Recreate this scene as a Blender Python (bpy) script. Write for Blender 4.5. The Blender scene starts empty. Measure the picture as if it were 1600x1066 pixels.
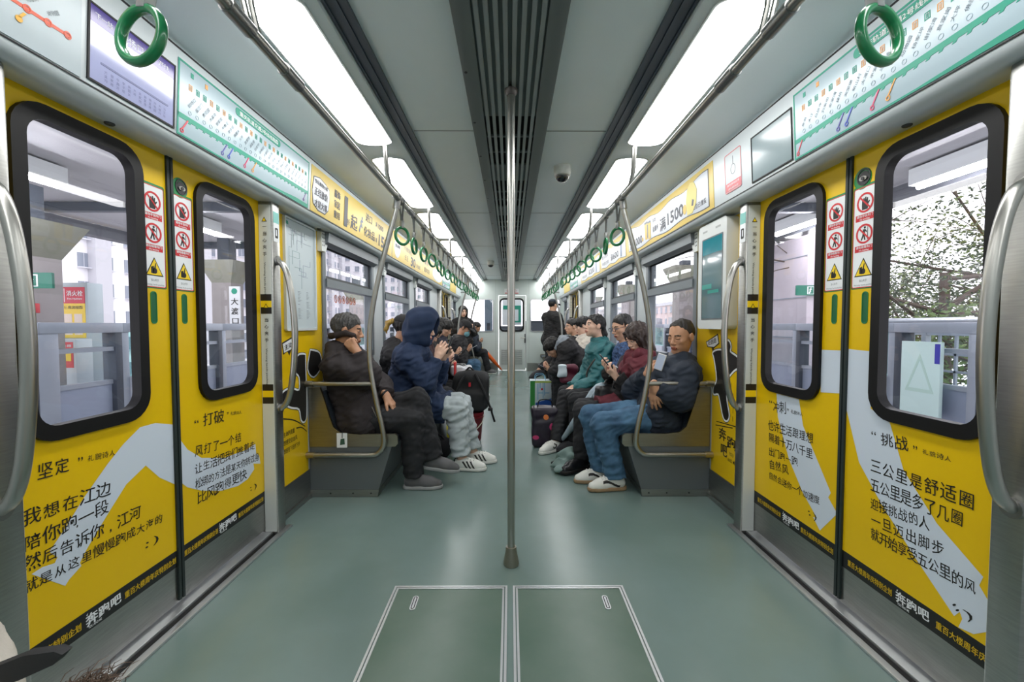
import bpy, bmesh, math, random
import numpy as np
from mathutils import Vector, Matrix
from mathutils.geometry import tessellate_polygon
import openvdb as vdb

SC = bpy.context.scene
COL = SC.collection
random.seed(7)
V = Vector
PI = math.pi

# ---------------------------------------------------------------- camera, sky, exposure
cam_d = bpy.data.cameras.new('camera')
cam_d.sensor_fit = 'HORIZONTAL'
cam_d.sensor_width = 36.0
cam_d.lens = 36.0 * 657.0 / 1600.0
cam_d.clip_start = 0.02
cam_d.clip_end = 500
cam = bpy.data.objects.new('camera', cam_d)
COL.objects.link(cam)
cam.location = (0, 0, 1.15)
cam.rotation_euler = (PI / 2 - math.atan(25 / 657.0), 0, -math.atan(3 / 657.0))
SC.camera = cam

world = bpy.data.worlds.new('overcast_sky')
SC.world = world
world.use_nodes = True
_bg = world.node_tree.nodes['Background']
_bg.inputs['Color'].default_value = (0.975, 0.97, 1.0, 1)
_bg.inputs['Strength'].default_value = 2.3

TUBE = 100             # platform tube lamps
LAMP = 12            # emission strength of the ceiling light diffusers
SC.view_settings.view_transform = 'Standard'
SC.view_settings.look = 'None'
SC.view_settings.gamma = 1
SC.view_settings.use_curve_mapping = False
SC.view_settings.exposure = 0.12
SC.cycles.max_bounces = 10
SC.cycles.diffuse_bounces = 5
SC.cycles.glossy_bounces = 4
SC.cycles.transparent_max_bounces = 16
SC.cycles.caustics_reflective = False
SC.cycles.caustics_refractive = False
SC.cycles.sample_clamp_indirect = 6

# ---------------------------------------------------------------- materials
def lin(c):
    return tuple((x / 12.92 if x <= .04045 else ((x + .055) / 1.055) ** 2.4) for x in [q / 255 for q in c])

MATS = {}
def mat(name, rgb=(128, 128, 128), rough=.5, metal=0.0, noise=0.0, nscale=20, bump=0.0, bscale=200, emit=0, spec=.5, stretch=None, col2=None, sheen=0, coat=0):
    """principled material; rgb in sRGB 0-255; noise mixes a darker / second colour in; bump gives a fine relief"""
    if name in MATS:
        return MATS[name]
    m = bpy.data.materials.new(name)
    m.use_nodes = True
    nt = m.node_tree
    b = nt.nodes['Principled BSDF']
    c = lin(rgb)
    b.inputs['Base Color'].default_value = (*c, 1)
    b.inputs['Roughness'].default_value = rough
    b.inputs['Metallic'].default_value = metal
    b.inputs['Specular IOR Level'].default_value = spec
    if sheen:
        b.inputs['Sheen Weight'].default_value = sheen
    if coat:
        b.inputs['Coat Weight'].default_value = coat
        b.inputs['Coat Roughness'].default_value = .12
    tc = None
    if noise or bump:
        tc = nt.nodes.new('ShaderNodeTexCoord')
        mp = nt.nodes.new('ShaderNodeMapping')
        nt.links.new(tc.outputs['Object'], mp.inputs['Vector'])
        if stretch:
            mp.inputs['Scale'].default_value = stretch
    if noise:
        n = nt.nodes.new('ShaderNodeTexNoise')
        n.inputs['Scale'].default_value = nscale
        n.inputs['Detail'].default_value = 6
        nt.links.new(mp.outputs[0], n.inputs['Vector'])
        mx = nt.nodes.new('ShaderNodeMix')
        mx.data_type = 'RGBA'
        c2 = lin(col2) if col2 else tuple(x * (1 - noise) for x in c)
        mx.inputs['A'].default_value = (*c, 1)
        mx.inputs['B'].default_value = (*c2, 1)
        rp = nt.nodes.new('ShaderNodeMapRange')
        rp.inputs['From Min'].default_value = .35
        rp.inputs['From Max'].default_value = .65
        nt.links.new(n.outputs['Fac'], rp.inputs['Value'])
        nt.links.new(rp.outputs[0], mx.inputs['Factor'])
        nt.links.new(mx.outputs['Result'], b.inputs['Base Color'])
        if metal:
            rr = nt.nodes.new('ShaderNodeMapRange')
            rr.inputs['To Min'].default_value = max(.03, rough - .08)
            rr.inputs['To Max'].default_value = rough + .1
            nt.links.new(n.outputs['Fac'], rr.inputs['Value'])
            nt.links.new(rr.outputs[0], b.inputs['Roughness'])
    if bump:
        n2 = nt.nodes.new('ShaderNodeTexNoise')
        n2.inputs['Scale'].default_value = bscale
        n2.inputs['Detail'].default_value = 3
        nt.links.new(mp.outputs[0], n2.inputs['Vector'])
        bp = nt.nodes.new('ShaderNodeBump')
        bp.inputs['Strength'].default_value = bump
        bp.inputs['Distance'].default_value = .004
        nt.links.new(n2.outputs['Fac'], bp.inputs['Height'])
        nt.links.new(bp.outputs[0], b.inputs['Normal'])
    if emit:
        b.inputs['Emission Color'].default_value = (*c, 1)
        b.inputs['Emission Strength'].default_value = emit
    MATS[name] = m
    return m

def glass(name, tint=(1, 1, 1), refl=1.0, ior=1.45):
    if name in MATS:
        return MATS[name]
    m = bpy.data.materials.new(name)
    m.use_nodes = True
    nt = m.node_tree
    nt.nodes.clear()
    out = nt.nodes.new('ShaderNodeOutputMaterial')
    t = nt.nodes.new('ShaderNodeBsdfTransparent')
    t.inputs['Color'].default_value = (*tint, 1)
    g = nt.nodes.new('ShaderNodeBsdfGlossy')
    g.inputs['Roughness'].default_value = .01
    f = nt.nodes.new('ShaderNodeLayerWeight')
    f.inputs['Blend'].default_value = .5
    pw = nt.nodes.new('ShaderNodeMath')
    pw.operation = 'POWER'
    pw.inputs[1].default_value = 4.5
    nt.links.new(f.outputs['Facing'], pw.inputs[0])
    mul = nt.nodes.new('ShaderNodeMath')
    mul.operation = 'MULTIPLY_ADD'
    mul.inputs[1].default_value = .6 * refl
    mul.inputs[2].default_value = .035 * refl
    mx = nt.nodes.new('ShaderNodeMixShader')
    nt.links.new(pw.outputs[0], mul.inputs[0])
    nt.links.new(mul.outputs[0], mx.inputs[0])
    nt.links.new(t.outputs[0], mx.inputs[1])
    nt.links.new(g.outputs[0], mx.inputs[2])
    nt.links.new(mx.outputs[0], out.inputs[0])
    MATS[name] = m
    return m

def emitter(name, rgb, strength):
    if name in MATS:
        return MATS[name]
    m = bpy.data.materials.new(name)
    m.use_nodes = True
    nt = m.node_tree
    nt.nodes.clear()
    out = nt.nodes.new('ShaderNodeOutputMaterial')
    e = nt.nodes.new('ShaderNodeEmission')
    e.inputs['Color'].default_value = (*lin(rgb), 1)
    e.inputs['Strength'].default_value = strength
    nt.links.new(e.outputs[0], out.inputs[0])
    MATS[name] = m
    return m

STEEL = mat('brushed_steel', (170, 170, 166), .32, 1, noise=.12, nscale=14, stretch=(1, 1, 14))
CHROME = mat('polished_steel', (205, 205, 203), .2, 1)
SATIN = mat('satin_steel', (175, 174, 168), .3, 1)
ALU = mat('aluminium', (200, 203, 205), .35, .9)
WHITE = mat('white_paint', (205, 210, 206), .35)
CEIL = mat('ceiling_paint', (238, 246, 248), .45, noise=.03, nscale=3)
WALLM = mat('wall_laminate', (198, 206, 208), .3)
YEL = mat('yellow_film', (226, 186, 8), .33, spec=.4)
BLACK = mat('black_film', (20, 20, 20), .4)
INK = mat('black_ink', (24, 22, 20), .5)
RUBBER = mat('black_rubber', (9, 9, 10), .5, spec=.3)
PALE = mat('pale_blue_film', (205, 215, 226), .4)
PAPER = mat('white_film', (232, 235, 236), .4)
RED = mat('red_ink', (206, 36, 44), .45)
GREEN = mat('green_ink', (10, 140, 80), .45)
TEAL = mat('teal_ink', (18, 150, 122), .45)
GREY = mat('grey_ink', (120, 126, 130), .5)
DARKST = mat('slate_enamel', (52, 66, 78), .35)
PANE = glass('window_pane', (.95, .95, .97), 1.0, 1.5)

# ---------------------------------------------------------------- mesh helpers
def wloc(o):
    p = V((0, 0, 0))
    while o is not None:
        p = p + o.location
        o = o.parent
    return p

def tag(o, label=None, cat=None, group=None, kind=None):
    if label: o['label'] = label
    if cat: o['category'] = cat
    if group: o['group'] = group
    if kind: o['kind'] = kind
    return o

def thing(name, loc, label=None, cat=None, group=None):
    o = bpy.data.objects.new(name, None)
    o.empty_display_size = .1
    COL.objects.link(o)
    o.location = loc
    return tag(o, label, cat, group)

def link_mesh(name, verts, faces, mats, parent=None, smooth=True, midx=None, origin=None):
    """verts in world space; they are moved into the parent's space (or about their own base when top level)"""
    if not isinstance(mats, (list, tuple)):
        mats = [mats]
    verts = np.asarray(verts, dtype=np.float64).reshape(-1, 3)
    if parent is not None:
        off = np.array(wloc(parent))
    elif origin is not None:
        off = np.array(origin, float)
    else:
        lo, hi = verts.min(0), verts.max(0)
        off = np.array([(lo[0] + hi[0]) / 2, (lo[1] + hi[1]) / 2, lo[2]])
    me = bpy.data.meshes.new(name)
    me.from_pydata((verts - off).tolist(), [], [list(map(int, f)) for f in faces])
    for m in mats:
        me.materials.append(m)
    if midx is not None:
        me.polygons.foreach_set('material_index', np.asarray(midx, dtype=np.int32))
    if smooth is True:
        me.shade_smooth()
        me.set_sharp_from_angle(angle=math.radians(38))
    elif smooth == 'all':
        me.shade_smooth()
    me.update()
    o = bpy.data.objects.new(name, me)
    COL.objects.link(o)
    if parent is not None:
        o.parent = parent
    else:
        o.location = off
    return o

def catmull(pts, n=6):
    P = [np.array(p, float) for p in pts]
    P = [2 * P[0] - P[1]] + P + [2 * P[-1] - P[-2]]
    out = []
    for i in range(1, len(P) - 2):
        a, b, c, d = P[i - 1:i + 3]
        for k in range(n):
            t = k / n
            out.append(.5 * ((2 * b) + (-a + c) * t + (2 * a - 5 * b + 4 * c - d) * t * t + (-a + 3 * b - 3 * c + d) * t ** 3))
    out.append(P[-2])
    return out

class B:
    """collects shapes, then links them as ONE mesh object"""
    def __init__(self):
        self.v = []; self.f = []; self.m = []; self.cur = 0
    def mi(self, i):
        self.cur = i
        return self
    def add(self, vs, fs):
        n = len(self.v)
        self.v.extend([tuple(map(float, p)) for p in vs])
        self.f.extend([[n + i for i in f] for f in fs])
        self.m.extend([self.cur] * len(fs))
        return self
    def bm(self, bm):
        bm.verts.ensure_lookup_table()
        bm.verts.index_update()
        self.add([v.co[:] for v in bm.verts], [[v.index for v in f.verts] for f in bm.faces])
        bm.free()
        return self
    def box(self, x0, x1, y0, y1, z0, z1, bev=0, seg=2, M=None):
        bm = bmesh.new()
        vs = [bm.verts.new(p) for p in ((x0, y0, z0), (x1, y0, z0), (x1, y1, z0), (x0, y1, z0), (x0, y0, z1), (x1, y0, z1), (x1, y1, z1), (x0, y1, z1))]
        for q in ((3, 2, 1, 0), (4, 5, 6, 7), (0, 1, 5, 4), (1, 2, 6, 5), (2, 3, 7, 6), (3, 0, 4, 7)):
            bm.faces.new([vs[i] for i in q])
        if bev:
            bmesh.ops.bevel(bm, geom=bm.edges[:], offset=bev, segments=seg, profile=.5, affect='EDGES')
        if M is not None:
            bm.transform(M)
        return self.bm(bm)
    def tube(self, pts, r, seg=10, smooth=0, caps=True):
        pts = catmull(pts, smooth) if smooth else [np.array(p, float) for p in pts]
        n = len(pts)
        rs = r if isinstance(r, (list, tuple, np.ndarray)) else [r] * n
        if len(rs) != n:
            rs = np.interp(np.linspace(0, 1, n), np.linspace(0, 1, len(rs)), rs)
        tans = []
        for i in range(n):
            t = pts[min(i + 1, n - 1)] - pts[max(i - 1, 0)]
            tans.append(t / (np.linalg.norm(t) + 1e-12))
        up = np.array([0, 0, 1.0]) if abs(tans[0][2]) < .9 else np.array([1.0, 0, 0])
        a = np.cross(tans[0], up); a /= np.linalg.norm(a)
        vs = []; fs = []
        for i in range(n):
            a = a - tans[i] * np.dot(a, tans[i]); a /= np.linalg.norm(a)
            b = np.cross(tans[i], a)
            for k in range(seg):
                th = 2 * PI * k / seg
                vs.append(pts[i] + rs[i] * (math.cos(th) * a + math.sin(th) * b))
        for i in range(n - 1):
            for k in range(seg):
                k2 = (k + 1) % seg
                fs.append([i * seg + k, i * seg + k2, (i + 1) * seg + k2, (i + 1) * seg + k])
        if caps:
            fs.append(list(range(seg))[::-1])
            fs.append([(n - 1) * seg + k for k in range(seg)])
        return self.add(vs, fs)
    def lathe(self, prof, c=(0, 0, 0), seg=20, M=None):
        """prof: list of (radius, z); axis z through c"""
        vs = []; fs = []
        for r, z in prof:
            for k in range(seg):
                th = 2 * PI * k / seg
                vs.append(V((r * math.cos(th), r * math.sin(th), z)))
        if M is not None:
            vs = [M @ p for p in vs]
        vs = [p + V(c) for p in vs]
        for i in range(len(prof) - 1):
            for k in range(seg):
                k2 = (k + 1) % seg
                fs.append([i * seg + k, i * seg + k2, (i + 1) * seg + k2, (i + 1) * seg + k])
        fs.append(list(range(seg))[::-1])
        fs.append([(len(prof) - 1) * seg + k for k in range(seg)])
        return self.add(vs, fs)
    def prism(self, poly, fn, t0, t1, holes=()):
        """poly (list of 2-D points, with optional holes) extruded from t0 to t1; fn(a, b, t) -> world point"""
        loops = [list(poly)] + [list(h) for h in holes]
        flat = [p for l in loops for p in l]
        tris = tessellate_polygon([[V((p[0], p[1], 0)) for p in l] for l in loops])
        n = len(flat)
        vs = [fn(a, b, t0) for a, b in flat] + [fn(a, b, t1) for a, b in flat]
        fs = []
        if not holes:
            fs.append(list(range(n))); fs.append([n + i for i in range(n)][::-1])
        else:
            for t in tris:
                fs.append(list(t)); fs.append([n + i for i in t][::-1])
        k = 0
        for l in loops:
            m = len(l)
            for i in range(m):
                j = (i + 1) % m
                fs.append([k + i, k + j, n + k + j, n + k + i])
            k += m
        bm = bmesh.new()
        bv = [bm.verts.new(p) for p in vs]
        for f in fs:
            try: bm.faces.new([bv[i] for i in f])
            except ValueError: pass
        bmesh.ops.recalc_face_normals(bm, faces=bm.faces[:])
        return self.bm(bm)
    def face(self, poly, fn, t=0):
        """flat polygon, tessellated"""
        tris = tessellate_polygon([[V((p[0], p[1], 0)) for p in poly]])
        return self.add([fn(a, b, t) for a, b in poly], [list(t_) for t_ in tris])
    def build(self, name, mats, parent=None, smooth=True, origin=None):
        return link_mesh(name, self.v, self.f, mats, parent, smooth, self.m, origin)

def rrect(a0, a1, b0, b1, r, n=6):
    out = []
    for cx, cy, s in ((a1 - r, b1 - r, 0), (a0 + r, b1 - r, 1), (a0 + r, b0 + r, 2), (a1 - r, b0 + r, 3)):
        for k in range(n + 1):
            th = PI / 2 * (s + k / n)
            out.append((cx + r * math.cos(th), cy + r * math.sin(th)))
    return out

def circle(cx, cy, r, n=28, ry=None):
    return [(cx + r * math.cos(2 * PI * k / n), cy + (ry or r) * math.sin(2 * PI * k / n)) for k in range(n)]

def copy_tree(o, parent=None):
    c = o.copy()
    COL.objects.link(c)
    if parent is not None:
        c.parent = parent
    for ch in list(o.children):
        copy_tree(ch, c)
    return c

# surfaces that carry print: a point (a along the reading direction, b up, t off the surface)
def plane_fn(o, u, v, n):
    o, u, v, n = [V(x) for x in (o, u, v, n)]
    return lambda a, b, t=0: o + u * a + v * b + n * t

def side_fn(s, X=1.34):
    """side wall, inner face at |x| = X; s = -1 left, +1 right; a = world y, b = world z, t towards the aisle"""
    return lambda a, b, t=0: V((s * (X - t), a, b))

# ---------------------------------------------------------------- lettering
_gl = {}
def glyphs(s, bold=0.0):
    key = (s, bold)
    if key not in _gl:
        c = bpy.data.curves.new('lettering', 'FONT')
        c.body = s
        c.resolution_u = 2
        c.offset = bold
        o = bpy.data.objects.new('lettering', c)
        COL.objects.link(o)
        dg = bpy.context.evaluated_depsgraph_get()
        me = bpy.data.meshes.new_from_object(o.evaluated_get(dg))
        vs = np.array([v.co[:] for v in me.vertices]).reshape(-1, 3)
        fs = [list(p.vertices) for p in me.polygons]
        bpy.data.objects.remove(o)
        bpy.data.curves.remove(c)
        bpy.data.meshes.remove(me)
        _gl[key] = (vs, fs)
    return _gl[key]

class Text(B):
    def line(self, s, fn, p0, p1, h, bold=0.0, t=.0015, jit=0, flip=False):
        if bold > .012 and any(ord(c) > 0x2e80 for c in s):
            # heavy Chinese lettering: the same strokes struck three times, a hair apart
            d = (np.array(p1, float) - np.array(p0, float)); d = d / np.linalg.norm(d) * bold * h * .9
            for k_ in (-1, 1):
                self.line(s, fn, np.array(p0) + d * k_, np.array(p1) + d * k_, h, .004, t + .0002 * (k_ + 2), 0, flip)
            bold = .004
        """one line from p0 to p1 (baseline ends, surface coordinates), letters h high; reading direction follows p0 -> p1"""
        p0 = np.array(p0, float); p1 = np.array(p1, float)
        L = np.linalg.norm(p1 - p0)
        u = (p1 - p0) / L
        w = np.array([-u[1], u[0]])
        if abs(u[0]) > .3 and w[1] < 0: w = -w
        if jit:
            n = len(s)
            st = L / n
            for i, ch in enumerate(s):
                if ch == ' ': continue
                vs, fs = glyphs(ch, bold)
                if not len(vs): continue
                sc = random.uniform(1 - jit, 1 + jit)
                an = random.uniform(-jit, jit) * .5
                mx = vs[:, 0].max()
                gx = (vs[:, 0] - mx / 2) * sc * min(st / 1.0, h * 1.25) ; gy = (vs[:, 1] - .35) * sc * h
                x = gx * math.cos(an) - gy * math.sin(an) + st * (i + .5)
                y = gx * math.sin(an) + gy * math.cos(an) + .35 * h + random.uniform(-jit, jit) * h * .3
                P = p0 + np.outer(x, u) + np.outer(y, w)
                self.add([fn(a, b, t) for a, b in P], fs)
        else:
            vs, fs = glyphs(s, bold)
            if not len(vs): return self
            sx = L / max(vs[:, 0].max(), 1e-6)
            P = p0 + np.outer(vs[:, 0] * sx, u) + np.outer(vs[:, 1] * h, w)
            self.add([fn(a, b, t) for a, b in P], fs)
        return self
    def build(self, name, mats, parent=None, smooth=False, origin=None):
        return link_mesh(name, self.v, self.f, mats, parent, False, self.m, origin)
# ---------------------------------------------------------------- the car shell
Y0, Y1 = -2.6, 10.5
def struct(b, name, mats, **k):
    return tag(b.build(name, mats, **k), kind='structure')

FLOORM = mat('floor_vinyl', (116, 136, 133), .24, noise=.12, nscale=1.6, col2=(104, 124, 118), bump=.015, bscale=25, spec=.65)
struct(B().box(-1.46, 1.46, Y0, Y1, -.08, 0), 'floor', FLOORM)

# ceiling: one profile, extruded along the car
prof = [(1.225, 2.168), (1.10, 2.20), (.98, 2.232), (.93, 2.242), (.665, 2.245), (.655, 2.25), (.655, 2.283), (.565, 2.283), (.56, 2.283), (.21, 2.283), (.21, 2.30)]
full = [(-x, z) for x, z in prof] + [(x, z) for x, z in prof[::-1]]
full = full + [(1.46, 2.36), (-1.46, 2.36)]
full.insert(-2, (1.46, 2.168)); full.append((-1.46, 2.168))
struct(B().prism(full, lambda a, b, t: V((a, t, b)), Y0, Y1), 'ceiling', CEIL, smooth=True)

# header over doors and windows (rounded lip, near-vertical sign board)
def header(s, name):
    p = [(1.46, 1.812), (1.285, 1.806)]
    for k in range(1, 7):
        p.append((1.272 - .05 * math.sin(PI / 2 * k / 6), 1.856 - .05 * math.cos(PI / 2 * k / 6)))
    p += [(1.205, 2.16), (1.213, 2.163), (1.213, 2.172), (1.46, 2.172)]
    b = B().prism([(s * x, z) for x, z in p], lambda a, bb, t: V((a, t, bb)), Y0, Y1)
    b.mi(1)
    # dark joint lines above and below the sign board
    f = hdr_fn(s)
    b.prism([(Y0, 1.8455), (Y1, 1.8455), (Y1, 1.849), (Y0, 1.849)], f, -.001, .0012)
    b.prism([(Y0, 2.155), (Y1, 2.155), (Y1, 2.162), (Y0, 2.162)], f, -.001, .0012)
    return struct(b, name, [WALLM, RUBBER])
def hdr_fn(s):
    return lambda a, b, t=0: V((s * (1.222 - (b - 1.85) * .0548 - t), a, b))
header(-1, 'trim_1'); header(1, 'trim_2')

# dark slot rails beside the lights
k = 3
for s in (-1, 1):
    b = B()
    b.box(min(s * .566, s * .652), max(s * .566, s * .652), Y0, Y1, 2.272, 2.282)
    for x in (.569, .603, .645):
        b.box(min(s * (x - .005), s * (x + .005)), max(s * (x - .005), s * (x + .005)), Y0, Y1, 2.266, 2.274)
    struct(b, 'trim_%d' % k, DARKST); k += 1

# ceiling panel joints
for s in (-1, 1):
    b = B()
    for y in (-1.1, .7, 2.5, 4.3, 6.1, 7.9, 9.7):
        b.box(min(s * .21, s * .56), max(s * .21, s * .56), y - .003, y + .003, 2.2815, 2.284)
    struct(b, 'trim_%d' % k, mat('joint_grey', (110, 116, 112), .6)); k += 1

# side walls, windows
WIN_Z0, WIN_Z1 = .88, 1.775
WINS = [(3.02, 4.10), (4.46, 5.56), (5.92, 6.98), (9.62, 10.34)]
GAPS = [(1.085, 2.27), (7.84, 9.06)]          # door openings
DARKF = mat('window_frame_grey', (112, 120, 125), .4, .2)
def wall(s, name):
    b = B()
    X0, X1 = sorted((s * 1.34, s * 1.42))
    segs = [(Y0, 1.085), (2.27, 7.84), (9.06, Y1)]
    for a, c in segs:
        b.box(X0, X1, a, c, 0, WIN_Z0)
        b.box(X0, X1, a, c, WIN_Z1, 2.2)
        ws = [w for w in WINS if a <= w[0] < c]
        y = a
        for w in ws:
            b.box(X0, X1, y, w[0], WIN_Z0, WIN_Z1); y = w[1]
        b.box(X0, X1, y, c, WIN_Z0, WIN_Z1)
    for a, c in GAPS:
        b.box(X0, X1, a, c, 1.83, 2.2)
    return struct(b, name, mat('post_grey', (190, 197, 199), .35))
wall(-1, 'wall_left'); wall(1, 'wall_right')

n = 1
for s in (-1, 1):
    for (a, c) in WINS:
        f = side_fn(s)
        sl = (9.62 == a)
        b = B()
        z0, z1 = WIN_Z0, WIN_Z1
        b.prism([(a - .02, z0 - .02), (c + .02, z0 - .02), (c + .02, z1 + .02), (a - .02, z1 + .02)], f, -.06, .012, holes=[[(a + .035, z0 + .03), (c - .035, z0 + .03), (c - .035, z1 - .05), (a + .035, z1 - .05)]])
        w = struct(b, 'window_%d' % n, DARKF); n += 1
        b = B().prism([(a + .03, 1.425), (c - .03, 1.425), (c - .03, 1.485), (a + .03, 1.485)], f, -.05, .022)
        b.build('transom_bar', DARKF, w)
        b = B().prism([(a + .03, 1.485), (c - .03, 1.485), (c - .03, z1 - .04), (a + .03, z1 - .04)], f, -.02, -.01, holes=[[(a + .055, 1.51), (c - .055, 1.51), (c - .055, z1 - .07), (a + .055, z1 - .07)]])
        b.build('hopper_sash', mat('sash_black', (40, 44, 48), .4), w)
        for q0, q1, t in ((1.5, z1 - .06, -.018), (z0 + .02, 1.43, -.03)):
            B().prism([(a + .03, q0), (c - .03, q0), (c - .03, q1), (a + .03, q1)], f, t - .004, t).build('pane', PANE, w, smooth=False)
        # tilted blind housing with perforated end bracket
        b = B().prism([(.012, 1.71), (.055, 1.735), (.062, 1.80), (.0, 1.80), (.0, 1.72)], lambda p, q, t: V((s * (1.34 - p), t, q)), a - .02, c + .02)
        b.build('blind_housing', mat('housing_grey', (128, 134, 138), .35, .4), w)
        b = B().prism([(a - .075, 1.80), (a + .035, 1.80), (a + .035, 1.75), (a - .01, 1.665), (a - .075, 1.665)], f, .0, .034)
        b.mi(1)
        for i in range(4):
            for j in range(4):
                if j < 2 or i < 2:
                    b.face(circle(a - .06 + .02 * i, 1.785 - .026 * j, .006, 8), f, .0346)
        b.build('bracket', [WHITE, RUBBER], w)

# window stickers: six prohibition signs in a row on the first left pane
W1 = bpy.data.objects['window_1']
f = lambda a, b, t=0: V((-1.366 + t, a, b))
b = B()
BRN = mat('orange_ink', (190, 92, 40), .5)
for i in range(6):
    y = 3.31 + i * .078
    ro = circle(y, 1.355, .032, 24); ri = circle(y, 1.355, .025, 24)
    b.prism(ro, f, .001, .002, holes=[ri])
    c, sn = math.cos(.8), math.sin(.8)
    b.prism([(y - .025 * c - .003, 1.355 + .025 * sn - .003), (y - .025 * c + .003, 1.355 + .025 * sn + .003), (y + .025 * c + .003, 1.355 - .025 * sn + .003), (y + .025 * c - .003, 1.355 - .025 * sn - .003)], f, .001, .002)
    b.prism(circle(y, 1.355, .008 + .004 * (i % 3), 5 + i % 3), f, .001, .0018)
b.build('sticker', BRN, W1, smooth=False)['label'] = 'row of round orange prohibition stickers'

# end walls
b = B()
fy = lambda a, bb, t=0: V((a, 10.5 - t, bb))
dx0, dx1 = -.29, .40
b.prism([(-1.42, 0), (1.42, 0), (1.42, 2.3), (-1.42, 2.3)], fy, -.06, 0, holes=[
    [(dx0, .01), (dx1, .01), (dx1, 1.89), (dx0, 1.89)], rrect(-1.18, -.42, .99, 1.79, .05), rrect(.51, 1.24, .99, 1.79, .05)])
WF = struct(b, 'wall_far', mat('end_wall_paint', (203, 213, 209), .4))
b = B()
b.box(-1.46, 1.46, Y0 - .06, Y0, 0, 2.3)
struct(b, 'wall_back', WALLM)
for i, (a, c) in enumerate(((-1.18, -.42), (.51, 1.24))):
    w = struct(B().prism(rrect(a - .012, c + .012, .978, 1.802, .06), fy, -.02, .01, holes=[rrect(a + .012, c - .012, 1.002, 1.778, .045)]), 'window_%d' % n, ALU); n += 1
    B().prism(rrect(a, c, .99, 1.79, .05), fy, -.03, -.026).build('pane', PANE, w, smooth=False)
# end door
d = B().prism([(dx0 + .01, .02), (dx1 - .01, .02), (dx1 - .01, 1.88), (dx0 + .01, 1.88)], fy, -.03, -.002, holes=[rrect(-.255, .34, .99, 1.81, .09)])
D9 = struct(d, 'door_9', mat('end_door_paint', (206, 214, 211), .4))
B().prism(rrect(-.262, .347, .983, 1.817, .1), fy, -.02, .012, holes=[rrect(-.225, .31, 1.02, 1.78, .075)]).build('window_frame', RUBBER, D9)
B().prism(rrect(-.25, .335, .995, 1.805, .09), fy, -.02, -.016).build('window_glass', PANE, D9, smooth=False)
b = B().prism([(-.23, .15), (.31, .15), (.31, .55), (-.23, .55)], fy, .0, .004)
for i in range(8):
    z = .17 + i * .046
    b.prism([(z, .004), (z + .03, .018), (z + .034, .016), (z + .006, .002)], lambda p, q, t: V((t, 10.5 - q, p)), -.215, .295)
b.build('louvre', mat('louvre_paint', (190, 197, 195), .5), D9)
h = B().box(.36, .385, 10.475, 10.502, .70, .93, .004)
h.build('lock_plate', mat('lock_dark', (70, 74, 76), .4, .6), D9)
B().tube([(.372, 10.48, .83), (.372, 10.44, .83), (.33, 10.435, .83), (.26, 10.435, .83)], .009, 8).build('handle', SATIN, D9)
b = B()
b.prism([(-.14, 1.93), (.22, 1.93), (.22, 2.05), (-.14, 2.05)], fy, .0, .003)
nt_ = tag(b.build('notice', PAPER), 'small white and red notice above the end door', 'sign')
b = B().prism(circle(.12, 2.0, .032), fy, .003, .004, holes=[circle(.12, 2.0, .025)])
b.prism(circle(-.05, 2.0, .032), fy, .003, .004, holes=[circle(-.05, 2.0, .025)])
b.prism([(-.13, 1.935), (.21, 1.935), (.21, 1.952), (-.13, 1.952)], fy, .003, .004)
b.build('symbol', RED, nt_, smooth=False)
for a, c in ((-1.3, dx0 - .03), (dx1 + .03, 1.3)):
    struct(B().box(a, c, 10.488, 10.5, 0, .2), 'baseboard_%s' % ('left' if a < 0 else 'right'), STEEL)
# end-wall panel joints
b = B()
for x in (-.36, .47):
    b.box(x - .002, x + .002, 10.497, 10.5, 0, 2.28)
struct(b, 'trim_%d' % k, mat('joint_grey2', (160, 168, 165), .6)); k += 1

# ---------------------------------------------------------------- side doors
def norm_door(s, name, ya, yb, yseam, art):
    """one sliding leaf from ya to yb (ya < yb); yseam is the edge where the two leaves meet"""
    f = side_fn(s)
    zt = 1.815
    wa, wb = (ya + .062, yb - .128) if yseam == yb else (ya + .128, yb - .062)
    win = rrect(wa, wb, .815, 1.775, .085)
    b = B().prism([(ya, .245), (yb, .245), (yb, zt), (ya, zt)], f, -.035, 0, holes=[win])
    D = struct(b, name, YEL)
    b = B().prism([(ya, .03), (yb, .03), (yb, .245), (ya, .245)], f, -.035, -.0005)
    b.build('kick_panel', STEEL, D)['label'] = 'bare steel foot of the door leaf'
    B().prism([(ya, .178), (yb, .178), (yb, .245), (ya, .245)], f, 0, .0008).build('slogan_band', BLACK, D, smooth=False)
    B().prism(rrect(wa - .004, wb + .004, .811, 1.779, .09), f, -.02, .014, holes=[rrect(wa + .034, wb - .034, .855, 1.735, .055)]).build('window_frame', RUBBER, D)
    B().prism(rrect(wa + .005, wb - .005, .82, 1.77, .08), f, -.008, -.004).build('window_glass', PANE, D, smooth=False)
    sg = (-.012, .0) if yseam == yb else (0, .012)
    B().prism([(yseam + sg[0], .04), (yseam + sg[1], .04), (yseam + sg[1], zt), (yseam + sg[0], zt)], f, -.03, .008).build('rubber_seal', mat('seal_green_black', (28, 40, 38), .55), D)
    # recessed green pull slot
    c = yseam - .075 if yseam == yb else yseam + .062
    c = yseam + (-.083 if yseam == yb else .06)
    b = B().prism(rrect(c - .014, c + .014, 1.155, 1.277, .013), f, 0, .002, holes=[rrect(c - .0115, c + .0115, 1.159, 1.273, .011)])
    b.mi(1); b.face(rrect(c - .0115, c + .0115, 1.159, 1.273, .011), f, .0008)
    b.build('pull_slot', [mat('slot_rim', (20, 120, 66), .4), mat('slot_green', (8, 92, 52), .5)], D, smooth=False)
    return D

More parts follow.
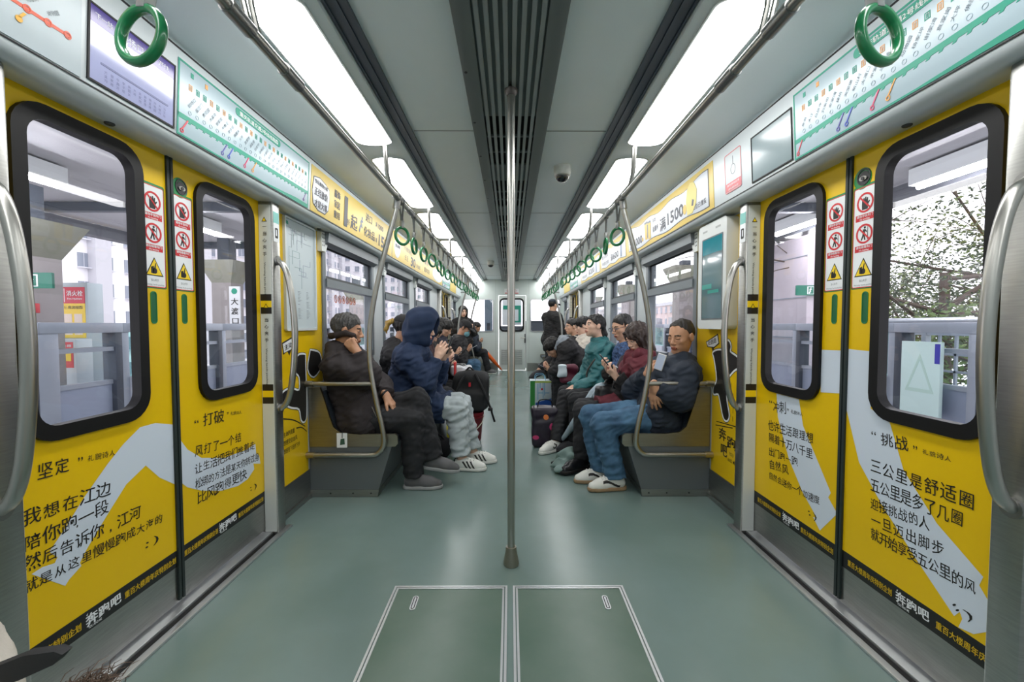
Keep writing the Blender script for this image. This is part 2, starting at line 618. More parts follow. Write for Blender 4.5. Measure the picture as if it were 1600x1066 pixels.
def sticker_on(s, D, c, green_label):
    f = side_fn(s)
    sgn = -s     # reading direction along y: left wall +y, right wall -y
    q = lambda a, b, t=0: f(c + sgn * a, b, t)
    w = .052
    B().prism(rrect(-w - .004, w + .004, 1.288, 1.68, .008), q, 0, .0008).build('sticker_backing', mat('backing_green', (16, 132, 74), .5), D, smooth=False)
    b = B().prism(rrect(-w, w, 1.292, 1.672, .008), q, .0008, .0014)
    b.mi(1)
    b.prism(rrect(-w, w, 1.292, 1.672, .008), q, .0014, .0018, holes=[rrect(-w + .003, w - .003, 1.295, 1.669, .006)])
    for zc in (1.612, 1.495):
        b.mi(1)
        b.prism(circle(0, zc, .037), q, .0016, .0026, holes=[circle(0, zc, .030)])
        b.prism([(-.024, zc + .020), (-.020, zc + .024), (.024, zc - .020), (.020, zc - .024)], q, .0016, .0028)
        b.prism([(-.041, zc - .067), (.041, zc - .067), (.041, zc - .043), (-.041, zc - .043)], q, .0014, .002)
    # hand
    b.mi(2)
    b.prism([(-.013, 1.586), (.012, 1.586), (.014, 1.604), (.021, 1.614), (.018, 1.617), (.012, 1.612), (.012, 1.628), (.008, 1.629), (.006, 1.618), (.004, 1.632), (0, 1.633), (-.002, 1.618), (-.004, 1.63), (-.008, 1.629), (-.009, 1.617), (-.011, 1.624), (-.014, 1.622), (-.014, 1.6)], q, .0015, .0022)
    # leaning figure
    b.prism(circle(.002, 1.518, .0045, 10), q, .0015, .0022)
    b.prism([(-.006, 1.512), (.004, 1.512), (.012, 1.502), (.010, 1.499), (.003, 1.505), (.002, 1.49), (.006, 1.471), (.001, 1.471), (-.003, 1.487), (-.010, 1.471), (-.015, 1.472), (-.008, 1.49)], q, .0015, .0022)
    b.prism([(.014, 1.472), (.016, 1.472), (.016, 1.519), (.014, 1.519)], q, .0015, .0022)
    # warning triangle
    b.prism([(-.040, 1.335), (.040, 1.335), (0, 1.405)], q, .0015, .002)
    b.mi(3); b.prism([(-.034, 1.3385), (.034, 1.3385), (0, 1.398)], q, .002, .0024)
    b.mi(2)
    b.prism([(-.016, 1.345), (-.004, 1.343), (-.004, 1.372), (-.016, 1.368)], q, .0024, .0028)
    b.prism(circle(.001, 1.354, .010, 14, .011), q, .0024, .0028)
    b.prism([(-.002, 1.364), (.004, 1.384), (.007, 1.383), (.004, 1.362)], q, .0024, .0028)
    b.build('warning_sticker', [PAPER, RED, INK, mat('warning_yellow', (240, 205, 20), .4)], D, smooth=False)
    t = Text()
    t.line('请勿手扶车门', q, (-.036, 1.558), (.036, 1.558), .011, .02, t=.0022)
    t.line('No touching', q, (-.022, 1.548), (.022, 1.548), .008, .02, t=.0022)
    t.line('请勿倚靠车门', q, (-.036, 1.441), (.036, 1.441), .011, .02, t=.0022)
    t.line('No leaning', q, (-.022, 1.431), (.022, 1.431), .008, .02, t=.0022)
    t.build('caption', PAPER, D)
    t = Text()
    t.line('当心夹手', q, (-.018, 1.315), (.018, 1.315), .011, t=.002)
    t.line('Warning: hands pinching', q, (-.042, 1.300), (.042, 1.300), .008, t=.002)
    t.build('caption', GREY, D)

def release_on(s, D, c):
    f = side_fn(s)
    sgn = -s
    q = lambda a, b, t=0: f(c + sgn * a, b, t)
    b = B().prism(circle(0, 1.705, .04), q, 0, .0015)
    b.mi(1); b.prism(circle(.006, 1.71, .031), q, .0015, .004, holes=[circle(.006, 1.71, .026)])
    b.prism(circle(.006, 1.708, .024), q, .0015, .003)
    b.mi(2); b.prism(circle(.006, 1.704, .017, 20, .009), q, .003, .007)
    b.mi(1); b.prism(circle(.006, 1.704, .007, 14), q, .007, .009)
    b.build('release_lock', [mat('lock_green', (20, 128, 66), .4), mat('lock_black', (26, 28, 30), .4), SATIN], D, smooth=False)

def poem(s, D, rows, jit=.12):
    f = side_fn(s)
    t = Text()
    for txt, a, b, h in rows:
        if txt == ':)':
            t.line(':', f, a, (a[0] + (b[0] - a[0]) * .25, b[1]), h * 1.2, .01)
            t.line(')', f, (a[0] + (b[0] - a[0]) * .6, a[1]), b, h, .0)
        elif txt == '«':
            t.line('“', f, (a[0], a[1] - .015), (b[0], b[1] - .015), .055, 0)
        elif txt.startswith('»'):
            d = (np.array(b) - np.array(a))
            t.line('”', f, (a[0], a[1] - .02), tuple(np.array(a) + d * .13 + np.array([0, -.02])), .055, 0)
            t.line(txt[1:], f, tuple(np.array(a) + d * .25), b, h * .95, 0, jit=jit)
        else:
            t.line(txt, f, a, b, h * 1.1, .004, jit=jit)
    t.build('poem_text', INK, D)

def band(s, D, rows):
    f = side_fn(s)
    y = Text(); w = Text()
    for txt, a, b, h in rows:
        z0 = .200
        if txt.startswith('重') or txt.startswith('大'):
            y.line(txt, f, (a[0], z0), (b[0], z0), .026, .015)
        elif txt.startswith('奔'):
            d = (b[0] - a[0]) / 3
            for i, ch in enumerate(txt):
                w.line(ch, f, (a[0] + d * i, .196 + .002 * i), (a[0] + d * (i + .95), .198 + .002 * i), .038 + .004 * (i == 0), .03)
            L = d * 3
            w.line('YOU AND ME', f, (a[0] + .06 * L, .185), (a[0] + .42 * L, .185), .011, .02)
            w.face([(a[0] + d * .05, .233), (a[0] + d * .2, .237), (a[0] + d * .12, .228)], f, .0015)
    y.build('slogan_text', mat('band_yellow', (214, 178, 30), .45), D)
    w.build('logo_text', PAPER, D)

DL1 = norm_door(-1, 'door_1', 1.085, 1.674, 1.674, 1)
DL2 = norm_door(-1, 'door_2', 1.680, 2.27, 1.680, 1)
DR1 = norm_door(1, 'door_3', 1.085, 1.668, 1.668, 1)
DR2 = norm_door(1, 'door_4', 1.674, 2.27, 1.674, 1)
for s, D, c in ((-1, DL1, 1.598), (-1, DL2, 1.741), (1, DR1, 1.597), (1, DR2, 1.739)):
    sticker_on(s, D, c, '')
release_on(-1, DL2, 1.733); release_on(1, DR1, 1.612)
def swoosh(s, D, polys):
    b = B()
    for p in polys:
        b.face(p, side_fn(s), .0008)
    b.build('pale_swoosh', PALE, D, smooth=False)['label'] = 'pale blue running stripe across the door film'
swoosh(-1, DL1, [[(1.661, .755), (1.581, .78), (1.515, .78), (1.448, .738), (1.39, .689), (1.309, .609), (1.252, .542), (1.204, .491), (1.225, .463), (1.217, .45), (1.184, .457), (1.157, .453), (1.243, .365), (1.254, .377), (1.292, .398), (1.288, .41), (1.311, .442), (1.344, .479), (1.399, .538), (1.453, .594), (1.533, .634), (1.592, .567), (1.661, .515)]])
swoosh(-1, DL2, [[(1.693, .69), (1.734, .633), (1.811, .573), (1.952, .528), (2.119, .517), (2.195, .525), (2.2, .471), (2.224, .456), (2.235, .407), (2.174, .427), (2.18, .396), (2.125, .364), (2.047, .358), (1.928, .382), (1.806, .431), (1.728, .476), (1.693, .51)]])
swoosh(1, DR2, [[(2.096, .806), (2.081, .688), (1.99, .505), (1.889, .382), (1.798, .307), (1.823, .302), (1.78, .261), (1.687, .378), (1.738, .425), (1.724, .449), (1.808, .564), (1.9, .689), (1.932, .806)], [(1.798, 1.044), (1.687, 1.047), (1.687, .873), (1.798, .86)]])
swoosh(1, DR1, [[(1.655, 1.055), (1.545, 1.052), (1.545, .84), (1.465, .806), (1.407, .655), (1.29, .527), (1.158, .437), (1.167, .407), (1.141, .375), (1.138, .293), (1.176, .257), (1.217, .247), (1.207, .28), (1.215, .296), (1.23, .272), (1.357, .382), (1.487, .504), (1.589, .623), (1.655, .811)]])
poem(-1, DL1, [('«', (1.134, .724), (1.158, .719), .016), ('坚定', (1.178, .711), (1.27, .709), .049), ('»礼貌诗人', (1.289, .722), (1.416, .709), .025), ('我想在江边', (1.135, .596), (1.396, .587), .046), ('陪你跑一段', (1.137, .524), (1.387, .529), .047), ('然后告诉你,江河', (1.135, .467), (1.505, .458), .044), ('就是从这里慢慢跑成大海的', (1.133, .409), (1.599, .395), .036), (':)', (1.516, .331), (1.577, .328), .037)])
poem(-1, DL2, [('«', (1.769, .724), (1.796, .721), .017), ('打破', (1.82, .709), (1.959, .704), .057), ('»礼貌诗人', (1.975, .721), (2.087, .71), .02), ('风打了一个结', (1.768, .592), (2.081, .571), .051), ('让生活把我们推着走', (1.766, .519), (2.189, .504), .044), ('松绑的方法是某天你转过身', (1.769, .454), (2.223, .436), .04), ('比风跑得更快', (1.775, .385), (2.114, .378), .049), (':)', (2.14, .293), (2.198, .295), .036)])
poem(1, DR2, [('«', (2.156, .741), (2.128, .741), .017), ('冲刺', (2.12, .715), (2.019, .725), .053), ('»礼貌诗人', (2.013, .73), (1.902, .734), .02), ('也许生活跟理想', (2.158, .615), (1.832, .627), .048), ('隔着十万八千里', (2.151, .555), (1.833, .558), .045), ('出门跑一跑', (2.149, .483), (1.927, .492), .041), ('自然风', (2.146, .411), (1.987, .431), .05), ('自然会送你一个加速度', (2.144, .36), (1.784, .373), .036), (':)', (1.849, .296), (1.798, .301), .037)])
poem(1, DR1, [('«', (1.539, .735), (1.517, .736), .016), ('挑战', (1.498, .717), (1.392, .731), .047), ('»礼貌诗人', (1.378, .733), (1.254, .734), .021), ('三公里是舒适圈', (1.541, .608), (1.184, .619), .053), ('五公里是多了几圈', (1.536, .541), (1.213, .554), .048), ('迎接挑战的人', (1.533, .473), (1.311, .494), .042), ('一旦迈出脚步', (1.528, .413), (1.262, .435), .047), ('就开始享受五公里的风', (1.526, .361), (1.172, .376), .042), (':)', (1.227, .288), (1.177, .3), .033)])
band(-1, DL1, [('奔跑吧', (1.298, .225), (1.42, .23), 0), ('重百大楼周年庆特别企划', (1.431, 0), (1.655, 0), 0), ('大楼周年庆特别企划', (1.10, 0), (1.283, 0), 0)])
band(-1, DL2, [('重百大楼周年庆特别企划', (1.699, .219), (1.897, .208), 0), ('奔跑吧', (1.906, 0), (2.031, 0), 0), ('重百大楼周年庆特别企划', (2.042, 0), (2.25, 0), 0)])
band(1, DR2, [('重百大楼周年庆特别企划', (2.234, .199), (2.041, .211), 0), ('奔跑吧', (2.026, 0), (1.905, 0), 0), ('重百大楼周年庆特别企划', (1.897, 0), (1.702, 0), 0)])
band(1, DR1, [('重百大楼周年庆特别企划', (1.627, 0), (1.434, 0), 0), ('奔跑吧', (1.419, 0), (1.30, 0), 0), ('重百大楼周年庆特', (1.282, 0), (1.12, 0), 0)])
# the second pair of doors further down the car
for i, (s, a, c, e) in enumerate(((-1, 7.84, 8.447, 8.447), (-1, 8.453, 9.06, 8.453), (1, 7.84, 8.447, 8.447), (1, 8.453, 9.06, 8.453))):
    D = norm_door(s, 'door_%d' % (5 + i), a, c, e, 0)

# door sills
for s in (-1, 1):
    for a, c in GAPS:
        b = B().box(min(s * 1.30, s * 1.46), max(s * 1.30, s * 1.46), a - .05, c + .1, 0, .018, .004)
        b.box(min(s * 1.245, s * 1.275), max(s * 1.245, s * 1.275), a - .05, c + .1, 0, .012, .003)
        b.mi(1); b.box(min(s * 1.275, s * 1.30), max(s * 1.275, s * 1.30), a - .05, c + .1, 0, .007)
        struct(b, 'trim_%d' % k, [ALU, RUBBER]); k += 1

# door pillars with hand-pinch warning strips
def pillar(s, ya, yb, face, name):
    """steel pillar; the strip of warnings is on the side face that looks at the door"""
    b = B().box(min(s * 1.268, s * 1.40), max(s * 1.268, s * 1.40), ya, yb, 0, 1.81, .008)
    P = struct(b, name, STEEL)
    yf = ya if face < 0 else yb
    # reading: letters stacked from the top; a = across (left to right as seen), b = up
    sg = 1 if face < 0 else -1
    q = lambda a, bb, t=0: V((a, yf + face * t, bb))
    x0, x1 = sorted((s * 1.276, s * 1.338))
    B().prism([(x0, .02), (x1, .02), (x1, 1.79), (x0, 1.79)], q, 0, .003).build('edge_strip', WHITE, P, smooth=False)
    xc = s * 1.308
    t = Text(); bl = B(); tri = B()
    for top in (1.70, 1.24):
        tri.mi(0); tri.prism([(xc - .014, top), (xc + .014, top), (xc, top + .026)], q, .003, .004)
        tri.mi(1); tri.prism([(xc - .009, top + .003), (xc + .009, top + .003), (xc, top + .020)], q, .004, .0045)
        for i, ch in enumerate('一当心夹手'):
            zz = top - .035 - .036 * i
            t.line(ch, q, (xc - .011 * sg, zz), (xc + .011 * sg, zz), .022, .01, t=.004)
        zt = top - .215
        t.line('Warning hands pinching', q, (xc - .006, zt), (xc - .006, zt - .2), .014, t=.004, flip=False)
    for z in (1.315, .83):
        for i in range(3):
            bl.mi(i % 2)
            bl.prism([(x0 + .002, z - .035 * i), (x1 - .002, z - .035 * i), (x1 - .002, z - .035 * i - .035), (x0 + .002, z - .035 * i - .035)], q, .003, .0036)
    t.build('warning_text', INK, P)
    tri.build('warning_triangle', [INK, MATS['warning_yellow']], P, smooth=False)
    bl.build('hazard_stripes', [INK, MATS['warning_yellow']], P, smooth=False)
    if face < 0 and ya < 3:
        f = side_fn(s, 1.268)
        yy0, yy1 = ya + .012, yb - .012
        b = B().prism(rrect(yy0, yy1, 1.60, 1.70, .006), f, 0, .001)
        b.mi(1); b.prism([(yy0, 1.70), (yy1, 1.70), (yy1, 1.76), (yy0, 1.76)], f, 0, .001)
        b.mi(2); b.prism(rrect(yy0 + .014, yy1 - .012, 1.62, 1.675, .006), f, .001, .002, holes=[rrect(yy0 + .02, yy1 - .02, 1.632, 1.667, .004)])
        b.build('small_notice', [PAPER, mat('notice_teal', (120, 190, 180), .4), INK], P, smooth=False)
    return P
PIL = []
for s in (-1, 1):
    for (a, c, fc) in ((1.012, 1.088, 1), (2.268, 2.345, -1), (7.765, 7.842, 1), (9.058, 9.135, -1)):
        PIL.append((s, a, pillar(s, a, c, fc, 'trim_%d' % k))); k += 1

# ---------------------------------------------------------------- ceiling lights
LIGHTM = emitter('light_diffuser', (255, 255, 255), LAMP)
GRP = 'ceiling lights in two rows'
def light(s, y0):
    L = 1.17
    root = thing('ceiling_light', (s * .805, y0 + L / 2, 2.243))
    ox, oy = .115, L / 2
    def outline(w, l, cap):
        p = []
        for k_ in range(13):
            th = PI * k_ / 12
            p.append((w * math.cos(th), l - cap + cap * math.sin(th)))
        for k_ in range(13):
            th = PI + PI * k_ / 12
            p.append((w * math.cos(th), -(l - cap) + cap * math.sin(th)))
        return p
    q = lambda a, b, t: V((s * .805 + a, y0 + L / 2 + b, 2.2435 - t))
    B().prism(outline(.110, oy, .055), q, 0, .010, holes=[outline(.103, oy - .007, .05)]).build('frame', mat('light_frame', (205, 208, 206), .4, .3), root)
    # slightly domed diffuser
    o1, o2, o3 = outline(.1035, oy - .006, .05), outline(.09, oy - .02, .045), outline(.05, oy - .06, .03)
    vs = [q(a, b, .004) for a, b in o1] + [q(a, b, .017) for a, b in o2] + [q(a, b, .025) for a, b in o3]
    m = len(o1)
    fs = [[i, (i + 1) % m, m + (i + 1) % m, m + i] for i in range(m)] + [[m + i, m + (i + 1) % m, 2 * m + (i + 1) % m, 2 * m + i] for i in range(m)] + [[2 * m + i for i in range(m)]]
    B().add(vs, fs).build('diffuser', LIGHTM, root, smooth='all')
    return root
lp = light(-1, 0)
ends = [-1.47, -.12, 1.24, 2.585, 3.935, 5.285, 6.635, 7.985, 9.31, 10.45]
names_l = ['', '', 'nearest, cut by the top of the picture', 'second', 'third', 'fourth', 'fifth', 'sixth', 'seventh', 'last one before the end wall']
first = True
for s in (-1, 1):
    for i, e in enumerate(ends):
        y0 = e - 1.20
        if i == 9: y0 = 9.32
        o = lp if first else copy_tree(lp)
        first = False
        o.location = (s * .805, y0 + .62, 2.243)
        side = 'left' if s < 0 else 'right'
        if i <= 1:
            lab = 'white ceiling light panel of the %s row behind the camera' % side + (', farther back' if i == 0 else '')
        elif i == 3:
            lab = 'large white light panel of the %s ceiling row, largest whole one in view' % side
        elif i == 2:
            lab = 'white light panel cut off at the top of the %s ceiling row' % side
        else:
            lab = 'white ceiling light panel, %s from the camera in the %s row' % ({4: 'second', 5: 'third', 6: 'fourth', 7: 'fifth', 8: 'sixth', 9: 'last'}[i], side)
        tag(o, lab, 'light', GRP)

# ---------------------------------------------------------------- centre ceiling grille
root = thing('ceiling_grille', (0, 4, 2.23), 'long grey ribbed ventilation grille along the middle of the ceiling', 'vent')
GM = mat('grille_grey', (112, 118, 117), .45, .3)
b = B()
b.box(-.205, -.135, Y0, Y1 - .02, 2.235, 2.275, .003); b.box(.135, .205, Y0, Y1 - .02, 2.235, 2.275, .003)
b.build('side_rail', GM, root)
b = B()
for i in range(8):
    x = -.118 + .236 * i / 7
    b.box(x - .0085, x + .0085, Y0, Y1 - .02, 2.232, 2.25)
b.build('slat', mat('slat_grey', (150, 156, 155), .4, .3), root)['kind'] = 'stuff'
B().box(-.14, .14, Y0, 2.26, 2.2505, 2.262).build('back_plate', mat('grille_back', (120, 126, 126), .6), root)
for y in np.arange(2.93, 10.4, 1.02):
    B().box(-.14, .14, y, y + .32, 2.2505, 2.262).build('cross_plate', MATS['grille_back'], root)
    for d_ in (-.44, -.22):
        B().box(-.14, .14, y + d_, y + d_ + .022, 2.2505, 2.262).build('cross_bar', MATS['grille_back'], root)
B().box(-.2, .2, Y0, Y1 - .02, 2.285, 2.295).build('dark_duct', mat('duct_black', (8, 9, 10), .8), root)
b = B()
for y in np.arange(-.4, 10, .45):
    for x in (-.19,):
        b.lathe([(.0, 2.2335), (.007, 2.2335), (.008, 2.236)], (x, y, 0), 10)
b.build('screw', mat('screw_dark', (60, 62, 62), .5, .5), root)['kind'] = 'stuff'

# ---------------------------------------------------------------- poles and rails
def cctv(x, y, lab):
    root = thing('dome_camera', (x, y, 2.22), lab, 'camera')
    B().lathe([(.0, 2.283), (.062, 2.283), (.062, 2.25), (.058, 2.222), (.05, 2.214), (.0, 2.214)], (x, y, 0), 28).build('housing', mat('cctv_white', (214, 214, 208), .4), root)
    pr = [(.05 * math.cos(t), 2.214 - .042 * math.sin(t)) for t in np.linspace(0, PI / 2, 8)]
    B().lathe(pr, (x, y, 0), 28).build('dome', mat('cctv_smoke', (14, 16, 20), .08, coat=1), root, smooth='all')
    B().lathe([(.051, 2.218), (.056, 2.214), (.051, 2.208)], (x, y, 0), 28).build('ring', SATIN, root)
cctv(.374, 3.05, 'white dome security camera on the near right ceiling panel')
cctv(-.344, 7.5, 'small white dome security camera on the far left ceiling panel')

root = thing('centre_pole', (0.005, 1.979, 0), 'tall steel pole standing in the middle of the aisle', 'pole')
B().tube([(.005, 1.979, .05), (.005, 1.979, 2.235)], .0175, 20).build('tube', SATIN, root)
B().lathe([(.0, 0), (.036, 0), (.038, .012), (.033, .035), (.027, .07), (.025, .088), (.0, .09)], (.005, 1.979, 0), 24).build('foot', mat('foot_steel', (150, 146, 134), .35, .9), root)
B().lathe([(.0, 2.205), (.02, 2.205), (.03, 2.222), (.03, 2.234), (.0, 2.234)], (.005, 1.979, 0), 20).build('flange', mat('flange_dark', (90, 84, 80), .4, .7), root)

RZ, RX = 1.965, .72
def handrail(s):
    root = thing('handrail', (s * RX, 4, RZ), 'long steel overhead handrail above the %s bench' % ('left' if s < 0 else 'right'), 'handrail', None)
    B().tube([(s * RX, Y0 + .02, RZ), (s * RX, 9.55, RZ), (s * (RX + .03), 9.9, RZ), (s * 1.0, 10.15, RZ - .02), (s * 1.19, 10.2, RZ - .03)], .0165, 14).build('rail', SATIN, root)
    b = B()
    for e in ends[:-1]:
        y = e - .02
        for dy in (-.022, .022):
            B_ = B().tube([(s * RX, y + dy, RZ + .01), (s * (RX + .02), y + dy, RZ + .1), (s * (RX + .03), y + dy, 2.25)], .0085, 8)
            b.v, b.f, b.m = B_.v, B_.f, B_.m
            b.build('drop_bracket', SATIN, root)
    for y in [1.15, 1.42, 2.72, 3.05, 4.8, 6.2, 7.6, 9.0]:
        B().tube([(s * RX, y - .05, RZ), (s * RX, y + .05, RZ)], .021, 14).build('sleeve', mat('sleeve_steel', (150, 150, 148), .35, 1), root)
handrail(-1); handrail(1)

def bench_pole(s, y, lab):
    """bent steel pole at a bench end: wall bar, rounded corner, sweep up to the overhead rail, plus the arm bar"""
    root = thing('grab_pole', (s * 1.33, y, .29), lab, 'pole', 'bent grab poles at the bench ends')
    pts = [(1.34, .293), (1.1, .293), (.92, .293), (.872, .305), (.838, .345), (.83, .40), (.845, .50), (.872, .62), (.9, .77), (.917, .91), (.915, 1.1), (.895, 1.255), (.862, 1.42), (.822, 1.58), (.775, 1.75), (.738, 1.88), (.722, 1.955)]
    B().tube([(s * x, y, z) for x, z in pts], .0165, 14, smooth=3).build('pole', SATIN, root)
    B().tube([(s * 1.34, y, .765), (s * .90, y, .765)], .0145, 12).build('arm_bar', SATIN, root)
    b = B().lathe([(.0, -.028), (.021, -.028), (.021, .028), (.0, .028)], (s * 1.315, y, .293), 14, M=Matrix.Rotation(PI / 2, 4, 'Y'))
    b.build('collar', mat('collar_steel', (180, 172, 150), .3, 1), root)
    b = B().lathe([(.0, -.028), (.02, -.028), (.02, .028), (.0, .028)], (s * 1.315, y, .765), 14, M=Matrix.Rotation(PI / 2, 4, 'Y'))
    b.build('collar', MATS['collar_steel'], root)
    B().tube([(s * .735, y, 1.90), (s * .72, y, 1.99)], .023, 12).build('clamp', MATS['sleeve_steel'], root)
bench_pole(-1, 2.745, 'bent steel grab pole at the near end of the left bench')
bench_pole(1, 2.745, 'bent steel grab pole at the near end of the right bench')
bench_pole(-1, 7.45, 'bent steel grab pole at the far end of the left bench')
bench_pole(1, 7.45, 'bent steel grab pole at the far end of the right bench')
bench_pole(-1, 9.62, 'bent steel grab pole beside the short left seat near the end wall')

def grab(s, y, dy, lab):
    """bowed steel handle on a door pillar"""
    root = thing('door_pillar_rail', (s * 1.262, y, .69), lab, 'handle', 'bowed grab handles on the door pillars')
    pts = [(1.266, .69), (1.232, .72), (1.205, .80), (1.185, .95), (1.178, 1.10), (1.185, 1.25), (1.205, 1.39), (1.232, 1.47), (1.266, 1.50)]
    B().tube([(s * x, y, z) for x, z in pts], .0165, 14, smooth=5).build('bar', SATIN, root)
    for z in (.69, 1.50):
        B().lathe([(.0, -.006), (.026, -.006), (.026, .006), (.0, .006)], (s * 1.264, y, z), 16, M=Matrix.Rotation(PI / 2, 4, 'Y')).build('mount', MATS['sleeve_steel'], root)
grab(-1, 2.307, 0, 'bowed steel handle on the left pillar between door and map')
grab(1, 2.307, 0, 'bowed steel handle on the right pillar beside the information screen')
grab(-1, 1.032, 0, 'large bowed steel handle at the left edge of the picture')
grab(1, 1.035, 0, 'large bowed steel handle at the right edge of the picture')
grab(-1, 7.803, 0, 'far bowed steel handle on the left pillar before the second door')
grab(1, 7.803, 0, 'far bowed steel handle on the right pillar before the second door')
grab(-1, 9.097, 0, 'far bowed steel handle on the left pillar past the second door')
grab(1, 9.097, 0, 'far bowed steel handle on the right pillar past the second door')

# hanging straps
STG = mat('strap_green', (10, 122, 70), .28, coat=.5)
STB = mat('strap_webbing', (120, 122, 122), .6)
def strap():
    root = thing('hanging_strap', (0, 0, RZ))
    B().tube([(0, -.014, 0), (0, .014, 0)], .021, 14).build('loop', STB, root)
    b = B()
    for sx in (-1, 1):
        b.tube([(sx * .020, 0, 0), (sx * .012, 0, -.05), (sx * .005, 0, -.10), (sx * .005, 0, -.155)], .006, 6)
    b.build('webbing', STB, root)
    B().box(-.011, .011, -.012, .012, -.175, -.125, .003).build('buckle', mat('buckle_grey', (150, 152, 150), .35, .6), root)
    b = B()
    n_, m_, R_, r_ = 32, 10, .052, .0095
    vs = []; fs = []
    for i in range(n_):
        for j in range(m_):
            a, c = 2 * PI * i / n_, 2 * PI * j / m_
            vs.append(((R_ + r_ * math.cos(c)) * math.cos(a), r_ * 1.15 * math.sin(c), -.226 + (R_ * 1.06 + r_ * math.cos(c)) * math.sin(a)))
            fs.append([i * m_ + j, ((i + 1) % n_) * m_ + j, ((i + 1) % n_) * m_ + (j + 1) % m_, i * m_ + (j + 1) % m_])
    b.add(vs, fs)
    b.build('ring', STG, root, smooth='all')
    return root
for ch_ in (0,):
    sp = strap()
    # children were built around the world origin at rail height; put them back to the strap's own space
    for ch in sp.children:
        ch.data.transform(Matrix.Translation((0, 0, RZ)))
# (y, turn about the vertical)
rs = random.Random(3)
first = True
ORD = ['second', 'third', 'fourth', 'fifth', 'sixth', 'seventh', 'eighth', 'ninth', 'tenth', 'eleventh', 'twelfth', 'thirteenth', 'fourteenth', 'fifteenth', 'sixteenth', 'seventeenth', 'eighteenth', 'nineteenth']
for s in (-1, 1):
    side = 'left' if s < 0 else 'right'
    ys = [.895] + [2.82 + .355 * i for i in range(19)]
    if s > 0: ys[0] = .885
    turn = {-1: [-12, 50, 84, 72, 62, 76, 80, 66, 72, 78], 1: [16, -50, 88, -46, -60, -44, -58, -62, -70, -60]}[s]
    for i, y in enumerate(ys):
        o = sp if first else copy_tree(sp)
        first = False
        o.location = (s * RX, y, RZ)
        tz = turn[i] if i < len(turn) else rs.uniform(55, 84) * -s
        o.rotation_euler = (math.radians(-4 if i == 0 else rs.uniform(-4, 4)), math.radians((-8 * s) if i == 0 else rs.uniform(-3, 3)), math.radians(tz))
        if i == 0:
            lab = 'large green ring strap hanging at the top %s corner, nearest the camera' % side
        elif i == 1:
            lab = 'green ring strap hanging beside the top of the %s bench pole' % side
        elif i == 19:
            lab = 'farthest small green ring strap on the %s handrail' % side
        else:
            lab = 'green ring strap on the %s handrail, %s from the bench pole' % (side, ORD[i - 2])
        tag(o, lab, 'strap', 'green hanging straps on the handrails')

# ---------------------------------------------------------------- benches
SEATP = mat('seat_grey', (62, 70, 78), .45)
ENDM = mat('seat_end_steel', (164, 160, 146), .34, 1, noise=.1, nscale=10, stretch=(1, 1, 12))
BASEM = mat('bench_base_grey', (104, 110, 112), .38, .35)
def bench(s, ya, yb, lab):
    root = thing('bench', (s * 1.05, (ya + yb) / 2, 0), lab, 'bench')
    g = lambda a, b, t: V((s * a, t, b))
    prof_ = [(1.335, .736), (1.26, .736), (1.235, .66), (1.20, .54), (1.175, .47), (1.13, .435), (1.04, .424), (.765, .424), (.75, .41), (.748, .36), (.765, .34), (1.335, .34)]
    for y0, y1 in ((ya, ya + .022), (yb - .022, yb)):
        B().prism(prof_, g, y0, y1).build('end_panel', ENDM, root)['label'] = 'brushed steel end panel with curved seat outline'
    seat = [(1.335, .70), (1.275, .70), (1.25, .64), (1.215, .52), (1.185, .45), (1.14, .418), (1.04, .408), (.79, .408), (.765, .395), (.765, .35), (1.335, .35)]
    B().prism(seat, g, ya + .022, yb - .022).build('seat', SEATP, root)
    B().prism([(1.335, .0), (.895, .0), (.88, .05), (.79, .34), (1.335, .34)], g, ya + .004, yb - .004).build('base', BASEM, root)
    b = B().prism([(1.335, .002), (.885, .002), (.877, .048), (1.335, .048)], g, ya, yb)
    b.mi(1)
    for x in (1.2, 1.05, .93):
        b.lathe([(.0, -.001), (.006, -.001), (.005, .002), (.0, .002)], (s * x, ya - .0005, .025), 8, M=Matrix.Rotation(PI / 2, 4, 'X'))
    b.build('kick_strip', [STEEL, MATS['screw_dark']], root)
bench(-1, 2.775, 7.42, 'long grey bench with steel end panel along the left side')
bench(1, 2.775, 7.42, 'long grey bench with steel end panel along the right side')
bench(-1, 9.64, 10.47, 'short grey bench in the far left corner by the end wall')
bench(1, 9.64, 10.47, 'short grey bench in the far right corner by the end wall')
struct(B().box(-1.342, -1.334, 2.345, 2.775, 0, .19).box(1.334, 1.342, 2.345, 2.775, 0, .19).box(-1.336, -1.322, 2.345, 2.775, 0, .03).box(1.322, 1.336, 2.345, 2.775, 0, .03), 'trim_%d' % k, STEEL); k += 1

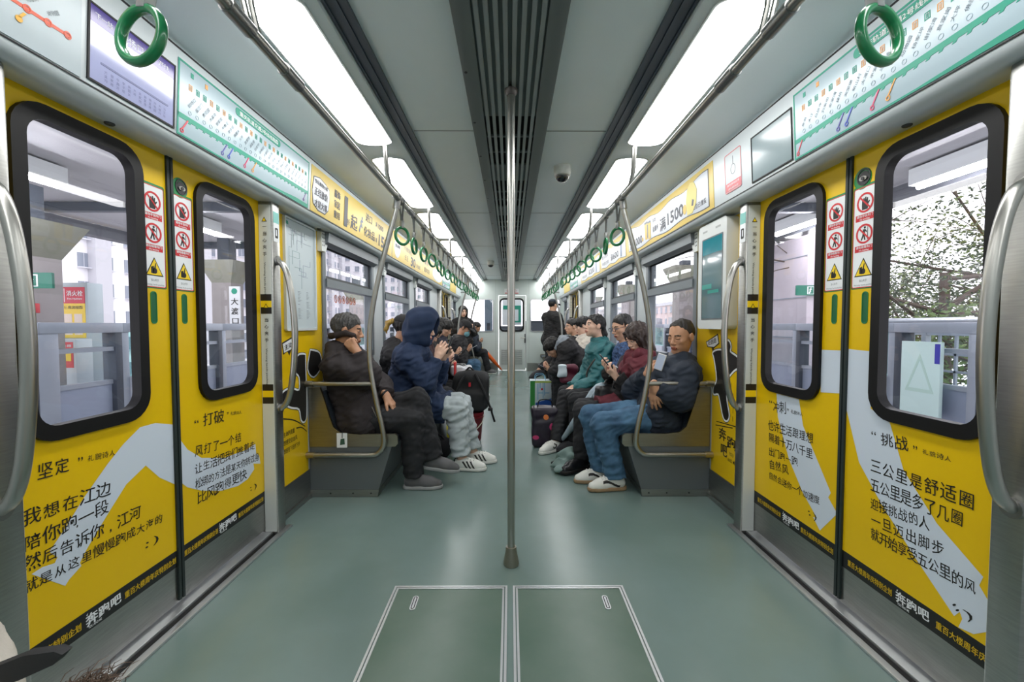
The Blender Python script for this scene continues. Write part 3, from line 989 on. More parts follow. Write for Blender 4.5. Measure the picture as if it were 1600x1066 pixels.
# ---------------------------------------------------------------- floor hatches
HM = mat('hatch_vinyl', (80, 104, 90), .3, noise=.12, nscale=5, col2=(92, 112, 100), spec=.5)
for s in (-1, 1):
    side = 'left' if s < 0 else 'right'
    x0, x1 = (-.505, -.012) if s < 0 else (.012, .495)
    root = thing('floor_hatch', ((x0 + x1) / 2, 1.2, 0), '%s green floor hatch with aluminium edging in front of the pole' % side, 'hatch', 'pair of floor hatches')
    B().box(x0 + .02, x1 - .02, .62, 1.785, .0, .003).build('lid', HM, root, smooth=False)
    fl = lambda a, b, t: V((a, b, t))
    b = B().prism([(x0, .6), (x1, .6), (x1, 1.807), (x0, 1.807)], fl, 0, .005, holes=[[(x0 + .009, .609), (x1 - .009, .609), (x1 - .009, 1.798), (x0 + .009, 1.798)]])
    b.prism([(x0 + .013, .613), (x1 - .013, .613), (x1 - .013, 1.794), (x0 + .013, 1.794)], fl, 0, .005, holes=[[(x0 + .021, .621), (x1 - .021, .621), (x1 - .021, 1.786), (x0 + .021, 1.786)]])
    b.build('frame', ALU, root)
    xc = -.396 if s < 0 else .398
    b = B().prism(rrect(xc - .012, xc + .012, 1.65, 1.738, .0115), fl, .003, .0055, holes=[rrect(xc - .0075, xc + .0075, 1.655, 1.733, .007)])
    b.mi(1); b.prism(rrect(xc - .0075, xc + .0075, 1.655, 1.733, .007), fl, .003, .0036)
    b.mi(0); b.prism(rrect(xc - .0035, xc + .0035, 1.66, 1.728, .003), fl, .0036, .006)
    b.build('lifting_ring', [ALU, RUBBER], root)

# ---------------------------------------------------------------- screens, maps, adverts
def sign_thing(name, fn, a0, a1, b0, b1, m, lab, cat, t=.003, group=None, r=0):
    root = thing(name, fn((a0 + a1) / 2, b0, 0), lab, cat, group)
    p = rrect(a0, a1, b0, b1, r) if r else [(a0, b0), (a1, b0), (a1, b1), (a0, b1)]
    B().prism(p, fn, 0, t).build('panel', m, root, smooth=False)
    return root

STATIONS = '较场口 临江门 黄花园 大溪沟 曾家岩 牛角沱 李子坝 佛图关 大坪 袁家岗 谢家湾 杨家坪 动物园 大堰村 马王场 平安 大渡口 新山村 天堂堡 建桥 金家湾 刘家坝 白居寺 大江 鱼洞'.split()
MAPB = mat('map_film', (170, 190, 198), .22)
def route_map(s, a0, a1, lab, full=True):
    """line map on the header; a0 -> a1 in reading direction"""
    f = hdr_fn(s)
    d = 1 if a1 > a0 else -1
    L = abs(a1 - a0)
    q = lambda a, b, t=0: f(a0 + d * a, b, t)
    root = sign_thing('route_map', q, 0, L, 1.853, 2.125, MAPB, lab, 'map', .002, 'line maps on the header boards')
    b = B()
    b.prism([(0, 1.853), (L, 1.853), (L, 2.125), (0, 2.125)], q, .002, .003, holes=[[(.007, 1.86), (L - .007, 1.86), (L - .007, 2.118), (.007, 2.118)]])
    b.prism(rrect(L * .32, L * .68, 2.078, 2.112, .016), q, .002, .0035)
    zl = lambda a: 1.925 + .018 * (a / L) + .0
    N = 40
    top = [(L * i / N, zl(L * i / N) + .009) for i in range(N + 1)]; bot = [(L * i / N, zl(L * i / N) - .009) for i in range(N + 1)]
    b.prism(top + bot[::-1], q, .002, .003)
    b.prism([(L * .55, 1.86), (L * .72, 1.868), (L * .85, 1.876), (L, 1.875), (L, 1.86)], q, .002, .003)
    n_ = len(STATIONS)
    xs = [L * (.06 + .90 * i / (n_ - 1)) for i in range(n_)]
    for i, x in enumerate(xs):
        b.prism([(x - .008, zl(x) - .016), (x + .003, zl(x) - .016), (x + .008, zl(x) - .009), (x - .003, zl(x) - .009)], q, .002, .003)
    b.build('green_line', TEAL, root, smooth=False)
    b = B()
    OR = mat('station_orange', (226, 160, 80), .4)
    for i, x in enumerate(xs):
        b.mi(1 if (i * 7) % 5 < 2 else 0)
        b.prism([(x - .0085, 2.035), (x + .0085, 2.035), (x + .0085, 2.057), (x - .0085, 2.057)], q, .002, .003, holes=[[(x - .0065, 2.0375), (x + .0065, 2.0375), (x + .0065, 2.0545), (x - .0065, 2.0545)]])
        b.prism([(x - .003, 2.039), (x - .0012, 2.039), (x - .0012, 2.052), (x - .003, 2.052)], q, .002, .003)
        b.prism([(x + .0012, 2.039), (x + .003, 2.039), (x + .003, 2.052), (x + .0012, 2.052)], q, .002, .003)
    b.mi(0); b.prism([(L * .06, 2.085), (L * .06 + .014, 2.085), (L * .06 + .014, 2.103), (L * .06, 2.103)], q, .002, .003)
    b.mi(1); b.prism([(L * .06 + .075, 2.085), (L * .06 + .089, 2.085), (L * .06 + .089, 2.103), (L * .06 + .075, 2.103)], q, .002, .003)
    b.build('platform_icons', [TEAL, OR], root, smooth=False)
    b = B()
    cols = [mat('line_red', (214, 60, 74), .4), mat('line_violet', (96, 92, 170), .4), mat('line_blue', (70, 90, 190), .4), mat('line_pink', (216, 70, 110), .4), mat('line_amber', (228, 160, 70), .4), mat('line_purple', (120, 80, 150), .4)]
    for i, fr in enumerate((.05, .27, .31, .42, .48, .97)):
        x = L * fr
        b.mi(i)
        b.prism([(x - .003, zl(x) - .006), (x + .003, zl(x) - .006), (x - .022, zl(x) - .045), (x - .028, zl(x) - .045)], q, .003, .004)
        b.prism(circle(x - .027, zl(x) - .053, .0085, 14), q, .003, .004, holes=[circle(x - .027, zl(x) - .053, .0045, 14)])
    b.build('branch_lines', cols, root, smooth=False)
    b = B()
    for i, x in enumerate(xs):
        b.prism(circle(x, zl(x) + .026, .008, 14), q, .002, .003, holes=[circle(x, zl(x) + .026, .0065, 14)])
    b.build('station_dots', mat('dot_grey', (150, 170, 180), .4), root, smooth=False)
    t = Text()
    for i, x in enumerate(xs):
        st = STATIONS[i] if d > 0 else STATIONS[-1 - i]
        ln = .018 * len(st)
        z0 = zl(x) + .042
        t.line(st, q, (x - .004, z0), (x - .004 + ln * .6, z0 + ln * .8), .015, t=.003)
    t.build('station_names', mat('map_text_grey', (84, 100, 110), .5), root)
    t = Text()
    t.line('重庆轨道交通2号线线路图', q, (L * .345, 2.086), (L * .655, 2.086), .022, .01, t=.004)
    t.build('map_title', PAPER, root)
    return root
route_map(-1, 1.572, 2.57, 'teal bordered line map on the left header between screen and yellow advert')
route_map(1, 1.822, .84, 'teal bordered line map on the right header above the door')
route_map(-1, 7.60, 8.55, 'far teal bordered line map on the left header over the second door')
route_map(1, 8.55, 7.60, 'far teal bordered line map on the right header over the second door')

# orange line map in the upper left corner
f = hdr_fn(-1)
root = sign_thing('line_map', f, .46, 1.228, 1.853, 2.125, mat('map_white', (178, 190, 194), .3), 'white line map with red stations in the top left corner', 'map', .002)
RO = mat('line_vermilion', (214, 92, 62), .4)
b = B().prism([(.46, 2.062), (1.222, 2.062), (1.222, 2.123), (.46, 2.123)], f, .002, .003)
b.build('title_bar', RO, root, smooth=False)
b = B().prism([(.50, 1.940), (1.196, 1.940), (1.196, 1.949), (.50, 1.949)], f, .002, .0028)
for a in np.arange(.55, 1.2, .0485):
    b.prism(circle(a + .01, 1.9445, .010, 16), f, .0028, .0036, holes=[circle(a + .01, 1.9445, .0065, 16)])
b.build('red_line', RO, root, smooth=False)
t = Text()
for i, a in enumerate(np.arange(.56, 1.17, .0485)):
    t.line(STATIONS[i], f, (a, 1.962), (a + .028, 1.984), .012, t=.0028)
t.line('跨座式单轨', f, (1.10, 2.085), (1.2, 2.085), .022, t=.0035)
t.build('station_names', mat('map_text_grey2', (110, 116, 120), .5), root)
B().prism([(1.085, 1.93), (1.092, 1.93), (1.08, 1.912), (1.073, 1.912)], f, .003, .004).prism(circle(1.076, 1.908, .008, 12), f, .003, .004).build('branch_mark', mat('mark_amber', (226, 170, 60), .4), root, smooth=False)

# screens on the header
def lcd(s, a0, a1, lab, on):
    f = hdr_fn(s)
    a0, a1 = sorted((a0, a1))
    root = thing('header_screen', f((a0 + a1) / 2, 1.865, 0), lab, 'screen', 'display screens on the header boards')
    z0, z1 = 1.862, 2.085
    B().prism([(a0, z0), (a1, z0), (a1, z1), (a0, z1)], f, 0, .004, holes=[[(a0 + .006, z0 + .006), (a1 - .006, z0 + .006), (a1 - .006, z1 - .006), (a0 + .006, z1 - .006)]]).build('bezel', RUBBER, root)
    m = mat('lcd_lavender', (158, 162, 196), .09, emit=.22, coat=.6) if on else mat('lcd_off', (128, 146, 150), .22, coat=.5)
    B().prism([(a0 + .005, z0 + .005), (a1 - .005, z0 + .005), (a1 - .005, z1 - .005), (a0 + .005, z1 - .005)], f, .001, .002).build('display', m, root, smooth=False)
    if on:
        B().prism([(a0 + .006, 2.032), (a1 - .006, 2.032), (a1 - .006, z1 - .006), (a0 + .006, z1 - .006)], f, .002, .0026).build('display_bar', mat('lcd_violet', (66, 52, 128), .12, emit=.2), root, smooth=False)
        t = Text()
        t.line('下一站', f, (a0 + .02, 2.048), (a0 + .075, 2.048), .018, t=.003)
        t.line('较场口', f, (a0 + .10, 2.04), (a0 + .18, 2.04), .026, t=.003)
        t.line('开往', f, (a1 - .075, 2.048), (a1 - .03, 2.048), .016, t=.003)
        t.build('display_text', PAPER, root)
        t = Text()
        b = B()
        b.prism([(a0 + .04, 1.925), (a1 - .03, 1.925), (a1 - .03, 1.931), (a0 + .04, 1.931)], f, .002, .003)
        b.build('display_line', mat('lcd_ink', (90, 96, 140), .3), root, smooth=False)
        for i in range(12):
            x = a0 + .05 + i * .0195
            for j, ch in enumerate(STATIONS[i + 3]):
                t.line(ch, f, (x, 1.905 - .012 * j), (x + .010, 1.905 - .012 * j), .010, t=.003)
        t.build('display_stations', mat('lcd_ink', (90, 96, 140), .3), root)
lcd(-1, 1.245, 1.560, 'lit lavender screen with route display on the left header', True)
lcd(1, 2.140, 1.835, 'blank grey screen on the right header beside the line map', False)

# small no-leaning notice on the right header
f = hdr_fn(1)
q = lambda a, b, t=0: f(2.40 - a, b, t)
root = sign_thing('notice', q, 0, .165, 1.884, 2.095, mat('notice_white', (190, 198, 200), .35), 'white notice with a drawn hand strap and red caption on the right header', 'sign', .0015, r=.012)
b = B().prism(rrect(0, .165, 1.884, 2.095, .012), q, .0015, .0025, holes=[rrect(.004, .161, 1.888, 2.091, .009)])
b.prism([(.008, 1.892), (.157, 1.892), (.157, 1.936), (.008, 1.936)], q, .0015, .0025)
b.build('red_caption', mat('caption_red', (214, 108, 112), .4), root, smooth=False)
b = B().prism(circle(.085, 2.0, .024, 20, .028), q, .0015, .0022, holes=[circle(.085, 2.0, .021, 20, .025)])
b.prism([(.083, 2.027), (.087, 2.027), (.087, 2.07), (.083, 2.07)], q, .0015, .0022)
b.build('strap_drawing', GREY, root, smooth=False)
Text().line('请勿悬吊拉手', q, (.02, 1.918), (.145, 1.918), .014, t=.003).line('请站稳扶好', q, (.03, 1.898), (.135, 1.898), .012, t=.003).build('caption', PAPER, root)

# yellow adverts
ADY = mat('advert_yellow', (208, 178, 52), .35)
ADW = mat('advert_white', (196, 202, 210), .3)
ADI = mat('advert_ink', (52, 56, 66), .45)
ADG = mat('advert_gold', (214, 182, 80), .45)
def ad(s, a0, a1, m, lab):
    f = hdr_fn(s)
    d = 1 if a1 > a0 else -1
    q = lambda a, b, t=0: f(a0 + d * a, b, t)
    return q, abs(a1 - a0), sign_thing('advert', q, 0, abs(a1 - a0), 1.853, 2.130, m, lab, 'poster', .002, 'adverts on the header boards')
q, L, root = ad(-1, 2.60, 4.36, ADY, 'yellow sale advert with big figure 1 on the left header')
bub = [(.03, 1.90), (.10, 1.873), (.20, 1.873), (.25, 1.91), (.262, 1.99), (.255, 2.05), (.20, 2.07), (.11, 2.085), (.03, 2.07), (.012, 1.98)]
B().prism([(x, z) for x, z in bub], q, .002, .003).build('bubble_outline', ADI, root, smooth=False)
cx, cz = .14, 1.98
B().prism([(cx + (x - cx) * .95, cz + (z - cz) * .94) for x, z in bub], q, .003, .004).build('bubble', ADW, root, smooth=False)
t = Text()
t.line('快乐购物小事', q, (.045, 2.035), (.225, 2.03), .03, .015, t=.005)
t.line('正经放价', q, (.04, 1.965), (.23, 1.965), .055, .03, t=.005)
t.line('才是大事', q, (.045, 1.895), (.225, 1.895), .052, .03, t=.005)
for i, w in enumerate(('服饰', '家居', '童用')):
    t.line(w, q, (.335, 2.04 - .07 * i), (.435, 2.04 - .07 * i), .056, .03, t=.003)
t.line('1', q, (.47, 1.895), (.575, 1.895), .27, .06, t=.004)
t.line('折', q, (.575, 1.905), (.63, 1.905), .05, .01, t=.003)
t.line('起', q, (.64, 1.90), (.78, 1.90), .12, .04, t=.003)
t.line('进口', q, (.96, 2.03), (1.12, 2.03), .075, .025, t=.003)
t.line('化妆品', q, (.93, 1.905), (1.21, 1.905), .085, .03, t=.003)
t.line('满', q, (1.22, 2.04), (1.265, 2.04), .045, .01, t=.003)
t.line('1000', q, (1.275, 2.035), (1.45, 2.035), .06, .015, t=.003)
t.line('减', q, (1.235, 1.905), (1.28, 1.905), .045, .01, t=.003)
t.line('150', q, (1.29, 1.89), (1.60, 1.89), .14, .03, t=.003)
t.build('advert_text', ADI, root)
b = B().prism([(.82, 1.91), (.84, 1.90), (.865, 1.955), (.885, 1.94), (.90, 1.95), (.872, 1.985), (.905, 1.99), (.905, 2.005), (.865, 2.01), (.845, 1.985), (.855, 1.97), (.835, 1.95)], q, .002, .003)
b.prism(circle(.885, 2.022, .013), q, .002, .003)
b.build('runner_silhouette', mat('silhouette_slate', (70, 84, 110), .4), root, smooth=False)
q, L, root = ad(-1, 4.38, 5.86, ADY, 'second yellow advert with figure 30 on the left header')
B().prism(circle(.19, 1.985, .12, 24, .11), q, .002, .003).build('bubble', ADW, root, smooth=False)
t = Text()
t.line('快乐购物', q, (.10, 1.98), (.29, 1.98), .045, .02, t=.004)
t.line('全场服饰鞋包', q, (.45, 2.02), (.85, 2.0), .06, .0, t=.003, jit=.1)
t.line('低至', q, (.50, 1.91), (.68, 1.91), .06, .0, t=.003, jit=.1)
t.line('30', q, (.80, 1.88), (1.06, 1.88), .15, .03, t=.003)
t.line('元起', q, (1.1, 1.90), (1.35, 1.90), .05, .01, t=.003)
t.build('advert_text', ADI, root)
q, L, root = ad(-1, 5.88, 7.56, ADY, 'third yellow advert with white cloud shape on the left header')
B().prism(circle(1.2, 1.97, .45, 28, .10), q, .002, .003).build('bubble', ADW, root, smooth=False)
t = Text()
t.line('重百', q, (.1, 2.02), (.4, 2.02), .07, .02, t=.003)
t.line('周年庆', q, (.1, 1.91), (.5, 1.91), .08, .02, t=.003)
t.build('advert_text', ADI, root)
ad(-1, 8.58, 9.5, ADY, 'small far yellow advert at the end of the left header')

def wavy(q, L):
    N = 24
    top = [(L * (.03 + .94 * i / N), 2.098 + .012 * math.sin(i * .9) - .02 * math.sin(PI * i / N)) for i in range(N + 1)]
    bot = [(L * (.03 + .94 * i / N), 1.882 + .01 * math.sin(i * .7 + 1)) for i in range(N + 1)]
    return bot + top[::-1]
def cup(b, x, z, w, h, q, t):
    b.prism([(x - w * .36, z), (x + w * .36, z), (x + w * .5, z + h * .9), (x - w * .5, z + h * .9)], q, t, t + .001)
q, L, root = ad(1, 4.385, 2.535, ADY, 'yellow and white advert with figures 1000 and 1500 on the right header')
p = wavy(q, L)
B().prism(p, q, .002, .0028).build('outline', ADI, root, smooth=False)
cx, cz = L / 2, 1.99
B().prism([(cx + (x - cx) * .988, cz + (z - cz) * .95) for x, z in p], q, .0028, .0036).build('white_field', ADW, root, smooth=False)
t = Text()
t.line('满', q, (.10, 1.91), (.22, 1.91), .10, .03, t=.0045)
t.line('1000', q, (.23, 1.91), (.50, 1.91), .10, .03, t=.0045)
t.line('满', q, (.95, 1.91), (1.08, 1.91), .11, .03, t=.0045)
t.line('1500', q, (1.09, 1.92), (1.42, 1.92), .12, .03, t=.0045)
t.line('吉祥', q, (.78, 2.01), (.87, 2.01), .045, .01, t=.0045)
t.line('能量杯', q, (.78, 1.94), (.92, 1.94), .05, .01, t=.0045)
t.line('宠自己懂爱', q, (1.56, 1.91), (1.76, 1.91), .036, .01, t=.0045)
t.build('advert_text', ADI, root)
b = B()
cup(b, .62, 1.91, .085, .15, q, .0045); cup(b, .70, 1.90, .08, .15, q, .0045)
b.prism(circle(.515, 1.93, .02), q, .0045, .005); b.prism(circle(1.44, 1.95, .028, 20, .034), q, .0045, .0055)
b.build('gold_cups', ADG, root, smooth=False)
b = B(); b.prism([(.575, 2.045), (.665, 2.045), (.66, 2.062), (.58, 2.062)], q, .0045, .0055); b.prism([(.66, 2.035), (.74, 2.035), (.735, 2.052), (.665, 2.052)], q, .0045, .0055)
b.prism([(.64, 1.92), (.66, 1.92), (.675, 2.03), (.65, 2.03)], q, .0055, .006)
b.build('cup_lids', mat('lid_slate', (92, 104, 116), .4), root, smooth=False)
b = B().prism([(1.48, 1.90), (1.56, 1.895), (1.62, 1.95), (1.635, 2.03), (1.60, 2.085), (1.54, 2.10), (1.49, 2.07), (1.465, 1.99)], q, .0045, .0055)
b.build('gift_bag', mat('bag_gold', (222, 206, 110), .45), root, smooth=False)
B().prism([(1.55, 1.945), (1.575, 1.94), (1.59, 1.975), (1.565, 1.985)], q, .0055, .006).build('runner_mark', ADI, root, smooth=False)
for i, (a0, a1, num, lab) in enumerate(((5.66, 4.40, '600', 'white advert with figure 600 on the right header'), (7.22, 5.68, '200', 'farther white advert with figure 200 on the right header'))):
    q, L, root = ad(1, a0, a1, ADY, lab)
    p = wavy(q, L)
    B().prism(p, q, .002, .0028).build('outline', ADI, root, smooth=False)
    cx = L / 2
    B().prism([(cx + (x - cx) * .985, cz + (z - cz) * .95) for x, z in p], q, .0028, .0036).build('white_field', ADW, root, smooth=False)
    t = Text()
    t.line('满', q, (.45 * L, 1.92), (.53 * L, 1.92), .09, .03, t=.0045)
    t.line(num, q, (.54 * L, 1.92), (.74 * L, 1.92), .1, .03, t=.0045)
    t.line('重百周年', q, (.08 * L, 2.0), (.36 * L, 2.0), .05, .01, t=.0045)
    t.line('特别企划', q, (.08 * L, 1.92), (.36 * L, 1.92), .05, .01, t=.0045)
    t.build('advert_text', ADI, root)
    b = B().prism([(.8 * L, 1.9), (.84 * L, 1.9), (.86 * L, 2.06), (.8 * L, 2.07)], q, .0045, .0055)
    b.build('bottle_drawing', mat('bottle_slate', (88, 110, 140), .4), root, smooth=False)
ad(1, 9.5, 8.6, ADY, 'small far yellow advert at the end of the right header')

# side-wall poster film with a running figure, both sides
def wallfilm(s, lab):
    f = side_fn(s)
    root = thing('wall_poster', f(2.6, .19, 0), lab, 'poster', 'yellow poster film beside the bench ends')
    p = [(2.345, .19), (2.764, .19), (2.764, 1.8), (2.345, 1.8)]
    B().prism(p, f, 0, .0015).build('film', YEL, root, smooth=False)
    B().prism([(2.764, .75), (3.0, .75), (3.0, 1.8), (2.764, 1.8)], f, 0, .0015).build('film', YEL, root, smooth=False)
    return root, f
def grow(poly, g):
    c = np.mean(poly, 0)
    P = np.array(poly); n_ = len(P); out = []
    area = sum(P[i][0] * P[(i + 1) % n_][1] - P[(i + 1) % n_][0] * P[i][1] for i in range(n_))
    sg = 1 if area > 0 else -1
    for i in range(n_):
        e1 = P[i] - P[i - 1]; e2 = P[(i + 1) % n_] - P[i]
        nn = np.array([e1[1], -e1[0]]) / (np.linalg.norm(e1) + 1e-9) + np.array([e2[1], -e2[0]]) / (np.linalg.norm(e2) + 1e-9)
        out.append(tuple(P[i] + sg * g * nn / (np.linalg.norm(nn) + 1e-9)))
    return out
def fig(root, f, poly, name='figure'):
    poly = [tuple(p) for p in catmull([(a, b, 0) for a, b in poly] + [(poly[0][0], poly[0][1], 0)], 3)[:-1]]
    poly = [(p[0], p[1]) for p in poly]
    B().face(grow(poly, .016), f, .0022).build(name + '_halo_edge', INK, root, smooth=False)
    B().face(grow(poly, .012), f, .0026).build(name + '_halo', PAPER, root, smooth=False)
    B().face(poly, f, .003).build(name, INK, root, smooth=False)
root, f = wallfilm(-1, 'yellow poster with black running figure on the wall beside the left bench')
fig(root, f, [(2.745, .955), (2.70, .96), (2.655, .955), (2.615, .915), (2.62, .86), (2.665, .82), (2.66, .735), (2.56, .76), (2.47, .75), (2.46, .70), (2.56, .65), (2.655, .62), (2.68, .545), (2.72, .525), (2.745, .56), (2.75, .70), (2.745, .83)])
fig(root, f, [(2.82, .98), (2.95, .95), (2.97, .86), (2.86, .80), (2.78, .86)], 'figure_arm')
B().prism([(2.47, 1.045), (2.63, 1.09), (2.66, 1.03), (2.57, .995), (2.55, .965), (2.53, .99), (2.48, .975)], f, .0015, .0022).build('bubble_edge', INK, root, smooth=False)
B().prism([(2.478, 1.038), (2.624, 1.078), (2.65, 1.03), (2.57, 1.002), (2.49, .985)], f, .0022, .003).build('bubble', PAPER, root, smooth=False)
t = Text().line('主动跑', f, (2.495, 1.0), (2.63, 1.03), .036, .02, t=.0036)
for i, w in enumerate(('主动跑周重', '想感受自由风', '想感受下班的下步')):
    t.line(w, f, (2.465, .485 - .05 * i), (2.595 + .03 * i, .485 - .05 * i), .033, .01, t=.002)
t.build('poster_text', INK, root)
b = B()
for (a, c, e, g) in ((2.455, .60, 2.73, .488), (2.616, .505, 2.75, .45)):
    m = ((a + e) / 2, (c + g) / 2 + .015)
    pp = catmull([(a, c, 0), (*m, 0), (e, g, 0)], 8)
    b.face([(p[0], p[1] + .004) for p in pp] + [(p[0], p[1] - .004) for p in pp[::-1]], f, .002)
b.build('speed_lines', INK, root, smooth=False)
root, f = wallfilm(1, 'yellow poster with black running figure on the wall beside the right bench')
fig(root, f, [(2.62, .99), (2.605, 1.045), (2.565, 1.05), (2.54, 1.02), (2.545, .985), (2.46, .955), (2.455, .905), (2.50, .88), (2.56, .83), (2.58, .76), (2.575, .68), (2.545, .60), (2.57, .562), (2.61, .575), (2.65, .66), (2.68, .71), (2.74, .70), (2.74, .74), (2.70, .80), (2.74, .93), (2.76, .965), (2.70, .985)])
B().prism([(2.865, 1.035), (2.70, 1.095), (2.68, 1.03), (2.75, .997), (2.765, .975), (2.785, 1.0), (2.84, 1.0)], f, .0015, .0022).build('bubble_edge', INK, root, smooth=False)
B().prism([(2.855, 1.032), (2.707, 1.083), (2.69, 1.035), (2.75, 1.006), (2.83, 1.006)], f, .0022, .003).build('bubble', PAPER, root, smooth=False)
t = Text().line('去创造', f, (2.83, 1.012), (2.715, 1.04), .036, .02, t=.0036)
t.line('奔', f, (2.665, .43), (2.575, .43), .085, .03, t=.002)
t.line('跑', f, (2.565, .40), (2.462, .40), .085, .03, t=.002)
t.line('吧', f, (2.64, .335), (2.56, .335), .085, .03, t=.002)
t.line('YOU', f, (2.535, .355), (2.485, .355), .03, .01, t=.002)
t.line('AND ME', f, (2.55, .315), (2.462, .315), .03, .01, t=.002)
t.build('poster_text', INK, root)
b = B()
for (a, c, e, g) in ((2.70, .526, 2.455, .548), (2.71, .50, 2.50, .53)):
    b.face([(a, c + .003), (e, g + .003), (e, g - .003), (a, c - .003)], f, .002)
for (a, z0, z1) in ((2.53, .80, .72), (2.505, .74, .62), (2.505, .60, .57)):
    b.face([(a, z0), (a - .004, z0), (a - .006, z1), (a - .002, z1)], f, .002)
b.build('speed_lines', INK, root, smooth=False)

# framed metro map, left wall
f = side_fn(-1)
root = thing('framed_map', f(2.69, 1.12, 0), 'white framed network map on the yellow wall left of the first window', 'map')
B().prism(rrect(2.50, 2.895, 1.115, 1.80, .015), f, .001, .018, holes=[rrect(2.512, 2.883, 1.13, 1.788, .01)]).build('frame', mat('frame_white', (208, 214, 214), .35), root)
B().prism([(2.505, 1.12), (2.89, 1.12), (2.89, 1.795), (2.505, 1.795)], f, .001, .006).build('sheet', mat('map_sheet', (196, 208, 212), .35), root, smooth=False)
rm = random.Random(5)
b = B()
LN = [mat('map_l1', (150, 160, 166), .5), mat('map_l2', (120, 160, 160), .5), mat('map_l3', (140, 150, 175), .5)]
for i in range(16):
    b.mi(i % 3)
    y, z = rm.uniform(2.58, 2.8), rm.uniform(1.42, 1.72)
    for k_ in range(5):
        if rm.random() < .5:
            y2, z2 = min(2.84, max(2.56, y + rm.uniform(-.1, .1))), z
            b.prism([(min(y, y2), z - .001), (max(y, y2) + .002, z - .001), (max(y, y2) + .002, z + .001), (min(y, y2), z + .001)], f, .006, .0068)
        else:
            y2, z2 = y, max(1.38, min(1.74, z + rm.uniform(-.1, .1)))
            b.prism([(y, min(z, z2)), (y + .002, min(z, z2)), (y + .002, max(z, z2)), (y, max(z, z2))], f, .006, .0068)
        y, z = y2, z2
b.build('network_lines', LN, root, smooth=False)
b = B()
for i in range(20):
    z = 1.36 - .009 * i
    for y in (2.56, 2.66, 2.77):
        if rm.random() < .75:
            b.prism([(y, z), (y + rm.uniform(.02, .06), z), (y + .02, z + .003), (y, z + .003)], f, .006, .0066)
b.build('fare_list', mat('map_ink', (130, 140, 146), .5), root, smooth=False)
B().prism([(2.53, 1.755), (2.56, 1.755), (2.555, 1.775), (2.525, 1.775)], f, .006, .0068).build('map_emblem', TEAL, root, smooth=False)
# white information screen cabinet, right wall
f = side_fn(1)
root = thing('information_screen', f(2.65, 1.125, .03), 'white information screen cabinet on the wall above the sleeping man', 'screen')
g = lambda a, b, t: V((1.339 - t, a, b))
bm = bmesh.new()
bb = B().prism(rrect(2.475, 2.84, 1.125, 1.795, .03), g, 0, .072)
bb.build('cabinet', mat('cabinet_white', (212, 216, 214), .4), root)
B().prism(rrect(2.515, 2.785, 1.185, 1.705, .006), g, .072, .074, holes=[rrect(2.523, 2.777, 1.193, 1.697, .004)]).build('bezel', mat('bezel_grey', (96, 104, 108), .4), root, smooth=False)
B().prism([(2.522, 1.192), (2.778, 1.192), (2.778, 1.698), (2.522, 1.698)], g, .072, .073).build('display', mat('screen_dark', (70, 104, 112), .06, emit=.12, coat=1), root, smooth=False)
B().prism([(2.523, 1.60), (2.777, 1.60), (2.777, 1.697), (2.523, 1.697)], g, .073, .0735).build('picture_top', mat('screen_teal', (20, 130, 146), .06, emit=.15, coat=1), root, smooth=False)
B().prism([(2.65, 1.38), (2.777, 1.38), (2.777, 1.41), (2.65, 1.41)], g, .073, .0735).build('picture_bar', mat('screen_teal2', (60, 150, 140), .06, emit=.15, coat=1), root, smooth=False)
B().prism([(2.56, 1.35), (2.7, 1.35), (2.7, 1.37), (2.56, 1.37)], g, .073, .0735).build('picture_bar', MATS['screen_teal2'], root, smooth=False)
b = B()
for y0 in (2.55, 2.72):
    for i in range(7):
        b.prism([(y0 + i * .009, 1.745), (y0 + i * .009 + .004, 1.745), (y0 + i * .009 + .004, 1.757), (y0 + i * .009, 1.757)], g, .072, .0725)
b.build('speaker_slots', mat('slot_grey', (120, 124, 124), .6), root, smooth=False)
# under-header downlights / door sensors
for s in (-1, 1):
    for y in (1.05, 1.40, 2.32, 2.9):
        if (s, y) in ((1, 2.9),): continue
        side = 'left' if s < 0 else 'right'
        lab = 'small dark sensor under the %s header ' % side + {1.05: 'at the near pillar', 1.40: 'over the nearer door leaf', 2.32: 'at the pillar beside the handle', 2.9: 'before the first window'}[y]
        tag(B().lathe([(.0, 1.8075), (.014, 1.8075), (.014, 1.803), (.011, 1.8005), (.0, 1.8005)], (s * 1.303, y, 0), 16).build('sensor', mat('sensor_dark', (58, 60, 60), .5)), lab, 'sensor', 'sensors under the header')
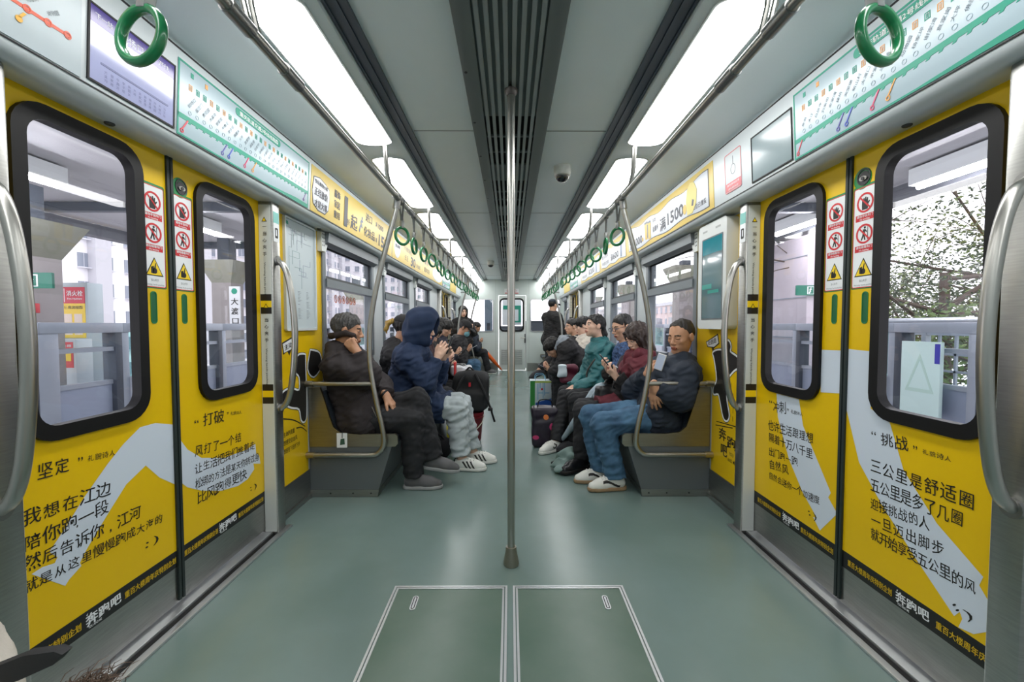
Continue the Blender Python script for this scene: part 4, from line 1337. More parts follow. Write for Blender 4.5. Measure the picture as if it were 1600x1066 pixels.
# ---------------------------------------------------------------- outside the car
CONC = mat('platform_concrete', (196, 192, 198), .7, noise=.1, nscale=3)
GATE = mat('gate_steel', (158, 166, 178), .4, .35)
GATED = mat('gate_dark', (74, 80, 90), .5, .3)
CANO = mat('canopy_sheet', (176, 176, 180), .6)
GLS = glass('gate_glass', (.94, .97, .97), .6, 1.5)
for s in (-1, 1):
    side = 'left' if s < 0 else 'right'
    xo = -9.0 if s < 0 else 7.4
    x0, x1 = sorted((s * 4.5, xo))
    tag(B().box(x0, x1, -4, 40, -.3, -.02).build('platform', CONC), 'grey concrete station platform outside the %s doors' % side, 'platform')
    # canopy: corrugated sheet with purlins and an edge beam
    xe = -8.1 if s < 0 else 5.5
    xa, xb = sorted((s * 2.0, xe))
    root = thing('canopy', ((xa + xb) / 2, 3, 3.05), 'grey corrugated platform canopy seen through the %s windows' % side, 'roof')
    N = 80
    pts = [(xa + (xb - xa) * i / N, 3.12 + .015 * (i % 2)) for i in range(N + 1)]
    B().prism(pts + [(p[0], p[1] + .03) for p in pts[::-1]], lambda a, b, t: V((a, t, b)), -4, 10.6).build('sheet', CANO, root)
    for i in range(5):
        y = -3 + i * 3.3
        B().box(xa, xb, y - .06, y + .06, 2.98, 3.12).build('purlin', GATED, root)
    B().box(min(xe, xe + s * .25), max(xe, xe + s * .25), -4, 10.6, 2.9, 3.25).build('edge_beam', mat('beam_grey', (96, 98, 104), .6), root)

    tag(B().box(*sorted((s * 2.7, s * 3.5)), -4, 40, -2.4, -.9).build('guide_beam', CONC), 'concrete monorail guide beam of the track beside the car on the %s' % side, 'beam')

def gate(s, y0, y1, kind, lab, grp):
    """half-height platform gate panel, 1.17 m tall, on the edge of the platform across the track"""
    X = s * 4.85
    root = thing('platform_gate', (X, (y0 + y1) / 2, -.02), lab, 'gate', grp)
    xs = lambda a, c: sorted((s * a, s * c))
    pw = .20 if kind == 'wide' else .09
    B().box(*xs(4.78, 4.94), y0, y0 + pw, -.02, 1.08, .004).build('post', GATE, root)
    B().box(*xs(4.78, 4.94), y1 - .09, y1, -.02, 1.08, .004).build('post', GATED, root)
    B().box(*xs(4.76, 4.96), y0, y1, 1.06, 1.175, .006).build('top_beam', GATE, root)
    if kind == 'box':
        B().box(*xs(4.74, 5.0), y0 + .09, y1 - .09, -.02, .50, .01).build('drive_box', mat('gate_box', (186, 192, 202), .4, .2), root)
        B().box(*xs(4.84, 4.86), y0 + .09, y1 - .09, .50, 1.06).build('glass_panel', glass('gate_glass_teal', (.66, .86, .84), .8), root, smooth=False)
    else:
        B().box(*xs(4.84, 4.88), y0 + pw, y1 - .09, .02, .44).build('foot_panel', mat('gate_panel', (150, 160, 180), .45, .2), root)
        B().box(*xs(4.82, 4.90), y0 + pw, y1 - .09, .44, .49).build('lower_rail', GATE, root)
        B().box(*xs(4.80, 4.92), y0 + pw, y1 - .09, .84, .89).build('middle_rail', GATE, root)
        B().box(*xs(4.855, 4.865), y0 + pw, y1 - .09, .49, 1.06).build('glass_panel', GLS, root, smooth=False)
    B().box(*xs(4.75, 4.98), y0, y1, -.02, .03).build('foot_sill', GATE, root)
gl = [(3.4, 4.27), (4.27, 5.20), (5.20, 5.95), (5.95, 7.0), (7.0, 8.2), (8.2, 9.4), (9.4, 11.2), (11.2, 13.0), (13.0, 15.0), (15.0, 17.4), (17.4, 20.0), (20.0, 23.0)]
kinds = ['g', 'wide', 'box', 'g', 'g', 'box', 'g', 'g', 'box', 'g', 'g', 'g']
wl = ['mostly hidden by the near pillar', 'in the middle of the big door window', 'at the inner edge of the big door window', 'behind the middle door stickers', 'in the narrow door window', 'past the narrow door window', 'behind the wall map or screen', 'low in the first bench window', 'low past the first bench window', 'low in the second bench window', 'low in the third bench window', 'farthest along']
for s in (-1, 1):
    side = 'left' if s < 0 else 'right'
    for i, (a, c) in enumerate(gl):
        gate(s, a, c, kinds[i] if not (s > 0 and i in (1,)) else 'g', 'half-height platform gate %s on the %s side' % (wl[i], side), 'platform gates')

def column(x, y, w, lab, h0=2.03, hc=2.48, h1=2.97):
    root = thing('platform_column', (x, y, -.02), lab, 'column', 'flared concrete platform columns')
    a = w / 2
    B().box(x - a, x + a, y - a, y + a, -.02, h0).build('shaft', mat('column_concrete', (158, 152, 150), .7, noise=.1, nscale=4), root)
    c = a * 1.9
    b = B()
    vs = [(x - a, y - a, h0), (x + a, y - a, h0), (x + a, y + a, h0), (x - a, y + a, h0), (x - c, y - c, hc), (x + c, y - c, hc), (x + c, y + c, hc), (x - c, y + c, hc)]
    b.add(vs, [[3, 2, 1, 0], [4, 5, 6, 7], [0, 1, 5, 4], [1, 2, 6, 5], [2, 3, 7, 6], [3, 0, 4, 7]])
    b.build('capital', mat('capital_olive', (150, 150, 136), .7, noise=.1, nscale=5), root, smooth=False)
    B().box(x - .12, x + .12, y - .12, y + .12, hc, h1).build('steel_stub', GATED, root)
    return root
column(-6.3, 5.55, .44, 'concrete column with flared top and exit sign in the big left door window')
column(-6, 9.0, .40, 'concrete column with flared top and station name board in the narrow left door window')
column(-6, 16.5, .42, 'flared concrete column seen through the left bench windows')
column(5.05, 12.2, .5, 'flared concrete column in the first right bench window', 2.25, 2.82, 3.0)
column(5.05, 17.9, .5, 'flared concrete column in the second right bench window', 2.25, 2.82, 3.0)
column(5.05, 25.5, .5, 'flared concrete column in the third right bench window', 2.25, 2.82, 3.0)

# station name board on the second column
root = thing('station_sign', (-5.78, 8.75, .8), 'white vertical station name board on the column outside the narrow left window', 'sign')
fq = lambda a, b, t=0: V((-5.8 + a, 8.785 - t, b))
B().box(-5.82, -5.60, 8.765, 8.795, 1.08, 1.95).build('board', PAPER, root, smooth=False)
fs_ = lambda a, b, t=0: V((-5.60 + t, a, b))
t = Text()
for i, ch in enumerate('大渡口'):
    t.line(ch, lambda a, b, t=0: V((-5.82 + a, 8.765 - t, b)), (.035, 1.58 - .2 * i), (.185, 1.58 - .2 * i), .15, .02, t=.004)
t.build('station_name', INK, root)
B().prism(circle(.11, 1.85, .06), lambda a, b, t: V((-5.82 + a, 8.765 - t, b)), 0, .004).build('emblem', TEAL, root, smooth=False)

def exit_sign(x, y, z, lab, sg):
    root = thing('exit_sign', (x, y, z), lab, 'sign')
    q = lambda a, b, t=0: V((x + a, y - t, z + b))
    B().prism(rrect(-.26, .26, 0, .19, .01), q, 0, .03).build('box', mat('exit_green', (16, 104, 84), .4, emit=.25), root, smooth=False)
    b = B().prism([(-.05, .02), (.09, .02), (.09, .17), (-.05, .17)], q, .03, .033, holes=[[(-.03, .03), (.07, .03), (.07, .155), (-.03, .155)]])
    b.prism([(-.005, .03), (.02, .07), (.015, .11), (.035, .10), (.04, .11), (.01, .125), (-.01, .12), (-.005, .075), (-.025, .045)], q, .03, .033)
    b.prism(circle(.02, .137, .012, 12), q, .03, .033)
    b.prism([(sg * .22, .09), (sg * .17, .13), (sg * .17, .10), (sg * .10, .10), (sg * .10, .08), (sg * .17, .08), (sg * .17, .05)], q, .03, .033)
    b.build('running_figure_mark', PAPER, root, smooth=False)
exit_sign(-5.86, 5.22, 1.60, 'green exit sign with left arrow beside the column outside the big left door window', -1)
exit_sign(5.75, 8.10, 1.72, 'green exit sign hanging outside the narrow right door window', 1)
root = thing('fire_alarm', (-5.95, 5.30, 1.36), 'small red fire alarm box under the exit sign on the left platform', 'alarm')
B().box(-6.02, -5.90, 5.25, 5.32, 1.30, 1.42, .006).build('case', RED, root)
B().box(-5.98, -5.94, 5.24, 5.25, 1.34, 1.38).build('button', PAPER, root)

# fire hydrant cabinet with posters
root = thing('hydrant_cabinet', (-6.78, 6.6, -.02), 'free-standing cabinet with red and yellow fire hydrant posters on the left platform', 'cabinet')
q = lambda a, b, t=0: V((-7.06 + a, 6.5 - t, b))
B().box(-7.10, -6.48, 6.5, 6.75, .25, 1.80, .01).build('body', mat('cabinet_grey', (186, 198, 202), .4), root)
B().box(-7.08, -6.50, 6.52, 6.73, -.02, .25).build('plinth', GATED, root)
B().prism([(.0, 1.48), (.54, 1.48), (.54, 1.73), (.0, 1.73)], q, 0, .004).build('red_poster', mat('poster_red', (206, 32, 60), .4), root, smooth=False)
B().prism([(.0, .95), (.54, .95), (.54, 1.48), (.0, 1.48)], q, 0, .004).build('yellow_poster', mat('poster_yellow', (240, 204, 40), .4), root, smooth=False)
t = Text()
t.line('消火栓', q, (.26, 1.60), (.51, 1.60), .09, .02, t=.006)
t.line('Fire Hydrant', q, (.27, 1.54), (.50, 1.54), .04, .01, t=.006)
t.build('poster_caption', PAPER, root)
b = B().prism([(.05, 1.52), (.10, 1.52), (.10, 1.70), (.05, 1.70)], q, .004, .006)
b.prism(circle(.165, 1.63, .04), q, .004, .006, holes=[circle(.165, 1.63, .026)]); b.prism([(.225, 1.50), (.235, 1.50), (.235, 1.71), (.225, 1.71)], q, .004, .006)
b.build('hydrant_mark', PAPER, root, smooth=False)
Text().line('消火栓使用流程图', q, (.05, 1.40), (.50, 1.40), .05, .01, t=.006).build('poster_text', INK, root)
b = B()
for i in range(3):
    for j in range(2):
        b.prism([(.06 + i * .155, 1.0 + j * .19), (.18 + i * .155, 1.0 + j * .19), (.18 + i * .155, 1.13 + j * .19), (.06 + i * .155, 1.13 + j * .19)], q, .004, .006)
b.build('picture_panels', mat('poster_pink', (230, 214, 200), .5), root, smooth=False)
root = thing('extinguisher_cabinet', (-6.7, 6.3, -.02), 'low cabinet with red fire extinguisher posters behind the left platform gate', 'cabinet')
B().box(-7.02, -6.38, 6.2, 6.45, -.02, .94, .01).build('body', mat('cabinet_grey2', (206, 214, 218), .4), root)
q = lambda a, b, t=0: V((-7.0 + a, 6.2 - t, b))
for a0 in (.03, .33):
    B().prism([(a0, .52), (a0 + .25, .52), (a0 + .25, .90), (a0, .90)], q, 0, .004).build('red_poster', MATS['poster_red'], root, smooth=False)
Text().line('灭火器', q, (.05, .60), (.26, .60), .09, .02, t=.006).line('灭火器', q, (.35, .83), (.56, .83), .04, .02, t=.006).build('poster_caption', PAPER, root)
B().prism([(.36, .62), (.55, .62), (.55, .76), (.36, .76)], q, .004, .006).build('picture_panel', MATS['poster_yellow'], root, smooth=False)

# apartment towers on the left
WINM = mat('tower_window', (140, 147, 160), .25)
def tower(x, y, w, d, z1, m, lab, rows, cols, seed, group='apartment towers beyond the left platform'):
    """slab of flats; windows on the faces that look at the train"""
    r = random.Random(seed)
    z0 = -14
    root = thing('apartment_tower', (x, y, z0), lab, 'building', group)
    B().box(x - w / 2, x + w / 2, y - d / 2, y + d / 2, z0, z1).build('wall', m, root, smooth=False)
    fx = x + w / 2 if x < 0 else x - w / 2
    sg = 1 if x < 0 else -1
    b = B().box(-.06, .06, -.62, .62, -.75, .75)
    b.mi(1); b.box(-.08, .08, -.02, .02, -.75, .75); b.box(-.5, .08, -.68, .68, -.86, -.76) if sg < 0 else b.box(-.08, .5, -.68, .68, -.86, -.76)
    wo = None
    zlo = -4
    for i in range(rows):
        for j in range(cols):
            p = V((fx - x, -d / 2 + d * (j + .5) / cols, zlo + 3.0 * i - z0))
            if wo is None:
                wo = b.build('window', [WINM, mat('tower_trim', (214, 214, 222), .6)], None, smooth=False, origin=(0, 0, 0))
                wo.parent = root
                o = wo
            else:
                o = wo.copy(); COL.objects.link(o)
            o.location = p
    # face towards the station (-y)
    b = B().box(-.62, .62, -.06, .06, -.75, .75)
    b.mi(1); b.box(-.02, .02, -.08, .08, -.75, .75); b.box(-.68, .68, -.5, .08, -.86, -.76)
    wo = None
    c2 = max(2, int(w / 2.6))
    for i in range(min(rows, 9)):
        for j in range(c2):
            p = V((-w / 2 + w * (j + .5) / c2, -d / 2, zlo + 3.0 * i - z0))
            if wo is None:
                wo = b.build('window', [WINM, MATS['tower_trim']], None, smooth=False, origin=(0, 0, 0))
                wo.parent = root
                o = wo
            else:
                o = wo.copy(); COL.objects.link(o)
            o.location = p
    # balcony stacks
    for j in range(0, cols, 3):
        yy = y - d / 2 + d * (j + 1.0) / cols
        B().box(min(fx, fx + sg * .9), max(fx, fx + sg * .9), yy - .9, yy + .9, z0, z1 - 3).build('balcony_stack', mat('balcony_grey', (192, 191, 198), .7), root, smooth=False)
    B().box(x - w / 2 - .3, x + w / 2 + .3, y - d / 2 - .3, y + d / 2 + .3, z1, z1 + .8).build('roof_slab', mat('tower_trim', (214, 214, 222), .6), root, smooth=False)
    return root
TW = mat('tower_white', (236, 234, 238), .7); TG = mat('tower_grey', (214, 211, 216), .7); TP = mat('tower_pale', (234, 230, 232), .7)
tower(-50, 47.5, 10, 8, 16, TW, 'white apartment tower at the left of the big left door window', 7, 3, 1)
tower(-61, 63.5, 8, 11, 22, TG, 'grey apartment tower with balconies in the middle of the big left door window', 9, 5, 2)
tower(-50, 59.5, 7, 9, 25, TP, 'pale apartment tower at the right of the big left door window', 9, 4, 3)
tower(-50, 82, 8, 14, 25, TW, 'white apartment tower in the narrow left door window', 10, 6, 4)
tower(-50, 108, 8, 18, 28, TG, 'grey apartment tower beside the framed map and first bench window', 10, 8, 5)
tower(-46, 128, 8, 16, 30, TW, 'white apartment tower in the first left bench window', 11, 7, 6)
tower(-44, 160, 8, 22, 30, TG, 'grey apartment tower in the second left bench window', 11, 8, 7)
tower(-44, 205, 8, 26, 30, TP, 'pale apartment tower in the third left bench window', 11, 8, 8)
tower(44, 110, 10, 26, 6, mat('tower_pink', (226, 206, 204), .7), 'low pale pink building in the first right bench window', 4, 8, 9, 'low buildings beyond the right platform')
tower(44, 170, 10, 30, 7, TP, 'low pale building in the farther right bench windows', 4, 8, 10, 'low buildings beyond the right platform')

# right platform: stair wall, lattice railing, notice panel
root = thing('stair_wall', (6.3, 9.2, -.02), 'pinkish grey stair enclosure wall outside the narrow right door window', 'wall')
B().box(5.75, 6.9, 8.15, 10.2, -.02, 3.05).build('wall_slab', mat('stair_pink', (212, 202, 210), .6, noise=.05, nscale=2), root, smooth=False)
for z in (.9, 1.7, 2.5):
    B().box(5.735, 5.75, 8.15, 10.2, z - .008, z + .008).build('panel_joint', GATE, root, smooth=False)
root = thing('lattice_railing', (6.2, 3.5, -.02), 'steel railing with square lattice on the right platform', 'railing')
B().tube([(6.2, 1, 1.21), (6.2, 8.1, 1.21)], .05, 10).build('top_rail', mat('rail_bright', (190, 196, 202), .3, .8), root)
for z in (.1, 1.0):
    B().box(6.17, 6.23, 1, 8.1, z, z + .06).build('cross_rail', GATE, root)
for i in range(9):
    y = 1.1 + i * .85
    B().box(6.16, 6.24, y, y + .07, -.02, 1.18).build('post', GATE, root)
for i in range(8):
    y = 1.1 + i * .85 + .12
    b = B()
    for z in (.25, .48, .72):
        b.box(6.185, 6.215, y - .07, y + .74, z, z + .03)
    for yy in (y + .1, y + .32, y + .55):
        b.box(6.185, 6.215, yy, yy + .03, .12, 1.0)
    b.build('lattice', GATE, root)
root = thing('platform_notice', (4.72, 4.82, .1), 'pale green board with faint triangle on the right platform gate', 'sign')
q = lambda a, b, t=0: V((4.70 - t, a, b))
B().box(4.70, 4.74, 4.56, 5.02, .12, .96, .003).build('board', mat('board_green', (206, 232, 228), .4), root)
B().prism([(4.62, .38), (4.96, .38), (4.79, .82)], q, 0, .003, holes=[[(4.66, .42), (4.92, .42), (4.79, .75)]]).build('triangle_mark', mat('board_mark', (186, 216, 206), .4), root, smooth=False)
B().prism([(4.565, .72), (4.62, .72), (4.62, .94), (4.565, .94)], q, 0, .004).build('blue_tag', mat('tag_blue', (60, 60, 170), .4), root, smooth=False)

# trees behind the right platform
BARK = mat('bark', (86, 74, 66), .8)
def tree(x, y, z, h, R_, seed, lab, n_leaf, mats):
    r = random.Random(seed)
    root = thing('tree', (x, y, z), lab, 'tree')
    b = B()
    tips = []
    b.tube([(x, y, z), (x + .1, y + .1, z + h * .35), (x - .1, y, z + h * .6)], [.16, .12, .08], 8, smooth=4)
    for i in range(15):
        t0 = r.uniform(.25, .62)
        p = V((x, y, z + h * t0))
        th = r.uniform(0, 2 * PI)
        d = V((math.cos(th), math.sin(th), r.uniform(.0, .9)))
        pts = [p]
        for k_ in range(4):
            d = (d + V((r.uniform(-.4, .4), r.uniform(-.4, .4), r.uniform(-.35, .3)))).normalized()
            pts.append(pts[-1] + d * R_ * .28)
            tips.append(pts[-1].copy())
            for q_ in range(2):
                d2 = (d + V((r.uniform(-1, 1), r.uniform(-1, 1), r.uniform(-.6, .7)))).normalized()
                tw = [pts[-1], pts[-1] + d2 * R_ * .14, pts[-1] + d2 * R_ * .25 + V((0, 0, -.06))]
                b.tube(tw, [.014, .009, .004], 4)
                tips += [tw[1].copy(), tw[2].copy()]
        b.tube(pts, [.06, .04, .028, .018, .01], 6)
    b.build('trunk', BARK, root)
    vs, fs, mi = [], [], []
    for i in range(n_leaf):
        c = r.choice(tips) + V((r.gauss(0, .16), r.gauss(0, .16), r.gauss(0, .13))) * R_ * .5
        if c.x < 7.0: continue
        u = V((r.uniform(-1, 1), r.uniform(-1, 1), r.uniform(-.6, .6))).normalized()
        w = u.cross(V((r.uniform(-1, 1), r.uniform(-1, 1), r.uniform(-1, 1)))).normalized()
        s_ = r.uniform(.04, .075)
        k_ = len(vs)
        m_ = c + w.cross(u) * s_ * .3
        vs += [c - u * s_, c + w * s_ * .5, c + u * s_ * 1.1, c - w * s_ * .5, m_]
        fs += [[k_, k_ + 1, k_ + 4], [k_ + 1, k_ + 2, k_ + 4], [k_ + 2, k_ + 3, k_ + 4], [k_ + 3, k_, k_ + 4]]
        mi += [r.choice((0, 0, 1))] * 4
    lo = link_mesh('foliage', [v[:] for v in vs], fs, mats, root, False, mi)
    lo['kind'] = 'stuff'
LG = [mat('leaf_dark', (84, 96, 76), .6), mat('leaf_green', (118, 132, 86), .6)]
tree(9.6, 9.2, -4, 10.5, 5.0, 11, 'thin leafy tree filling the big right door window', 12000, LG)
tree(13.5, 11.5, -4, 11.6, 5.0, 12, 'second leafy tree behind and right of the first one in the right door window', 8000, LG)
tree(11.5, 14.5, -4, 9.5, 4.0, 13, 'leafy tree at the far edge of the big right door window', 3000, LG)
def bush(x, y, lab, seed):
    r = random.Random(seed)
    vs, fs = [], []
    for i in range(2600):
        th, ph = r.uniform(0, 2 * PI), math.acos(r.uniform(-.2, 1))
        R_ = 1.45 * r.uniform(.75, 1.05)
        c = V((x + R_ * .8 * math.cos(th) * math.sin(ph), y + R_ * 1.5 * math.sin(th) * math.sin(ph), -.4 + R_ * 1.35 * math.cos(ph)))
        u = V((r.uniform(-1, 1), r.uniform(-1, 1), r.uniform(-1, 1))).normalized(); w = u.orthogonal().normalized()
        k_ = len(vs); s_ = r.uniform(.05, .09)
        vs += [c - u * s_, c + w * s_ * .5, c + u * s_, c - w * s_ * .5]
        fs.append([k_, k_ + 1, k_ + 2, k_ + 3])
    root = thing('bush', (x, y, -1), lab, 'bush', 'bushes behind the right platform railing')
    link_mesh('foliage', [v[:] for v in vs], fs, [mat('bush_green', (92, 116, 62), .6)], root, False)['kind'] = 'stuff'
    B().tube([(x, y, -3), (x, y, -.4)], .06, 6).build('stem', BARK, root)
bush(8.6, 8.0, 'green bush in the middle of the big right door window behind the railing', 1)
bush(8.7, 11.4, 'green bush toward the far side of the big right door window', 2)
bush(8.6, 4.6, 'green bush toward the near side of the big right door window', 3)
tag(B().box(5.6, 60, -20, 240, -14.2, -14).build('ground', mat('ground_green', (120, 124, 110), .9)), 'distant ground below the right platform', 'ground')['kind'] = 'structure'
tag(B().box(-90, -9, -20, 260, -14.2, -14).build('ground', mat('ground_grey', (140, 140, 142), .9)), 'distant ground below the left platform', 'ground')['kind'] = 'structure'
for s in (-1, 1):
    side = 'left' if s < 0 else 'right'
    for i, y in enumerate((1.8, 4.6, 7.4)):
        X = s * (5.6 if s < 0 else 5.1)
        root = thing('platform_lamp', (X, y, 2.95), 'white tube lamp under the %s platform canopy, %s in its row' % (side, ('first', 'second', 'third', 'fourth', 'fifth', 'sixth')[i]), 'lamp', 'tube lamps under the platform canopies')
        B().box(X - .08, X + .08, y - .75, y + .75, 2.90, 3.10).build('housing', PAPER, root)
        B().tube([(X, y - .7, 2.87), (X, y + .7, 2.87)], .03, 8).build('tube', emitter('tube_white', (250, 250, 255), TUBE), root)

# driver's cab behind the end wall
root = thing('cab_desk', (.85, 11.2, 0), 'dark cab desk behind the right end window', 'desk')
B().box(.42, 1.3, 10.95, 11.4, 0, 1.26, .01).build('body', mat('cab_dark', (58, 64, 72), .6), root)
B().box(.44, 1.28, 10.94, 10.95, 1.0, 1.2).build('panel', mat('cab_panel', (84, 90, 98), .6), root)
root = thing('cab_post', (-.56, 11.0, 0), 'dark grey cab post behind the left end window', 'post')
B().box(-.66, -.46, 10.95, 11.05, 0, 2.2, .005).build('column', mat('cab_post_grey', (110, 124, 138), .5), root)
B().box(-.60, -.52, 10.93, 10.95, 1.02, 1.2).build('switch_box', MATS['cab_dark'], root)
root = thing('cab_sign', (.12, 11.1, 1.2), 'green and white panel behind the end door window', 'sign')
B().box(-.2, .30, 11.1, 11.12, 1.15, 1.85).build('board', PAPER, root)
b = B().box(-.18, .28, 11.09, 11.1, 1.56, 1.66).box(.22, .28, 11.09, 11.1, 1.22, 1.56).box(.12, .22, 11.09, 11.1, 1.22, 1.26)
b.build('green_bars', TEAL, root)
root = thing('cab_console', (.1, 11.2, 0), 'dark cab console low behind the end door window', 'desk')
B().box(-.25, .36, 11.0, 11.3, 0, 1.12, .02).build('body', MATS['cab_dark'], root)
B().box(-.20, .1, 10.97, 11.0, .9, 1.05, .01).build('panel', MATS['cab_panel'], root)
# ---------------------------------------------------------------- people: smooth-union distance fields turned into meshes
A3 = lambda *v: np.array(v, dtype=np.float64)
def unit(v):
    v = np.array(v, float)
    return v / (np.linalg.norm(v) + 1e-12)

class SDF:
    def __init__(self, lo, hi, h):
        self.lo = np.array(lo, float); self.h = h
        self.n = np.ceil((np.array(hi, float) - self.lo) / h).astype(int) + 1
        self.D = np.full(self.n, .5, dtype=np.float32)
        self.ax = [(self.lo[i] + h * np.arange(self.n[i])).astype(np.float32) for i in range(3)]
    def put(self, fn, lo, hi, k=0.0, mode='u'):
        m = max(k, 3 * self.h)
        i0 = np.clip(np.floor((np.array(lo) - m - self.lo) / self.h).astype(int), 0, self.n)
        i1 = np.clip(np.ceil((np.array(hi) + m - self.lo) / self.h).astype(int) + 1, 0, self.n)
        if (i1 <= i0).any():
            return self
        sl = tuple(slice(a, b) for a, b in zip(i0, i1))
        x = self.ax[0][sl[0]][:, None, None]; y = self.ax[1][sl[1]][None, :, None]; z = self.ax[2][sl[2]][None, None, :]
        d = fn(x, y, z).astype(np.float32)
        a = self.D[sl]
        if mode == 'u':
            r = np.minimum(a, d)
            if k > 0:
                hh = np.maximum(k - np.abs(a - d), 0) / k
                r = r - hh * hh * (k * .25)
        else:                                     # subtract d
            r = np.maximum(a, -d)
            if k > 0:
                hh = np.maximum(k - np.abs(a + d), 0) / k
                r = r + hh * hh * (k * .25)
        self.D[sl] = r
        return self
    def cap(self, a, b, ra, rb=None, k=.02, cut=False, cut0=False, mode='u'):
        rb = ra if rb is None else rb
        a = np.array(a, float); b = np.array(b, float)
        ab = b - a; L2 = float(ab @ ab) + 1e-12; L = math.sqrt(L2)
        R_ = max(ra, rb)
        def fn(x, y, z):
            px, py, pz = x - a[0], y - a[1], z - a[2]
            t0 = (px * ab[0] + py * ab[1] + pz * ab[2]) / L2
            t = np.clip(t0, 0, 1)
            d = np.sqrt((px - t * ab[0]) ** 2 + (py - t * ab[1]) ** 2 + (pz - t * ab[2]) ** 2) - (ra + (rb - ra) * t)
            if cut: d = np.maximum(d, (t0 - 1) * L)
            if cut0: d = np.maximum(d, -t0 * L)
            return d
        return self.put(fn, np.minimum(a, b) - R_, np.maximum(a, b) + R_, k, mode)
    def chain(self, pts, rs, k=.02, cut=False):
        for i in range(len(pts) - 1):
            self.cap(pts[i], pts[i + 1], rs[i], rs[i + 1], k if i else k, cut and i == len(pts) - 2)
        return self
    def ell(self, c, r, M=None, k=.02, mode='u'):
        """ellipsoid; M rows are its local axes"""
        c = np.array(c, float); M = np.eye(3) if M is None else np.array(M)
        R_ = max(r)
        def fn(x, y, z):
            p = [x - c[0], y - c[1], z - c[2]]
            q = [(M[i][0] * p[0] + M[i][1] * p[1] + M[i][2] * p[2]) for i in range(3)]
            k0 = np.sqrt(sum((q[i] / r[i]) ** 2 for i in range(3)))
            k1 = np.sqrt(sum((q[i] / r[i] ** 2) ** 2 for i in range(3))) + 1e-9
            return k0 * (k0 - 1) / k1
        return self.put(fn, c - R_, c + R_, k, mode)
    def box(self, c, r, M=None, rnd=.01, k=.0, mode='u'):
        c = np.array(c, float); M = np.eye(3) if M is None else np.array(M)
        R_ = float(np.linalg.norm(r))
        def fn(x, y, z):
            p = [x - c[0], y - c[1], z - c[2]]
            q = [np.abs(M[i][0] * p[0] + M[i][1] * p[1] + M[i][2] * p[2]) - (r[i] - rnd) for i in range(3)]
            o = np.sqrt(sum(np.maximum(v, 0) ** 2 for v in q))
            return o + np.minimum(np.maximum(q[0], np.maximum(q[1], q[2])), 0) - rnd
        return self.put(fn, c - R_, c + R_, k, mode)
    def plane_cut(self, p, n):
        """remove everything on the side the normal points to"""
        p = np.array(p, float); n = unit(n)
        x = self.ax[0][:, None, None]; y = self.ax[1][None, :, None]; z = self.ax[2][None, None, :]
        self.D = np.maximum(self.D, ((x - p[0]) * n[0] + (y - p[1]) * n[1] + (z - p[2]) * n[2]).astype(np.float32))
        return self
    def wrinkle(self, amp, freq, seed=0, aniso=(1, 1, 1)):
        r = np.random.RandomState(seed)
        x = self.ax[0][:, None, None] * aniso[0]; y = self.ax[1][None, :, None] * aniso[1]; z = self.ax[2][None, None, :] * aniso[2]
        near = np.abs(self.D) < .04
        idx = np.nonzero(near)
        xs = self.ax[0][idx[0]] * aniso[0]; ys = self.ax[1][idx[1]] * aniso[1]; zs = self.ax[2][idx[2]] * aniso[2]
        s = np.zeros(len(xs), dtype=np.float32)
        for i in range(4):
            d = unit(r.normal(size=3)); e = unit(r.normal(size=3)); ph = r.uniform(0, 6.28, 2)
            f = freq * r.uniform(.7, 1.5)
            s += np.sin(f * (d[0] * xs + d[1] * ys + d[2] * zs) + ph[0] + 1.6 * np.sin(f * .45 * (e[0] * xs + e[1] * ys + e[2] * zs) + ph[1])).astype(np.float32)
        self.D[idx] += amp * .5 * s
        return self
    def quilt(self, amp, p, axis, step):
        """puffer seams: grooves every step along an axis"""
        idx = np.nonzero(np.abs(self.D) < .04)
        a = unit(axis)
        t = (self.ax[0][idx[0]] - p[0]) * a[0] + (self.ax[1][idx[1]] - p[1]) * a[1] + (self.ax[2][idx[2]] - p[2]) * a[2]
        self.D[idx] += (amp * (1 - np.abs(np.sin(PI * t / step)) ** .6)).astype(np.float32)
        return self
    def mesh(self):
        g = vdb.FloatGrid(self.h * 3)
        g.copyFromArray(np.clip(self.D, -3 * self.h, 3 * self.h))
        pts, quads = g.convertToQuads(0.0)
        return pts.astype(np.float64) * self.h + self.lo, quads[:, ::-1]
    def build(self, name, mats, parent, paint=None):
        v, f = self.mesh()
        if len(v) == 0:
            return None
        mi = None
        if paint is not None:
            c = v[f].mean(1)
            mi = paint(c)
        if not isinstance(mats, (list, tuple)): mats = [mats]
        off = np.array(wloc(parent)) if parent is not None else np.array([(v[:, 0].min() + v[:, 0].max()) / 2, (v[:, 1].min() + v[:, 1].max()) / 2, v[:, 2].min()])
        me = bpy.data.meshes.new(name)
        me.vertices.add(len(v)); me.vertices.foreach_set('co', (v - off).astype(np.float32).ravel())
        me.loops.add(f.size); me.loops.foreach_set('vertex_index', f.astype(np.int32).ravel())
        me.polygons.add(len(f)); me.polygons.foreach_set('loop_start', np.arange(0, f.size, 4, dtype=np.int32))
        for m in mats: me.materials.append(m)
        me.update(calc_edges=True)
        if mi is not None: me.polygons.foreach_set('material_index', np.asarray(mi, dtype=np.int32))
        me.shade_smooth()
        o = bpy.data.objects.new(name, me)
        COL.objects.link(o)
        if parent is not None: o.parent = parent
        else: o.location = off
        return o

def frame(f, u=(0, 0, 1)):
    f = unit(f); u = np.array(u, float)
    u = unit(u - f * (u @ f))
    l = np.cross(u, f)
    return np.array([f, l, u])

